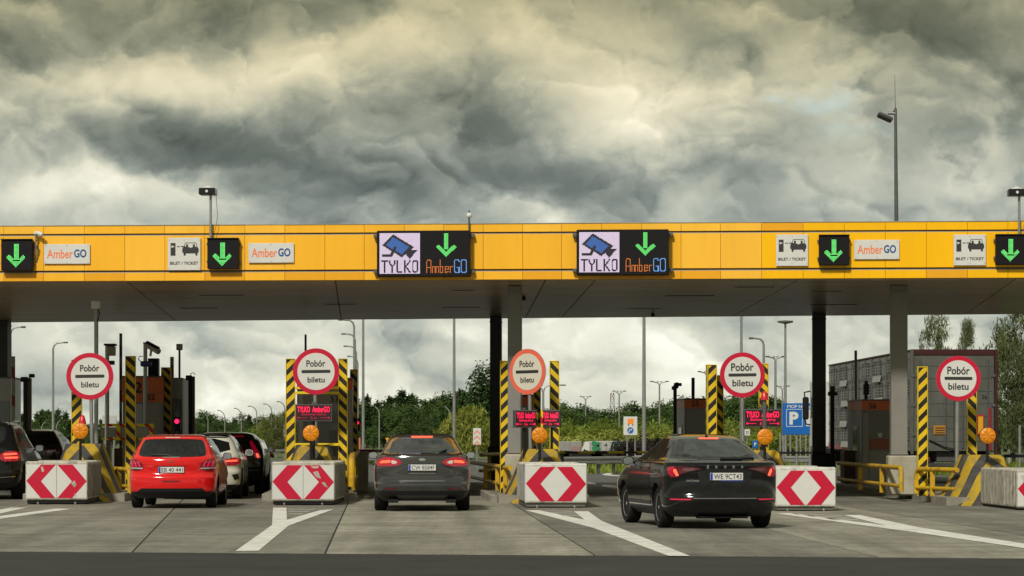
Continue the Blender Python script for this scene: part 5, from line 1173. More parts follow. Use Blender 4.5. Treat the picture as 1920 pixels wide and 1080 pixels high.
# ---------------------------------------------------------------- black liftback (nearest, turning in)
mblk = paint('black_metallic_paint', (0.0045, 0.0045, 0.005), 0.0, 0.15, dust=.008, coat=.8)
P_S = [(.19, .74, .22, 4.40, .05, .32), (.27, .84, .09, 4.55, .06, .42), (.36, .89, .03, 4.63, .07, .50), (.46, .905, .0, 4.67, .08, .55), (.49, .907, .0, 4.67, .08, .55), (.54, .91, .03, 4.66, .08, .52), (.66, .914, .055, 4.62, .08, .48), (.78, .914, .06, 4.42, .08, .46), (.90, .908, .055, 4.0, .085, .44), (.99, .895, .05, 3.55, .085, .42),
       (1.03, .882, .055, 3.44, .085, .40), (1.045, .865, .12, 3.40, .09, .38), (1.07, .795, .34, 3.34, .10, .32), (1.16, .715, .56, 3.08, .11, .30), (1.28, .635, .86, 2.75, .11, .28), (1.38, .57, 1.14, 2.45, .11, .26), (1.43, .53, 1.38, 2.25, .10, .24), (1.455, .465, 1.6, 2.1, .09, .2), (1.47, .36, 1.75, 1.98, .07, .15)]
o, S = car('black liftback with red lit lamps and plate WE 9CT43 turning towards the lane', 'car', X(1361, 44.4), 44.4, R(8.6), P_S, .345, (.95, 3.635), .325, .215, 1.545, mblk, rims=(MRIM, 5, 'y'), steer=R(4))
f = rp(S)
mg2 = mat('rear_glass_greenish', (0.030, 0.036, 0.033), 0.05, spec=0.5, var=.25, vs=1.5)
patch(f, [(-.665, 1.075), (.665, 1.075), (.515, 1.36), (.45, 1.39), (-.45, 1.39), (-.515, 1.36)], .003, MG, 'rear_window', o, .07, 1)
patch(f, [(-.56, 1.10), (.56, 1.10), (.43, 1.32), (.37, 1.345), (-.37, 1.345), (-.43, 1.32)], .0055, mg2, 'rear_window', o, .07, 1)
patch(f, [(-.64, 1.018), (.64, 1.018), (.60, .70), (.50, .655), (-.50, .655), (-.60, .70)], .004, mblk, 'tailgate', o, .06, 1)
patch(f, [(-.44, .935), (.44, .935), (.40, .74), (-.40, .74)], .007, mat('recess_shade_black', (.008, .008, .008), .35), 'plate_recess', o, .06, 1)  # flat dark patch stands in for the shaded hollow around the plate
TL = [(.36, .93), (.42, .952), (.62, .968), (.80, .975), (.86, .95), (.855, .87), (.81, .80), (.74, .80), (.66, .86), (.50, .905)]
for sx in (-1, 1):
    q = patch(f, TL if sx > 0 else mirror_x(TL), .010, MTD, 'tail_light', o, .05, 0)
    a = [(.70, .83), (.735, .82), (.775, .90), (.765, .935), (.74, .93)]; patch(f, a if sx > 0 else mirror_x(a), .015, MTLIT, 'lit_lens', q, .04, 0)
    a = [(.76, .97), (.845, .96), (.845, .87), (.80, .815), (.77, .82)]; patch(f, a if sx > 0 else mirror_x(a), .014, MTL, 'red_lens', q, .04, 0)
    a = [(.42, .93), (.62, .95), (.66, .91), (.56, .90)]; patch(f, a if sx > 0 else mirror_x(a), .014, mat('lamp_smoke', (.12, .06, .06), .1, coat=1), 'smoked_lens', q, .05, 0)
    a = [(.52, .472), (.82, .475), (.82, .455), (.54, .452)]; patch(f, a if sx > 0 else mirror_x(a), .009, MTPINK, 'reflector', o, .05, 0)  # reflector is no lamp; its bright pink is put in as a faint glow
patch(f, [(-.50, .485), (.50, .485), (.50, .473), (-.50, .473)], .008, MCH, 'chrome_strip', o, .06, 0)
plate_on(o, S, .02, .815, .52, .114, 'WE 9CT43')
MB().box(-.06, .28, S.rear(0, .75)[1] - .020, S.rear(0, .75)[1] - .0125, .742, .757).build('plate_holder_strip', MPB, o)
for i, ch in enumerate('ŠKODA'): text(ch, .036, .042 if i else .055, MCH, 'badge_letter', o, (-.27 + i * .135, S.rear(-.27 + i * .135, .965)[1] - .006, .965), .03)
text('OCTAVIA', .20, .030, MCH, 'model_lettering', o, (-.50, S.rear(-.5, .75)[1] - .012, .75), .03, math.atan2(S.rear(-.45, .75)[1] - S.rear(-.55, .75)[1], .1))
patch(f, [(-.16, 1.405), (.16, 1.405), (.15, 1.390), (-.15, 1.390)], .010, MTLIT, 'brake_strip', o, .05, 0)
y0 = S.rear(.1, 1.09)[1]; MB().tube([(.0, y0 - .06, 1.085), (.22, y0 + .0, 1.095), (.56, y0 + .1, 1.10)], [.028, .022, .01], 8).build('wiper', MTR, o, smooth=50)
MB().cbox(-.01, .34, y0 - .07, y0 - .02, 1.068, 1.10, .012).build('wiper_cover', MTR, o)
fin(o, 1.35, 1.42)
for sx in (-1, 1):
    sd = lambda y, z, sx=sx: S.side(y, z, sx)
    patch(sd, [(1.02, 1.12), (1.34, 1.08), (1.36, 1.365), (1.22, 1.345)], .004, MG, 'quarter_window', o, .06, 0)
    patch(sd, [(1.40, 1.075), (2.12, 1.065), (2.12, 1.40), (1.55, 1.40), (1.40, 1.37)], .004, MG, 'side_window', o, .07, 0)
    patch(sd, [(2.20, 1.065), (3.15, 1.06), (2.95, 1.12), (2.45, 1.375), (2.20, 1.40)], .004, MG, 'side_window', o, .07, 0)
    for (ya, yb) in ((1.42, 2.12), (2.14, 3.22)):
        q = patch(sd, [(ya, .34), (yb, .34), (yb, 1.035), (ya, 1.04)], .004, mblk, 'door', o, .08, 0)
        h_ = S.side(ya + .12, .93, sx); MB().cbox(min(h_[0], h_[0] + sx * .025), max(h_[0], h_[0] + sx * .025), ya + .06, ya + .24, .925, .95, .006).build('door_handle', mblk, q)
    patch(sd, [(1.42, .42), (3.2, .42), (3.2, .36), (1.42, .36)], .010, MTR, 'sill_moulding', o, .1, 0)
    wing_mirror(o, sx, .89, 2.85, 1.04, .19, .15, mblk)
patch(f, [(-.62, .335), (.62, .335), (.58, .27), (-.58, .27)], .012, MTR, 'diffuser', o, .08, 0)
MB().cbox(-.4, .4, .15, .4, .165, .20, .02).build('exhaust_box', M['black'], o)

# ---------------------------------------------------------------- black tall estate at the frame edge
def suvprof(W, Hh, Ln):
    h = W / 2; return [(.26, h * .84, .20, Ln - .25, .05, .35), (.36, h * .94, .06, Ln - .1, .06, .45), (.50, h * .985, .01, Ln - .02, .08, .5), (.60, h, .0, Ln, .08, .5), (.66, h, .035, Ln - .02, .08, .5), (.85, h, .05, Ln - .1, .08, .48), (1.0, h * .985, .05, Ln - .5, .09, .45), (1.10, h * .965, .075, Ln - 1.1, .09, .42),
        (1.18, h * .93, .13, Ln - 1.25, .09, .38), (1.32, h * .865, .24, Ln - 1.5, .09, .34), (Hh - .16, h * .77, .38, Ln - 1.95, .09, .3), (Hh - .10, h * .73, .40, Ln - 2.1, .09, .28), (Hh - .06, h * .68, .46, Ln - 2.2, .08, .26), (Hh - .02, h * .55, .7, Ln - 2.4, .06, .2), (Hh, h * .4, .9, Ln - 2.6, .05, .15)]
def rear_kit(o, S, h, zt, zbm, lamp, lit, paintm, winz, winh):
    f = rp(S)
    patch(f, [(-h * winh[0], winz[0]), (h * winh[0], winz[0]), (h * winh[1], winz[1]), (-h * winh[1], winz[1])], .004, MG, 'rear_window', o, .08, 1)
    for sx in (-1, 1):
        q = patch(f, lamp if sx > 0 else mirror_x(lamp), .010, MTL if lit else MTD, 'tail_light', o, .05, 1)
        for l_ in (lit or []): patch(f, l_ if sx > 0 else mirror_x(l_), .015, MTLIT, 'lit_lens', q, .05, 0)
def side_kit(o, S, wins, doors, mp):
    for sx in (-1, 1):
        sd = lambda y, z, sx=sx: S.side(y, z, sx)
        for w_ in wins: patch(sd, w_, .004, MG, 'side_window', o, .09, 0)
        for (ya, yb, za, zb_) in doors:
            q = patch(sd, [(ya, za), (yb, za), (yb, zb_), (ya, zb_)], .004, mp, 'door', o, .12, 0)
D = 64.3
mblk2 = paint('black_gloss_paint', (0.010, 0.010, 0.010), 0.1, 0.2, dust=.02, coat=.6)
o, S = car('glossy black tall estate with a lit red lamp cut by the frame edge', 'car', X(34, D) - .95, D, R(2.2), suvprof(1.92, 1.76, 4.65), .42, (.95, 3.80), .365, .255, 1.63, mblk2, rims=(MRIM, 5, 'p'))
rear_kit(o, S, .96, 1, .5, [(.52, .86), (.54, 1.07), (.92, 1.10), (.945, .93), (.90, .86)], [[(.60, 1.03), (.86, 1.05), (.88, 1.01), (.61, .995)], [(.61, .96), (.89, .965), (.89, .925), (.63, .92)]], mblk2, (1.18, 1.58), (.82, .70))
side_kit(o, S, [[(.75, 1.20), (1.35, 1.17), (1.35, 1.60), (.95, 1.56)], [(1.42, 1.17), (2.25, 1.15), (2.2, 1.60), (1.42, 1.61)], [(2.32, 1.15), (3.2, 1.14), (2.7, 1.52), (2.3, 1.59)]], [(1.45, 2.3, .45, 1.12), (2.32, 3.3, .45, 1.12)], mblk2)
for sx in (-1, 1):
    wing_mirror(o, sx, .94, 3.0, 1.14, .2, .17, mblk2); MB().tube([(sx * .66, .55, 1.70), (sx * .67, .75, 1.75), (sx * .67, 2.2, 1.765), (sx * .64, 2.5, 1.72)], .018, 8).build('roof_rail', MCH, o, smooth=50)
patch(rp(S), [(.45, .50), (.85, .53), (.85, .515), (.47, .488)], .009, MCH, 'chrome_strip', o, .06, 0)

# ---------------------------------------------------------------- dark estate beyond it
D = 77
mdg = paint('dark_grey_paint', (0.034, 0.033, 0.032), 0.4, 0.3, dust=.05, coat=.7)
o, S = car('dark grey estate with a wide rear window between the black estate and the dirty block', 'car', X(52, D), D, R(2.6), suvprof(1.82, 1.60, 4.5), .40, (.9, 3.6), .33, .22, 1.55, mdg)
rear_kit(o, S, .91, 1, .5, [(.36, 1.0), (.50, 1.07), (.86, 1.10), (.88, .98), (.60, .92), (.42, .94)], [], mdg, (1.14, 1.46), (.86, .74))
side_kit(o, S, [[(.75, 1.16), (2.2, 1.14), (2.1, 1.47), (.95, 1.46)]], [], mdg); fin(o, .6, 1.55); plate_on(o, S, 0, .90, .52, .11, 'CTR 29H')
for sx in (-1, 1):
    a = [(.50, 1.03), (.72, 1.05), (.72, 1.0), (.52, .98)]; patch(rp(S), a if sx > 0 else mirror_x(a), .014, MTCL, 'clear_lens', o, .05, 0)
    MB().tube([(sx * .60, .5, 1.55), (sx * .61, 1.2, 1.60), (sx * .60, 2.2, 1.58)], .016, 8).build('roof_rail', M['steel'], o)

# ---------------------------------------------------------------- white hatchback ahead of the red one
D = 64.6
mwh = paint('cream_white_paint', (0.56, 0.55, 0.47), 0.0, 0.22, dust=.1)
P_W = [(a, b * 1.0, c, d_ + .4, e, g) for (a, b, c, d_, e, g) in P_R]; P_W = [(a, b * .9 / .872, c, d_, e, g) for (a, b, c, d_, e, g) in P_W]
o, S = car('cream white hatchback with black roof ahead of the red hatchback', 'car', X(450, D) - .90, D, R(2.2), P_W, .33, (.85, 3.55), .325, .225, 1.56, mwh, rims=(MRIMD, 5, 'p'))
rear_kit(o, S, .9, 1, .5, [(.50, .76), (.52, .93), (.86, .95), (.885, .86), (.87, .78)], [[(.55, .885), (.80, .895), (.82, .86), (.57, .845)]], mwh, (1.03, 1.37), (.76, .66))
patch(rp(S), [(-.58, 1.395), (.58, 1.395), (.57, 1.385), (-.57, 1.385)], .02, MTR, 'roof_spoiler', o, .07, 0)
side_kit(o, S, [[(.75, 1.08), (1.55, 1.05), (1.5, 1.37), (1.0, 1.36)], [(1.62, 1.05), (2.7, 1.03), (2.2, 1.34), (1.6, 1.38)]], [(1.45, 2.2, .32, 1.0), (2.22, 3.05, .32, 1.0)], mwh)
for sx in (-1, 1):
    wing_mirror(o, sx, .87, 2.7, 1.04, .18, .15, mwh)
    a = [(.70, .56), (.84, .58), (.86, .46), (.76, .44)]; patch(rp(S), a if sx > 0 else mirror_x(a), .006, MTR, 'bumper_vent', o, .05, 0)
MB().slab([(-.60, .62), (.60, .62), (.60, 2.0), (-.60, 2.0)], 1.455, 1.472).build('roof_panel', M['blackgloss'], o); fin(o, .6, 1.44, .06)

# ---------------------------------------------------------------- black estate with tall lamps ahead of the white one
D = 69.9
o, S = car('black estate with tall slanting red lamps ahead of the white hatchback', 'car', X(492, D) - .93, D, R(2.2), suvprof(1.88, 1.52, 4.7), .42, (.98, 3.80), .345, .235, 1.62, paint('piano_black_paint', (.012, .012, .012), .1, .2, dust=.02, coat=.6), rims=(MRIM, 5, 'p'))
rear_kit(o, S, .94, 1, .5, [(.74, .88), (.70, 1.02), (.62, 1.22), (.60, 1.30), (.66, 1.30), (.72, 1.20), (.84, 1.0), (.88, .88)], [[(.78, .90), (.755, 1.0), (.80, 1.0), (.83, .90)]], mblk2, (1.12, 1.38), (.64, .56))
patch(rp(S), [(-.45, 1.425), (.45, 1.425), (.44, 1.405), (-.44, 1.405)], .012, MTL, 'brake_strip', o, .06, 0)
patch(rp(S), [(-.60, .78), (.60, .78), (.57, .50), (-.57, .50)], .006, mblk2, 'tailgate', o, .08, 1); plate_on(o, S, 0, .86, .52, .11, 'WI 3088K')
side_kit(o, S, [[(.85, 1.12), (2.2, 1.10), (2.1, 1.39), (1.0, 1.38)], [(2.28, 1.10), (3.2, 1.08), (2.7, 1.34), (2.25, 1.38)]], [(1.5, 2.3, .45, 1.06), (2.32, 3.3, .45, 1.06)], mblk2)
for sx in (-1, 1): wing_mirror(o, sx, .92, 3.0, 1.08, .2, .16, mblk2)
fin(o, .65, 1.48, .06)

# ---------------------------------------------------------------- two far cars leaving the plaza
for (px, D, c, lab, hh, w_) in ((498, 333, (.10, .012, .014), 'far dark red van driving away beyond the lowered barrier', 1.78, 1.75), (480, 345, (.02, .02, .022), 'far dark car partly behind the black estate beyond the barrier', 1.5, 1.7)):
    mm = paint('far_paint_' + lab.split()[2], c)
    o, S = car(lab, 'car', X(px, D), D, R(3), suvprof(w_, hh, 4.4), .40, (.9, 3.5), .33, .22, 1.5, mm, z=gz(D))
    rear_kit(o, S, w_ / 2, 1, .5, [(.66, .92), (.70, 1.12), (.84, 1.12), (.86, .92)], [[(.70, 1.0), (.82, 1.0), (.82, .94), (.70, .94)]], mm, (1.14, hh - .18), (.78, .72)); plate_on(o, S, 0, .72, .52, .11, 'KR 88')

# ---------------------------------------------------------------- livestock lorry
DT = 87.2; xr = X(1868, DT); wT = 2.55; o = thing('livestock_lorry', 'grey livestock lorry with slatted vents and closed rear doors waiting at the last lane', 'lorry', (xr - wT / 2, DT, 0), math.atan2(-(X(1552, 107) - (xr - wT)), 107 - DT))
mtr = mat('weathered_aluminium', (0.15, 0.147, 0.132), 0.45, 0.25, var=0.22, vs=1.2, dirt=(0.10, 0.09, 0.075), da=0.7, ds=1.0, stretch=(1, 1, .4))
mtr2 = mat('rear_door_grey', (0.092, 0.096, 0.082), 0.5, 0.0, spec=.3, var=0.2, vs=1.2, dirt=(0.05, 0.05, 0.042), da=0.7, ds=1.3, stretch=(1, 1, .35))
mredt = mat('trailer_red_trim', (0.045, 0.012, 0.012), 0.5, spec=.3, var=.2)
zt = Z(658, DT); zf = 0.95; LT = 19.5; hw = wT / 2
MB().cbox(-hw, hw, .06, LT, zf, zt, .03).build('body', mtr, o)
for sx in (-1, 1):
    MB().cbox(sx * hw - .05, sx * hw + .05, -.01, .055, zf - .1, zt + .02, .01).build('corner_post', mredt if sx > 0 else mtr2, o)
    MB().cbox(min(0, sx * (hw - .06)) + (.008 if sx > 0 else 0), max(0, sx * (hw - .06)) - (.008 if sx < 0 else 0), .0, .055, zf, zt - .14, .012).build('rear_door', mtr2, o)
    for q in (.2, .8): MB().tube([(sx * hw * q, -.03, zf + .1), (sx * hw * q, -.03, zt - .25)], .022, 8).build('lock_rod', M['steel_dark'], o)
    for zz in (1.4, 2.3, 3.2): MB().cbox(sx * hw * .95 - .09, sx * hw * .95 + .05, -.03, -.001, zz, zz + .08, .005).build('hinge', M['steel_dark'], o)
MB().cbox(-hw + .06, hw - .06, -.02, .05, zt - .13, zt + .01, .01).build('top_rail', mredt, o); MB().cbox(-hw - .03, hw + .03, .0, LT, zt + .002, zt + .05, .01).build('roof_edge', mredt, o)
for q in range(7): MB().cbox(-hw + .1, hw - .1, -.012, -.0005, zf + .3 + q * .38, zf + .315 + q * .38, .002).build('door_rib', M['steel_dark'], o)
k = DT / F; lx = lambda px: (px - 1868) * k + hw; lz = lambda py: Z(py, DT)
w_ = MB().cbox(lx(1750), lx(1774), -.035, -.013, lz(814.5), lz(798), .004).build('warning_plate', mat('plate_amber', s(176, 120, 24), .5), o)
for zz in (802, 806.5, 811): MB().box(lx(1753), lx(1771), -.0375, -.0355, lz(zz + 1.6), lz(zz - .6)).build('lettering', M['ink'], w_)
w_ = MB().cbox(lx(1832), lx(1845), -.035, -.013, lz(816), lz(778), .004).build('marker_board', mat('marker_red', s(176, 20, 28), .4), o); MB().box(lx(1834), lx(1843), -.038, -.0355, lz(813), lz(781)).build('marker_centre', mat('marker_yellow', s(206, 160, 26), .4), w_)
MB().cbox(lx(1853), lx(1858), -.05, -.03, lz(845), lz(765), .005).build('red_strap', mat('strap_red', s(140, 20, 28), .5), o)
text('36', None, .12, M['ink'], 'lettering', o, (lx(1846), -.016, lz(744)), .01)
MB().tube([(lx(1742), -.04, lz(825)), (lx(1770), -.06, lz(838)), (lx(1790), -.06, lz(842))], .018, 6).build('hose', M['black'], o)
MB().cbox(-hw + .1, hw - .1, .02, .14, .48, .60, .01).build('underrun_bar', M['steel_dark'], o)
for sx in (-1, 1): MB().cbox(sx * .95 - .22, sx * .95 + .22, .0, .06, .62, .78, .01).build('tail_light', MTD, o); MB().cbox(sx * .85 - .3, sx * .85 + .3, .35, .37, .15, .7, .004).build('mud_flap', M['black'], o)
MB().cbox(-.5, .5, .2, LT, .62, .94, .02).build('chassis', M['steel_dark'], o)
# side tiers of vents with slats and hinged flaps
mslat = mat('vent_slat', (.27, .27, .25), .5, .2)
ti = 0
for tier in range(4):
    z0_ = zf + .28 + tier * .72
    for c in range(7):
        ya = .5 + c * 2.72 + (.35 if tier % 2 else 0)
        for sx in (-1,):
            x_ = sx * hw; v_ = MB().box(x_ - .006, x_ - .001, ya, ya + 1.72, z0_, z0_ + .46).build('side_vent', M['ledface'], o)
            b = MB()
            for q in range(4): b.box(x_ - .009, x_ - .0065, ya + .01, ya + 1.71, z0_ + .085 + q * .095, z0_ + .11 + q * .095)
            for q in range(3): b.box(x_ - .012, x_ - .0095, ya + .34 + q * .45, ya + .44 + q * .45, z0_, z0_ + .42)
            tag(b.build('slats', mslat, v_), kind='stuff')
            if (tier * 3 + c * 5) % 3 == 1: MB().add([(x_ - .04, ya, z0_ - .01), (x_ - .04, ya + 1.7, z0_ - .01), (x_ - .07, ya + 1.7, z0_ - .22), (x_ - .07, ya, z0_ - .22), (x_ - .02, ya, z0_ - .01), (x_ - .02, ya + 1.7, z0_ - .01), (x_ - .05, ya + 1.7, z0_ - .23), (x_ - .05, ya, z0_ - .23)], [(0, 1, 2, 3), (7, 6, 5, 4), (0, 4, 5, 1), (1, 5, 6, 2), (2, 6, 7, 3), (3, 7, 4, 0)]).build('flap', mat('flap_white', (.30, .30, .28), .5, var=.1) if ti == 0 else bpy.data.materials['flap_white'], v_); ti = 1
for q in range(4):
    for zr in (.10, .19, .78): MB().box(-hw - .022, -hw - .001, .25, LT - .05, zf + .08 + q * .72 + zr * .72, zf + .11 + q * .72 + zr * .72).build('side_rail', M['steel_dark'], o)
for c in range(12): MB().box(-hw - .045, -hw - .001, .2 + c * 1.62, .25 + c * 1.62, zf, zt - .02).build('side_post', M['steel_dark'], o)
MB().cbox(-hw - .02, -hw - .001, 1, LT, zf - .02, zf + .16, .004).build('side_skirt', mat('skirt_pink_red', s(150, 70, 76), .6, var=.2), o)
wheels(o, 2.3, (1.6, 2.95, 4.3, 12.0, 13.3), .50, .36, MRIM, 8, 'p')
cab = MB().cbox(-1.67, .77, LT + .5, LT + 2.6, .9, 3.55, .12).build('cab', M['white'], o, smooth=30)
MB().cbox(-1.65, .75, LT + .3, LT + 2.4, .45, .88, .05).build('cab_base', M['black'], o); wheels(o, 2.1, (LT + 1.5,), .50, .36, MRIM, 8, 'p')
for sx in (-1, 1):
    cx = -.45; mx = lambda a: cx + sx * a
    def bx(a, b_, *r): return MB().cbox(min(mx(a), mx(b_)), max(mx(a), mx(b_)), *r)
    bx(1.28, 1.51, LT + 2.3, LT + 2.48, 2.02, 2.88, .05).build('wing_mirror', M['black'], o)
    MB().tube([(mx(1.2), LT + 2.4, 3.1), (mx(1.45), LT + 2.4, 3.05), (mx(1.42), LT + 2.4, 2.8)], .03, 8).build('mirror_arm', M['black'], o, smooth=50); MB().tube([(mx(1.2), LT + 2.4, 1.82), (mx(1.38), LT + 2.4, 1.85), (mx(1.42), LT + 2.4, 2.05)], .03, 8).build('mirror_arm', M['black'], o, smooth=50)
    bx(1.222, 1.23, LT + 1.2, LT + 2.4, 2.1, 2.9, .003).build('side_window', MG, o)
# ================================================================== BEYOND THE PLAZA
# ---- parked lorries
def lorry(px0, px1, py0, py1, D, mbox_, label, cabpx=None, cabm=None, stripe=None):
    k = D / F; o = thing('parked_lorry', label, 'lorry', (X(px0, D), D, gz(D)), 0); zz = lambda py: Z(py, D) - gz(D); xx = lambda px: (px - px0) * k
    MB().cbox(0, xx(px1), 0, 2.5, zz(py1), zz(py0), .05).build('trailer_box', mbox_, o)
    n = max(3, int((px1 - px0) / 10))
    for i in range(n + 1): MB().box(xx(px1) * i / n - .03, xx(px1) * i / n + .03, -.03, -.001, zz(py1), zz(py0) - .1).build('side_post', M['steel'], o)
    MB().cbox(0, xx(px1), .3, 2.2, .75, zz(py1) - .003, .03).build('chassis', M['black'], o)
    for q in (.12, .2, .28, .8): MB().lathe([(.5, -.15), (.5, .15)], 20, 'y', 0, (xx(px1) * q, .3, .5)).build('wheel', MT, o)
    if cabpx:
        a, b_ = xx(cabpx[0]), xx(cabpx[1]); h = zz(cabpx[2]); sl = 1 if cabpx[3] else -1; lo, hi = min(a, b_), max(a, b_)
        poly = [(lo, .5), (hi, .5), (hi, h), (lo + (hi - lo) * .45, h), (lo + .1, h * .62)] if sl > 0 else [(lo, .5), (hi, .5), (hi - .1, h * .62), (hi - (hi - lo) * .45, h), (lo, h)]
        c = MB().prism(poly, .1, 2.4).build('cab', cabm, o)
        MB().prism([(lo + .15, h * .45), (lo + (hi - lo) * .4, h * .45), (lo + (hi - lo) * .4, h * .62), (lo + .22, h * .62)], .07, .099).build('side_window', MG, c)
        MB().lathe([(.5, -.15), (.5, .15)], 20, 'y', 0, ((lo + hi) / 2, .2, .5)).build('wheel', MT, o)
    if stripe:
        b = MB(); pts = [(xx(px), zz(py)) for px, py in stripe]; 
        for (p, q) in zip(pts, pts[1:]):
            dx, dz = q[0] - p[0], q[1] - p[1]; l = math.hypot(dx, dz); nx, nz = -dz / l * .35, dx / l * .35
            b.prism([(p[0] + nx, p[1] + nz), (q[0] + nx, q[1] + nz), (q[0] - nx, q[1] - nz), (p[0] - nx, p[1] - nz)], -.06, -.035)
        b.build('green_swoosh', mat('swoosh_green', s(40, 120, 78), .5), o)
    return o
mtg = mat('lorry_grey_tarp', (.24, .235, .21), .6, var=.1); mtg2 = mat('lorry_pale_tarp', (.36, .36, .33), .6, var=.1)
D = 262; q = lorry(1048, 1090, 827.5, 846, D, mtg, 'grey parked lorry trailer behind the white cab beyond the barrier'); MB().box((1072 - 1048) * D / F, (1088 - 1048) * D / F, -.06, -.035, Z(846, D) - gz(D), Z(837, D) - gz(D)).build('pink_panel', mat('lorry_pink_panel', s(140, 112, 108), .6), q)
lorry(1106, 1168, 827, 846, 255, mtg2, 'pale parked lorry with a white cab and a green swoosh', (1090, 1107, 828, True), M['white'], [(1118, 828), (1116, 836), (1119, 845)]).scale = (1, 1, 1)
bpy.data.objects  # keep
q = bpy.data.materials['swoosh_green']
lorry(1150, 1182, 827.5, 850, 250, mat('lorry_dark_green', s(20, 62, 48), .5, var=.1), 'dark green lorry cab and body behind the sign with the blue arrow', (1143, 1152, 834, True), mat('cab_dark_green', s(16, 56, 44), .4, var=.1))
# ---- steel guard rails of the exit road
def crash_rail(px0, D0, px1, D1, zt, label, posts):
    a = Vector((X(px0, D0), D0, 0)); b_ = Vector((X(px1, D1), D1, 0)); L_ = (b_ - a).length; o = thing('crash_barrier', label, 'crash barrier', (a.x, a.y, gz(D0)), math.atan2(b_.y - a.y, b_.x - a.x))
    prof = [(0, 0), (-.05, .04), (-.05, .10), (0, .14), (0, .17), (-.05, .21), (-.05, .27), (0, .31), (.02, .31), (.02, 0)]
    bm = MB(); n = len(prof); bm.v = [(x, y, z + zt - .31) for x in (0, L_) for y, z in prof]; bm.f = [(k, (k + 1) % n, n + (k + 1) % n, n + k) for k in range(n)] + [tuple(range(n)), tuple(range(n, 2 * n))[::-1]]; bm.mi = [0] * len(bm.f)
    bm.build('rail_beam', M['steel'], o)
    for i in range(posts): x = L_ * (i + .5) / posts; MB().box(x - .06, x + .06, .03, .12, 0, zt - .02).build('post', M['steel_dark'], o)
    return o
crash_rail(1050, 118, 1196, 122, .72, 'steel crash barrier running beyond the yellow and black barrier arm', 5)
crash_rail(1190, 140, 1560, 135, .74, 'steel crash barrier below the blue parking sign', 9)
crash_rail(640, 170, 742, 160, .72, 'steel crash barrier beside the grey liftback roof', 4)
# ---- signs
D = 150; k = D / F; o = thing('road_sign', 'white square road sign with an orange lorry and a blue arrow disc', 'traffic sign', (X(1182, D), D, gz(D)), 0); zz = lambda py: Z(py, D) - gz(D); xx = lambda px: (px - 1182) * k
MB().cbox(xx(1169), xx(1195), -.03, .0, zz(816), zz(781), .02).build('panel', M['signwhite'], o)
MB().box(xx(1177), xx(1188), -.036, -.031, zz(795), zz(785)).build('orange_lorry', mat('print_bright_orange', s(240, 140, 40), .5), o); MB().box(xx(1177.5), xx(1179.5), -.036, -.031, zz(798), zz(795.4)).build('wheel_mark', M['ink'], o); MB().box(xx(1185.5), xx(1187.5), -.036, -.031, zz(798), zz(795.4)).build('wheel_mark', M['ink'], o)
MB().lathe([(6 * k, -.036), (6 * k, -.031)], 24, 'y', 0, (xx(1182), 0, zz(807))).build('blue_disc', mat('sign_blue', s(0, 92, 170), .45, var=.05), o)
b = MB(); c = lambda x, y: (xx(1182) + x * k, zz(807) + y * k)
for poly in ([c(-3.2, -3.4), c(-1.6, -3.4), c(-1.6, -.4), c(-3.2, -.4)], [c(-3.2, -.4), c(-1.6, -.4), c(-.8, .8), c(1.2, .8), c(1.2, 2.4), c(-1.6, 2.4)], [c(1, 3.6), c(3.8, 1.6), c(1, -.4)]): b.prism(poly, -.042, -.037)
b.build('white_arrow', M['signwhite'], o)
for px in (1176, 1191): MB().tube([(xx(px), .04, 0), (xx(px), .04, zz(784))], .04, 8).build('post', M['steel'], o)
D = 150; k = D / F; o = thing('chevron_marker', 'pale upright panel with faded pink chevrons in front of the willow', 'traffic sign', (X(894.5, D), D, gz(D)), 0); zz = lambda py: Z(py, D) - gz(D)
MB().cbox(-7.5 * k, 7.5 * k, -.03, 0, zz(834), zz(803), .015).build('panel', M['signwhite'], o); mpk = mat('faded_pink', s(214, 140, 120), .6, var=.1)
for py in (808, 818, 828): MB().prism([(-6 * k, zz(py + 4)), (0, zz(py - 2)), (6 * k, zz(py + 4)), (6 * k, zz(py + 7.4)), (0, zz(py + 2)), (-6 * k, zz(py + 7.4))], -.036, -.031).build('chevron', mpk, o)
MB().tube([(0, .04, 0), (0, .04, zz(806))], .04, 8).build('post', M['steel'], o)
D = 120; k = D / F; o = thing('parking_sign', 'blue parking information sign with a white P behind the lorry mirror', 'traffic sign', (X(1494, D), D, gz(D)), 0); zz = lambda py: Z(py, D) - gz(D); xx = lambda px: (px - 1494) * k
mbl = bpy.data.materials['sign_blue']
MB().cbox(xx(1467), xx(1524), -.03, 0, zz(815), zz(756), .02).build('panel', mbl, o)
text('MOP Nowy', xx(1519) - xx(1475), 7.5 * k, M['signwhite'], 'lettering', o, (xx(1498), -.033, zz(763)), .02)
text('P', 17 * k, 24 * k, M['signwhite'], 'lettering', o, (xx(1488.5), -.033, zz(784)), .05)
for (a, b_, c_, d_) in ((1474, 1505, 767, 768), (1474, 1505, 799, 800), (1474, 1475, 768.3, 798.7), (1504, 1505, 768.3, 798.7)): MB().box(xx(a), xx(b_), -.034, -.031, zz(d_), zz(c_)).build('frame_line', M['signwhite'], o)
MB().box(xx(1511), xx(1521), -.034, -.031, zz(799), zz(768)).build('white_field', M['signwhite'], o)
for px in (1469, 1494, 1519): MB().tube([(xx(px), .05, 0), (xx(px), .05, zz(757))], .05, 8).build('post', M['steel'], o)
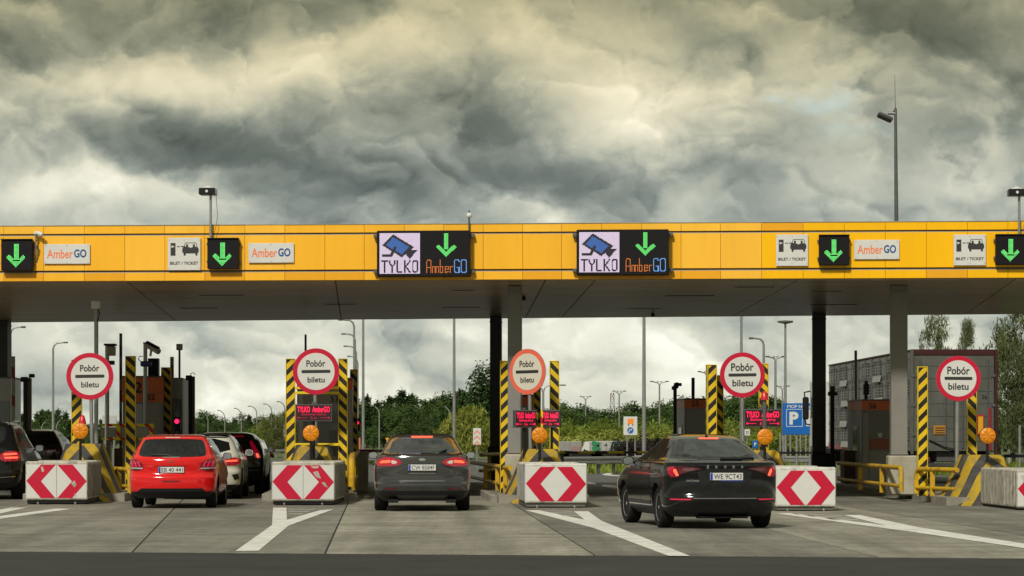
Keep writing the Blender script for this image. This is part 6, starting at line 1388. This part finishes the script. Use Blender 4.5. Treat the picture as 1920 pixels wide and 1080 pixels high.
for (px, py0, py1, w, lab, t_) in ((1401, 805, 817, 10.5, 'small white number plate sign behind the fourth sign post', '33'),):
    D = 110; k = D / F; o = thing('small_sign', lab, 'traffic sign', (X(px, D), D, gz(D)), 0); zz = lambda py: Z(py, D) - gz(D); MB().cbox(-w / 2 * k, w / 2 * k, -.02, 0, zz(py1), zz(py0), .01).build('panel', M['signwhite'], o); text(t_, 5 * k, 6 * k, M['ink'], 'lettering', o, (0, -.023, zz((py0 + py1) / 2)), .01); MB().tube([(0, .03, 0), (0, .03, zz(py0))], .03, 8).build('post', M['steel'], o)
D = 135; k = D / F; o = thing('small_sign', 'small blue parking sign low behind the amber lamp', 'traffic sign', (X(1416, D), D, gz(D)), 0); zz = lambda py: Z(py, D) - gz(D); MB().cbox(-5 * k, 5 * k, -.02, 0, zz(840), zz(826), .01).build('panel', mbl, o); text('P', 4 * k, 7 * k, M['signwhite'], 'lettering', o, (0, -.023, zz(833)), .03); MB().tube([(0, .03, 0), (0, .03, zz(828))], .03, 8).build('post', M['steel'], o)
D = 100; k = D / F; o = thing('small_sign', 'small orange panel beside the darker striped post', 'traffic sign', (X(672, D), D, gz(D)), 0); zz = lambda py: Z(py, D) - gz(D); MB().cbox(-4 * k, 4 * k, -.02, 0, zz(852), zz(821), .01).build('panel', mat('faded_coral', s(190, 110, 84), .6), o); MB().tube([(0, .03, 0), (0, .03, zz(824))], .03, 8).build('post', M['steel'], o)
D = 150; k = D / F; o = thing('small_sign', 'small yellow warning triangle beyond the grey liftback roof', 'traffic sign', (X(726, D), D, gz(D)), 0); zz = lambda py: Z(py, D) - gz(D); MB().prism([(-3.5 * k, zz(821)), (3.5 * k, zz(821)), (0, zz(828))], -.02, 0).build('panel', mat('warn_yellow', s(220, 160, 30), .5), o); MB().tube([(0, .03, 0), (0, .03, zz(822))], .03, 8).build('post', M['steel'], o)
D = 100; k = D / F; o = thing('sign_back', 'pale panel back standing behind the first camera pole', 'traffic sign', (X(206, D), D, gz(D)), 0); zz = lambda py: Z(py, D) - gz(D); MB().cbox(-14 * k, 13 * k, -.03, 0, zz(803), zz(779), .02).build('panel', M['boothlight'], o)
for px in (-10, 8): MB().tube([(px * k, .04, 0), (px * k, .04, zz(781))], .04, 8).build('post', M['steel'], o)
# ---- tall masts and street lamps
def lamp(px, pyt, D, kind, dirn, label, r=.07, reach=25, group='street lamps beyond the plaza', lean=0):
    o = thing('street_lamp', label, 'street lamp', (X(px, D), D, gz(D)), 0, group); zt = Z(pyt, D) - gz(D); k = D / F
    if kind == 'single':
        MB().tube([(0, 0, 0), (0, 0, zt - 13 * k), (dirn * 2 * k, 0, zt - 6 * k), (dirn * 7 * k, 0, zt - 1.5 * k), (dirn * reach * .7 * k, 0, zt)], [r, r * .7, r * .65, r * .6, r * .55], 8).build('pole', M['steel'], o, smooth=50)
        a, b_ = sorted((dirn * reach * .7 * k, dirn * reach * k)); MB().cbox(a, b_, -.12, .12, zt - .08, zt + .06, .03).build('lamp_head', M['steel_dark'], o)
    elif kind == 'double':
        MB().tube([(0, 0, 0), (0, 0, zt - 6 * k)], [r, r * .7], 8).build('pole', M['steel'], o, smooth=50)
        for s_ in (-1, 1):
            MB().tube([(0, 0, zt - 6.5 * k), (s_ * 3 * k, 0, zt - 2.5 * k), (s_ * reach * .65 * k, 0, zt - .3 * k)], [r * .6, r * .5, r * .45], 8).build('arm', M['steel'], o, smooth=50)
            a, b_ = sorted((s_ * reach * .6 * k, s_ * reach * k)); MB().cbox(a, b_, -.12, .12, zt - .06, zt + .1, .03).build('lamp_head', M['steel_dark'], o)
            MB().cbox(s_ * 3 * k - .15, s_ * 3 * k + .15, -.1, .1, zt - .7 * k, zt + .6 * k, .03).build('lamp_head', M['steel_dark'], o)
    elif kind == 'mast':
        MB().tube([(0, 0, 0), (0, 0, zt)], [r, r * .6], 10).build('pole', M['steel'], o, smooth=50); MB().lathe([(.1, zt - .05), (.55, zt + .05), (.55, zt + .16), (.05, zt + .2)], 12, 'z').build('lamp_crown', M['steel_dark'], o, smooth=40)
    return o
LAMPS = [(99.5, 642, 262, 'single', 1, 'slender street lamp with its arm towards the first round sign', .13, 28), (20, 613, 210, 'single', 1, 'curved street lamp arm beside the dark column at the frame edge', .10, 28), (78, 790, 420, 'single', 1, 'small distant street lamp above the dark estate', .10, 8), (106, 787, 400, 'single', 1, 'small distant street lamp next to the slender lamp', .10, 8),
    (390, 774, 520, 'single', -1, 'distant lamp above the white hatchback roof', .12, 11), (421.5, 769.5, 500, 'single', -1, 'distant lamp second beyond the white hatchback', .12, 14), (452.5, 765.5, 480, 'single', -1, 'distant lamp above the black estate with tall lamps', .12, 14), (481.5, 761.5, 460, 'single', -1, 'distant lamp above the far red van', .12, 17), (509.5, 757.5, 440, 'single', -1, 'distant lamp beside the pale green birch', .12, 16), (534, 753, 420, 'single', -1, 'distant lamp just beside the torn block striped post', .12, 15),
    (664, 599.5, 240, 'single', -1, 'tallest of the row of lamp arms over the striped post of booth 53', .12, 30), (666, 626, 270, 'single', -1, 'second highest lamp arm over the striped post of booth 53', .12, 26), (668, 649, 300, 'single', -1, 'third lamp arm over the striped post of booth 53', .12, 24), (671, 668, 330, 'single', -1, 'lowest lamp arm over the striped post of booth 53', .12, 20),
    (711, 762, 420, 'single', -1, 'pale street lamp in front of the pines near the tall mast', .14, 12), (843, 762.5, 420, 'single', -1, 'pale street lamp beside the mast in front of the willow', .14, 12),
    (1018, 723, 330, 'single', -1, 'curved lamp just behind the post beside the paired displays', .13, 1), (1019, 722, 330, 'single', 1, 'lamp arm reaching past the striped post towards the lattice tower', .13, 42), (1432, 634, 190, 'single', -1, 'curved street lamp above the fourth round sign', .11, 28)]
for (px, py, D, kd, dr, lab, r, rc) in LAMPS: lamp(px, py, D, kd, dr, lab, r, rc)
for (px, py, D, lab, rc) in ((1098, 743.5, 520, 'double lamp nearest to the paired red displays', 11), (1161, 733.5, 490, 'double lamp beside the lattice tower', 13), (1236.5, 715.5, 420, 'double lamp between the tall mast and the slim scanner post', 18), (1325, 697, 360, 'double lamp partly behind the post beside kiosk 55', 17), (1454, 669, 300, 'tall double lamp behind the blue parking sign', 19), (1467, 724, 430, 'lower double lamp behind the blue parking sign', 14)): lamp(px, py, D, 'double', 1, lab, .16, rc, 'double armed street lamps beyond the plaza')
for (px, D, r, lab) in ((681, 150, .085, 'tall mast rising behind the striped post of booth 53'), (851.5, 160, .10, 'tall mast in front of the willow'), (1207.5, 140, .11, 'tall mast beside the white sign with the blue arrow'), (1390, 130, .08, 'tall mast directly behind the fourth round sign')): lamp(px, 500, D, 'mast', 1, lab, r, group='tall lighting masts beyond the canopy')
lamp(1472.5, 606, 200, 'mast', 1, 'tall mast with its crown in view above the blue parking sign', .12, group='tall lighting masts beyond the canopy')
for px in (1463, 1482, 1501, 1511):
    D = 160; o = thing('fence_post', 'thin pale post in the row below the blue parking sign', 'post', (X(px, D), D, gz(D)), 0, 'pale posts below the parking sign'); MB().tube([(0, 0, 0), (0, 0, Z(812, D) - gz(D))], .05, 8).build('shaft', M['steel'], o)
D = 92; o = thing('lighting_pole', 'tall tapered pole with a tilted floodlight and whip antenna above the canopy', 'floodlight', (X(1684, D), D, gz(D)), 0); zt = Z(203, D) - gz(D); k = D / F; ln = -5 * k
MB().tube([(0, 0, 0), (ln * .55, 0, zt * .6), (ln, 0, zt)], [.10, .072, .045], 12).build('pole', M['steel_dark'], o, smooth=40)
MB().tube([(ln, 0, zt - 10 * k), (ln - 14 * k, 0, zt - 9 * k)], .05, 8).build('arm', M['steel'], o); MB().tube([(ln, .03, zt), (ln - 3 * k, .03, zt - 5 * k), (ln - 7 * k, .02, zt - 8 * k)], .015, 6).build('cable', M['black'], o)
fl = MB().cbox(-.25, .25, -.14, .14, -.05, .05, .03).build('floodlight_head', M['steel_dark'], o, (ln - 20 * k, -.05, zt - 17 * k)); fl.rotation_euler = (R(-25), R(24), 0)
MB().box(-.21, .21, -.11, .11, -.058, -.052).build('floodlight_glass', mat('floodlight_glass', (.12, .12, .11), .15), fl)
MB().tube([(ln, 0, zt), (ln * 1.1, 0, zt + 12 * k), (ln * 1.25, 0, zt + 64 * k)], [.014, .011, .006], 6).build('whip_antenna', M['steel_dark'], o)
# lattice tower
D = 1500; k = D / F; o = thing('lattice_tower', 'distant red and white lattice tower over the far trees', 'tower', (X(1148, D), D, gz(D)), 0); zt = Z(737, D) - gz(D)
mtw = [mat('tower_dark_red', (.16, .07, .06), .6), mat('tower_pale', (.30, .29, .27), .6)]
hwz = lambda z: 1.9 - 1.1 * z / zt
for sec in range(7):
    b = MB(); za, zb_ = zt * sec / 7, zt * (sec + 1) / 7; A, B = hwz(za), hwz(zb_); cs = [(-1, -1), (1, -1), (1, 1), (-1, 1)]
    for i in range(4):
        p, q = cs[i], cs[(i + 1) % 4]; b.tube([(p[0] * A, p[1] * A, za), (p[0] * B, p[1] * B, zb_)], .16, 5); b.tube([(p[0] * A, p[1] * A, za), (q[0] * B, q[1] * B, zb_)], .10, 4); b.tube([(q[0] * A, q[1] * A, za), (p[0] * B, p[1] * B, zb_)], .10, 4); b.tube([(p[0] * B, p[1] * B, zb_), (q[0] * B, q[1] * B, zb_)], .10, 4)
    b.build('tower_section', mtw[sec % 2], o)
# fence beside the lorry, far edge
for px, lab in ((1912, 'pale post in the grass beside the trailer corner'),):
    D = 110; o = thing('fence_post', lab, 'post', (X(px, D), D, gz(D)), 0); MB().tube([(0, 0, 0), (0, 0, Z(797, D) - gz(D))], .05, 8).build('shaft', M['steel'], o)

# ================================================================== TREES
def leafmat(name, a, b_, c):
    m = bpy.data.materials.new(name); m.use_nodes = True; t = m.node_tree; p = t.nodes['Principled BSDF']; p.inputs['Roughness'].default_value = .7; p.inputs['Specular IOR Level'].default_value = .25
    co = t.nodes.new('ShaderNodeTexCoord'); n = t.nodes.new('ShaderNodeTexNoise'); n.inputs['Scale'].default_value = .55; n.inputs['Detail'].default_value = 5; n.inputs['Roughness'].default_value = .7
    oi = t.nodes.new('ShaderNodeObjectInfo'); vm = t.nodes.new('ShaderNodeVectorMath'); vm.operation = 'MULTIPLY_ADD'; t.links.new(oi.outputs['Random'], vm.inputs[0]); vm.inputs[1].default_value = (50, 30, 20); t.links.new(co.outputs['Object'], vm.inputs[2]); t.links.new(vm.outputs[0], n.inputs['Vector'])
    r = t.nodes.new('ShaderNodeValToRGB'); t.links.new(n.outputs['Fac'], r.inputs[0]); r.color_ramp.elements[0].position = .32; r.color_ramp.elements[0].color = (*a, 1); r.color_ramp.elements[1].position = .68; r.color_ramp.elements[1].color = (*c, 1); e = r.color_ramp.elements.new(.5); e.color = (*b_, 1)
    hs = t.nodes.new('ShaderNodeHueSaturation'); t.links.new(r.outputs[0], hs.inputs['Color']); mr_ = t.nodes.new('ShaderNodeMapRange'); t.links.new(oi.outputs['Random'], mr_.inputs[0]); mr_.inputs[3].default_value = .8; mr_.inputs[4].default_value = 1.35; t.links.new(mr_.outputs[0], hs.inputs['Value'])
    t.links.new(hs.outputs[0], p.inputs['Base Color'])
    tr = t.nodes.new('ShaderNodeBsdfTranslucent'); t.links.new(hs.outputs[0], tr.inputs['Color']); mx = t.nodes.new('ShaderNodeMixShader'); mx.inputs[0].default_value = .4; t.links.new(p.outputs[0], mx.inputs[1]); t.links.new(tr.outputs[0], mx.inputs[2]); t.links.new(mx.outputs[0], t.nodes['Material Output'].inputs['Surface'])
    return m
LM = {'pine': leafmat('pine_needles', (.022, .048, .014), (.042, .084, .022), (.078, .13, .034)), 'leafy': leafmat('dark_leaves', (.032, .062, .015), (.060, .105, .024), (.10, .16, .038)), 'light': leafmat('light_leaves', (.095, .135, .016), (.15, .20, .028), (.22, .27, .05)),
      'willow': leafmat('willow_leaves', (.12, .145, .022), (.20, .225, .04), (.29, .305, .07)), 'birch': leafmat('birch_leaves', (.07, .09, .032), (.11, .135, .05), (.165, .19, .075)), 'plum': leafmat('plum_leaves', (.016, .010, .014), (.03, .018, .024), (.045, .03, .03)), 'pale': leafmat('pale_birch_leaves', (.08, .10, .025), (.13, .15, .04), (.20, .21, .07))}
MBARK = mat('bark', (.075, .06, .045), .9, var=.3, vs=4, bump=.4); MBIRCH = mat('birch_bark', (.40, .39, .35), .8, var=.2, vs=3, dirt=(.05, .045, .04), da=.9, ds=2.2, stretch=(1, 1, 3))
def quads(cent, size, rng, flat=0.0, name='crown', m=None, droop=0.0):
    n = len(cent); a = rng.normal(size=(n, 3)); 
    if droop: a[:, 2] -= droop
    a /= np.linalg.norm(a, axis=1)[:, None]; b_ = rng.normal(size=(n, 3)); b_ -= (b_ * a).sum(1)[:, None] * a; b_ /= np.linalg.norm(b_, axis=1)[:, None]
    sz = size * rng.uniform(.5, 1.4, n); asp = 1.0 + (1.2 if droop else .3)
    if not droop:
        c0 = np.array([0, 0, cent[:, 2].max() * .42]); nrm = (cent - c0); nrm /= np.linalg.norm(nrm, axis=1)[:, None] + 1e-6; nrm = nrm * .9 + np.array([0, 0, .35]) + rng.normal(size=(n, 3)) * .55; nrm /= np.linalg.norm(nrm, axis=1)[:, None]
        a -= (a * nrm).sum(1)[:, None] * nrm; a /= np.linalg.norm(a, axis=1)[:, None]; b_ = np.cross(nrm, a)
    u_ = a * (sz * asp)[:, None]; v_ = b_ * (sz * .62)[:, None]
    P = np.stack([cent - u_, cent + v_ * .8, cent + u_, cent - v_ * .8], 1).reshape(-1, 3)
    me = bpy.data.meshes.new(name); me.vertices.add(4 * n); me.vertices.foreach_set('co', P.ravel()); me.loops.add(4 * n); me.loops.foreach_set('vertex_index', np.arange(4 * n)); me.polygons.add(n); me.polygons.foreach_set('loop_start', np.arange(n) * 4); me.polygons.foreach_set('loop_total', np.full(n, 4)); me.materials.append(m); me.update(); me.validate(); return me
def crown(kind, seed, H):
    rng = np.random.default_rng(seed); C = []; limbs = []
    if kind == 'pine':
        nb = 34
        for i in range(nb):
            z = H * (.16 + .84 * (i / nb) ** .9); rad = H * .26 * (1 - (z / H)) ** .75 * rng.uniform(.55, 1.25) + .12; az_ = rng.uniform(0, 6.28) + i * 2.4; tip = np.array([math.cos(az_) * rad, math.sin(az_) * rad, z - rad * rng.uniform(-.25, .25)]); base_ = np.array([0, 0, z - rad * .1]); limbs.append((base_, tip))
            for j in range(5):
                t_ = .3 + .7 * j / 4; c = base_ + (tip - base_) * t_; C.append(c + rng.normal(size=(16, 3)) * np.array([.045, .045, .026]) * H * (1.1 - .5 * t_))
        C.append(np.array([0, 0, H]) + rng.normal(size=(30, 3)) * np.array([.012, .012, .04]) * H)
        sz = H * .024
    elif kind == 'poplar':
        for i in range(46):
            z = H * (.06 + .94 * i / 46); rad = H * .15 * math.sin(math.pi * min(1, .18 + .84 * (1 - z / H))) ** .8; az_ = i * 2.4 + rng.uniform(-.4, .4); c = np.array([math.cos(az_) * rad * .7 + .10 * H * (z / H) ** 2 * .6, math.sin(az_) * rad * .7, z]); limbs.append((np.array([0, 0, z * .8]), c)); C.append(c + rng.normal(size=(58, 3)) * np.array([.03, .03, .055]) * H)
        sz = H * .02
    elif kind == 'willow':
        for i in range(70):
            az_ = rng.uniform(0, 6.28); rr_ = H * .52 * math.sqrt(rng.uniform(.02, 1)); top = H * (.98 - .42 * (rr_ / (H * .52)) ** 2.2) * rng.uniform(.90, 1.02); x, y = math.cos(az_) * rr_, math.sin(az_) * rr_; limbs.append((np.array([0, 0, H * .35]), np.array([x * .8, y * .8, top * .9])))
            n = 60; t_ = rng.uniform(0, 1, n); C.append(np.stack([x * (1 + .12 * t_) + rng.normal(size=n) * .035 * H, y * (1 + .12 * t_) + rng.normal(size=n) * .035 * H, top - t_ ** 1.2 * top * .80 + rng.normal(size=n) * .02 * H], 1))
        sz = H * .024
    elif kind in ('birch',):
        for i in range(42):
            z = H * rng.uniform(.25, 1.0); rad = H * .27 * math.sin(math.pi * min(.95, .15 + .8 * (1 - z / H))) * rng.uniform(.5, 1.1); az_ = i * 2.4; tip = np.array([math.cos(az_) * rad, math.sin(az_) * rad, z]); limbs.append((np.array([0, 0, z * .72]), tip))
            n = 150; t_ = rng.uniform(0, 1, n); C.append(tip * np.array([1, 1, 1]) + np.stack([rng.normal(size=n) * .030 * H, rng.normal(size=n) * .030 * H, rng.uniform(-.13, .02, n) * H], 1)); C.append(tip * .6 + np.array([0, 0, z * .36]) + rng.normal(size=(30, 3)) * .035 * H)
        sz = H * .0085
    elif kind == 'shrub':
        for i in range(26):
            az_ = rng.uniform(0, 6.28); rr_ = H * .8 * math.sqrt(rng.uniform(0, 1)); z = H * rng.uniform(.25, .92) * (1 - .35 * (rr_ / (H * .8)) ** 2); c = np.array([math.cos(az_) * rr_, math.sin(az_) * rr_, z]); limbs.append((np.array([0, 0, 0]), c)); C.append(c + rng.normal(size=(70, 3)) * np.array([.12, .12, .11]) * H)
        sz = H * .05
    else:
        for i in range(40):
            v = rng.normal(size=3); v /= np.linalg.norm(v); rr_ = rng.uniform(.45, 1) ** .6; c = np.array([v[0] * H * .36 * rr_, v[1] * H * .36 * rr_, H * .60 + v[2] * H * .36 * rr_]) * rng.uniform(.92, 1.06); limbs.append((np.array([0, 0, H * .3]), c)); C.append(c + rng.normal(size=(56, 3)) * np.array([.062, .062, .05]) * H)
        sz = H * .026
    C = np.concatenate(C); C[:, 2] = np.maximum(C[:, 2], .08 * H * (0 if kind in ('shrub', 'willow') else 1) + .05)
    return C, sz, limbs, rng
_tv = {}
def tree(kind, leaf, px, pyt, D, label, group, name, wscale=1.0, seed=0, bark=None):
    H = {'pine': 12, 'poplar': 14, 'willow': 9, 'birch': 9, 'shrub': 3, 'round': 11}[kind]; key = (kind, leaf, seed)
    if key not in _tv:
        C, sz, limbs, rng = crown(kind, 100 + seed * 17 + len(kind) * 3, H); me = quads(C, sz, rng, m=LM[leaf], droop=1.6 if kind in ('willow', 'birch') else 0.0)
        b = MB(); hgt = H * {'pine': .98, 'poplar': .9, 'willow': .5, 'birch': .95, 'shrub': .3, 'round': .75}[kind]; r0 = H * {'pine': .016, 'poplar': .02, 'willow': .035, 'birch': .014, 'shrub': .03, 'round': .022}[kind]
        b.tube([(0, 0, -.4), (0.01 * H, 0, hgt * .4), (-.005 * H, .01 * H, hgt * .7), (0, 0, hgt)], [r0 * 1.2, r0 * .8, r0 * .55, r0 * .15], 8)
        for (p, q) in limbs[:: (2 if kind in ('pine', 'birch') else 3)]: mid = (p + q) / 2 + np.array([0, 0, .02 * H]); b.tube([tuple(p), tuple(mid), tuple(q)], [r0 * .35, r0 * .22, r0 * .08], 5)
        _tv[key] = (me, b.mesh('trunk', bark or MBARK, 60))
    sc_ = (Z(pyt, D) - gz(D)) / H; o = thing(name, label, 'tree' if kind != 'shrub' else 'shrub', (X(px, D), D, gz(D)), random.uniform(0, 6.28), group); o.scale = (sc_ * wscale, sc_ * wscale, sc_)
    link('crown', _tv[key][0], o); link('trunk', _tv[key][1], o); return o
rnd = random.Random(3)
def tops(prof, px):
    for (a, ya), (b_, yb) in zip(prof, prof[1:]):
        if a <= px <= b_: return ya + (yb - ya) * (px - a) / (b_ - a)
# pine wood in the middle
PROF = [(640, 762), (660, 752), (690, 745), (720, 748), (752, 736), (770, 742), (800, 745), (822, 748), (850, 733), (866, 736), (890, 745), (930, 752), (960, 758)]
for row, (D, dn, st) in enumerate(((640, 0, 11.5), (610, 12, 13.5), (585, 26, 15))):
    px = 632 + row * 4
    while px < 985:
        y = min(tops(PROF, max(640, min(959, px))) + rnd.uniform(-3, 10) + dn, 790); kd = 'pine' if rnd.random() < (.62 if row == 0 else .4) else 'round'
        tree(kd, 'pine' if kd == 'pine' else 'leafy', px + rnd.uniform(-3, 3), y, D + rnd.uniform(-9, 9), 'dark pine in the wood beyond the grey liftback' if kd == 'pine' else 'dark leafy tree among the pines beyond the grey liftback', 'pines of the far wood' if kd == 'pine' else 'leafy trees of the far wood', 'pine_tree' if kd == 'pine' else 'leafy_tree', rnd.uniform(.85, 1.15), rnd.randrange(4)); px += st * rnd.uniform(.8, 1.2)
tree('poplar', 'pine', 899, 687, 470, 'tall wind-bent dark tree rising beside the dark column', None, 'poplar_tree', 1.25, 0)
tree('poplar', 'pine', 918, 712, 475, 'lower dark tree half hidden by the dark column', None, 'poplar_tree', 1.3, 1)
tree('willow', 'willow', 880, 757, 300, 'large yellow-green willow in front of the dark wood', None, 'willow_tree', 1.0, 0)
tree('willow', 'willow', 846, 782, 310, 'smaller yellow-green willow beside the grey liftback roof', None, 'willow_tree', .9, 1)
for (px, y, D) in ((642, 783, 430), (655, 800, 420), (700, 800, 430), (742, 806, 440), (776, 800, 450), (810, 804, 440), (826, 812, 420)): tree('round', 'leafy', px, y, D, 'low green tree at the foot of the pine wood', 'low trees at the foot of the pine wood', 'leafy_tree', 1.1, rnd.randrange(3))
# left: far tree line
PROF = [(20, 778), (60, 778), (90, 764), (112, 774), (125, 772), (150, 790), (330, 795), (376, 772), (390, 778), (420, 778), (455, 781), (490, 778), (530, 772), (560, 770), (600, 780)]
for row, (D, dn, st) in enumerate(((600, 0, 12), (560, 14, 15))):
    px = 8 + row * 5
    while px < 600:
        if not 232 < px < 318:
            y = tops(PROF, max(20, px)) + rnd.uniform(-4, 8) + dn; kd = 'pine' if rnd.random() < (.6 if px < 160 else .25) else 'round'
            tree(kd, 'pine' if kd == 'pine' else 'leafy', px + rnd.uniform(-3, 3), y, D + rnd.uniform(-9, 9), 'dark pine in the far tree line behind the booths' if kd == 'pine' else 'dark leafy tree in the far tree line behind the booths', 'pines of the far tree line behind the booths' if kd == 'pine' else 'leafy trees of the far tree line behind the booths', 'pine_tree' if kd == 'pine' else 'leafy_tree', rnd.uniform(.9, 1.3), rnd.randrange(4))
        px += st * rnd.uniform(.8, 1.2)
tree('birch', 'pale', 518, 772, 330, 'pale yellow-green birch beside the torn block striped post', None, 'birch_tree', 1.5, 5, MBIRCH); tree('round', 'light', 497, 790, 340, 'light green tree beside the pale birch', None, 'leafy_tree', 1.0, 6); tree('birch', 'pale', 533, 782, 325, 'second pale birch close behind the striped post', None, 'birch_tree', 1.5, 6, MBIRCH)
# right of the middle
PROF = [(985, 775), (1040, 768), (1074, 753), (1095, 765), (1110, 764), (1150, 775), (1180, 756), (1200, 764), (1215, 766), (1240, 760), (1260, 742), (1285, 745), (1320, 750), (1370, 742), (1410, 735), (1440, 742), (1480, 775), (1540, 785), (1600, 790)]
for row, (D, dn, st) in enumerate(((560, 0, 14), (520, 14, 17))):
    px = 990 + row * 6
    while px < 1600:
        y = tops(PROF, px) + rnd.uniform(-3, 6) + dn
        tree('round', 'leafy', px + rnd.uniform(-3, 3), y, D + rnd.uniform(-9, 9), 'dark green tree in the far row behind the parked lorries', 'leafy trees behind the parked lorries', 'leafy_tree', rnd.uniform(.95, 1.35), rnd.randrange(4)); px += st * rnd.uniform(.8, 1.2)
px = 1042
while px < 1560:
    tree('shrub', 'light', px, rnd.uniform(781, 800) + (6 if px > 1440 else 0), 300 + rnd.uniform(-14, 14), 'bright yellow-green shrub on the bank behind the parked lorries', 'yellow-green shrubs on the bank behind the lorries', 'bank_shrub', rnd.uniform(.7, 1.1), rnd.randrange(3)); px += rnd.uniform(9, 13)
px = 1046
while px < 1560:
    tree('shrub', 'light' if rnd.random() < .6 else 'willow', px, rnd.uniform(800, 815), 272 + rnd.uniform(-4, 4), 'low yellow-green shrub at the foot of the bank', 'low shrubs at the foot of the bank', 'bank_shrub', rnd.uniform(.9, 1.3), rnd.randrange(3)); px += rnd.uniform(10, 15)
tree('shrub', 'plum', 1205, 817, 175, 'dark purple-leaved shrub beside the tall mast', None, 'plum_shrub', 1.1, 8); tree('shrub', 'plum', 1222, 822, 178, 'lower dark purple-leaved shrub beyond the tall mast', None, 'plum_shrub', 1.0, 9)
for (px, y, D, w_) in ((700, 846, 190, 1.2), (735, 845, 195, 1.3), (1075, 858, 130, 1.5), (1120, 860, 131, 1.5), (1165, 859, 132, 1.5)): tree('shrub', 'light', px, y, D, 'low verge bush beneath the steel crash barrier', 'low verge bushes beneath the crash barriers', 'verge_bush', w_, rnd.randrange(3))
# birches behind the livestock lorry and at the frame edge
tree('birch', 'birch', 1754, 586, 135, 'wispy birch rising above the trailer roof', None, 'birch_tree', .46, 1, MBIRCH); tree('birch', 'birch', 1811, 603, 138, 'thinner wispy birch rising above the trailer near its rear corner', None, 'birch_tree', .30, 2, MBIRCH)
tree('birch', 'birch', 1915, 545, 130, 'large drooping birch at the frame edge beside the trailer', None, 'birch_tree', .72, 3, MBIRCH); tree('birch', 'birch', 1893, 640, 142, 'drooping birch close behind the trailer corner', None, 'birch_tree', .62, 4, MBIRCH); tree('birch', 'birch', 1960, 560, 126, 'drooping birch beyond the frame edge', None, 'birch_tree', 1.0, 1, MBIRCH)
for (px, y, D) in ((1872, 742, 170), (1900, 735, 175), (1930, 745, 168), (1850, 760, 180)): tree('round', 'leafy', px, y, D, 'dark tree filling the gap under the drooping birches', 'dark trees under the birches', 'leafy_tree', 1.1, rnd.randrange(4))
# rough grass tufts along the verges
rng = np.random.default_rng(5); n = 9000; xs = np.concatenate([rng.uniform(17, 30, n // 2), rng.uniform(-6, 14, n // 2)]); ys = np.concatenate([rng.uniform(100, 150, n // 2), rng.uniform(122, 170, n // 2)])
keep = np.ones(n, bool); C = np.stack([xs, ys, np.array([gz(y) for y in ys]) + .12], 1)[keep]; C = C[(C[:, 0] > 17) | ((C[:, 0] > 1.5) & (C[:, 1] < 135))]
tag(link('verge_grass', quads(C, .16, rng, name='verge_grass', m=LM['light'], droop=-2.0)), kind='stuff')
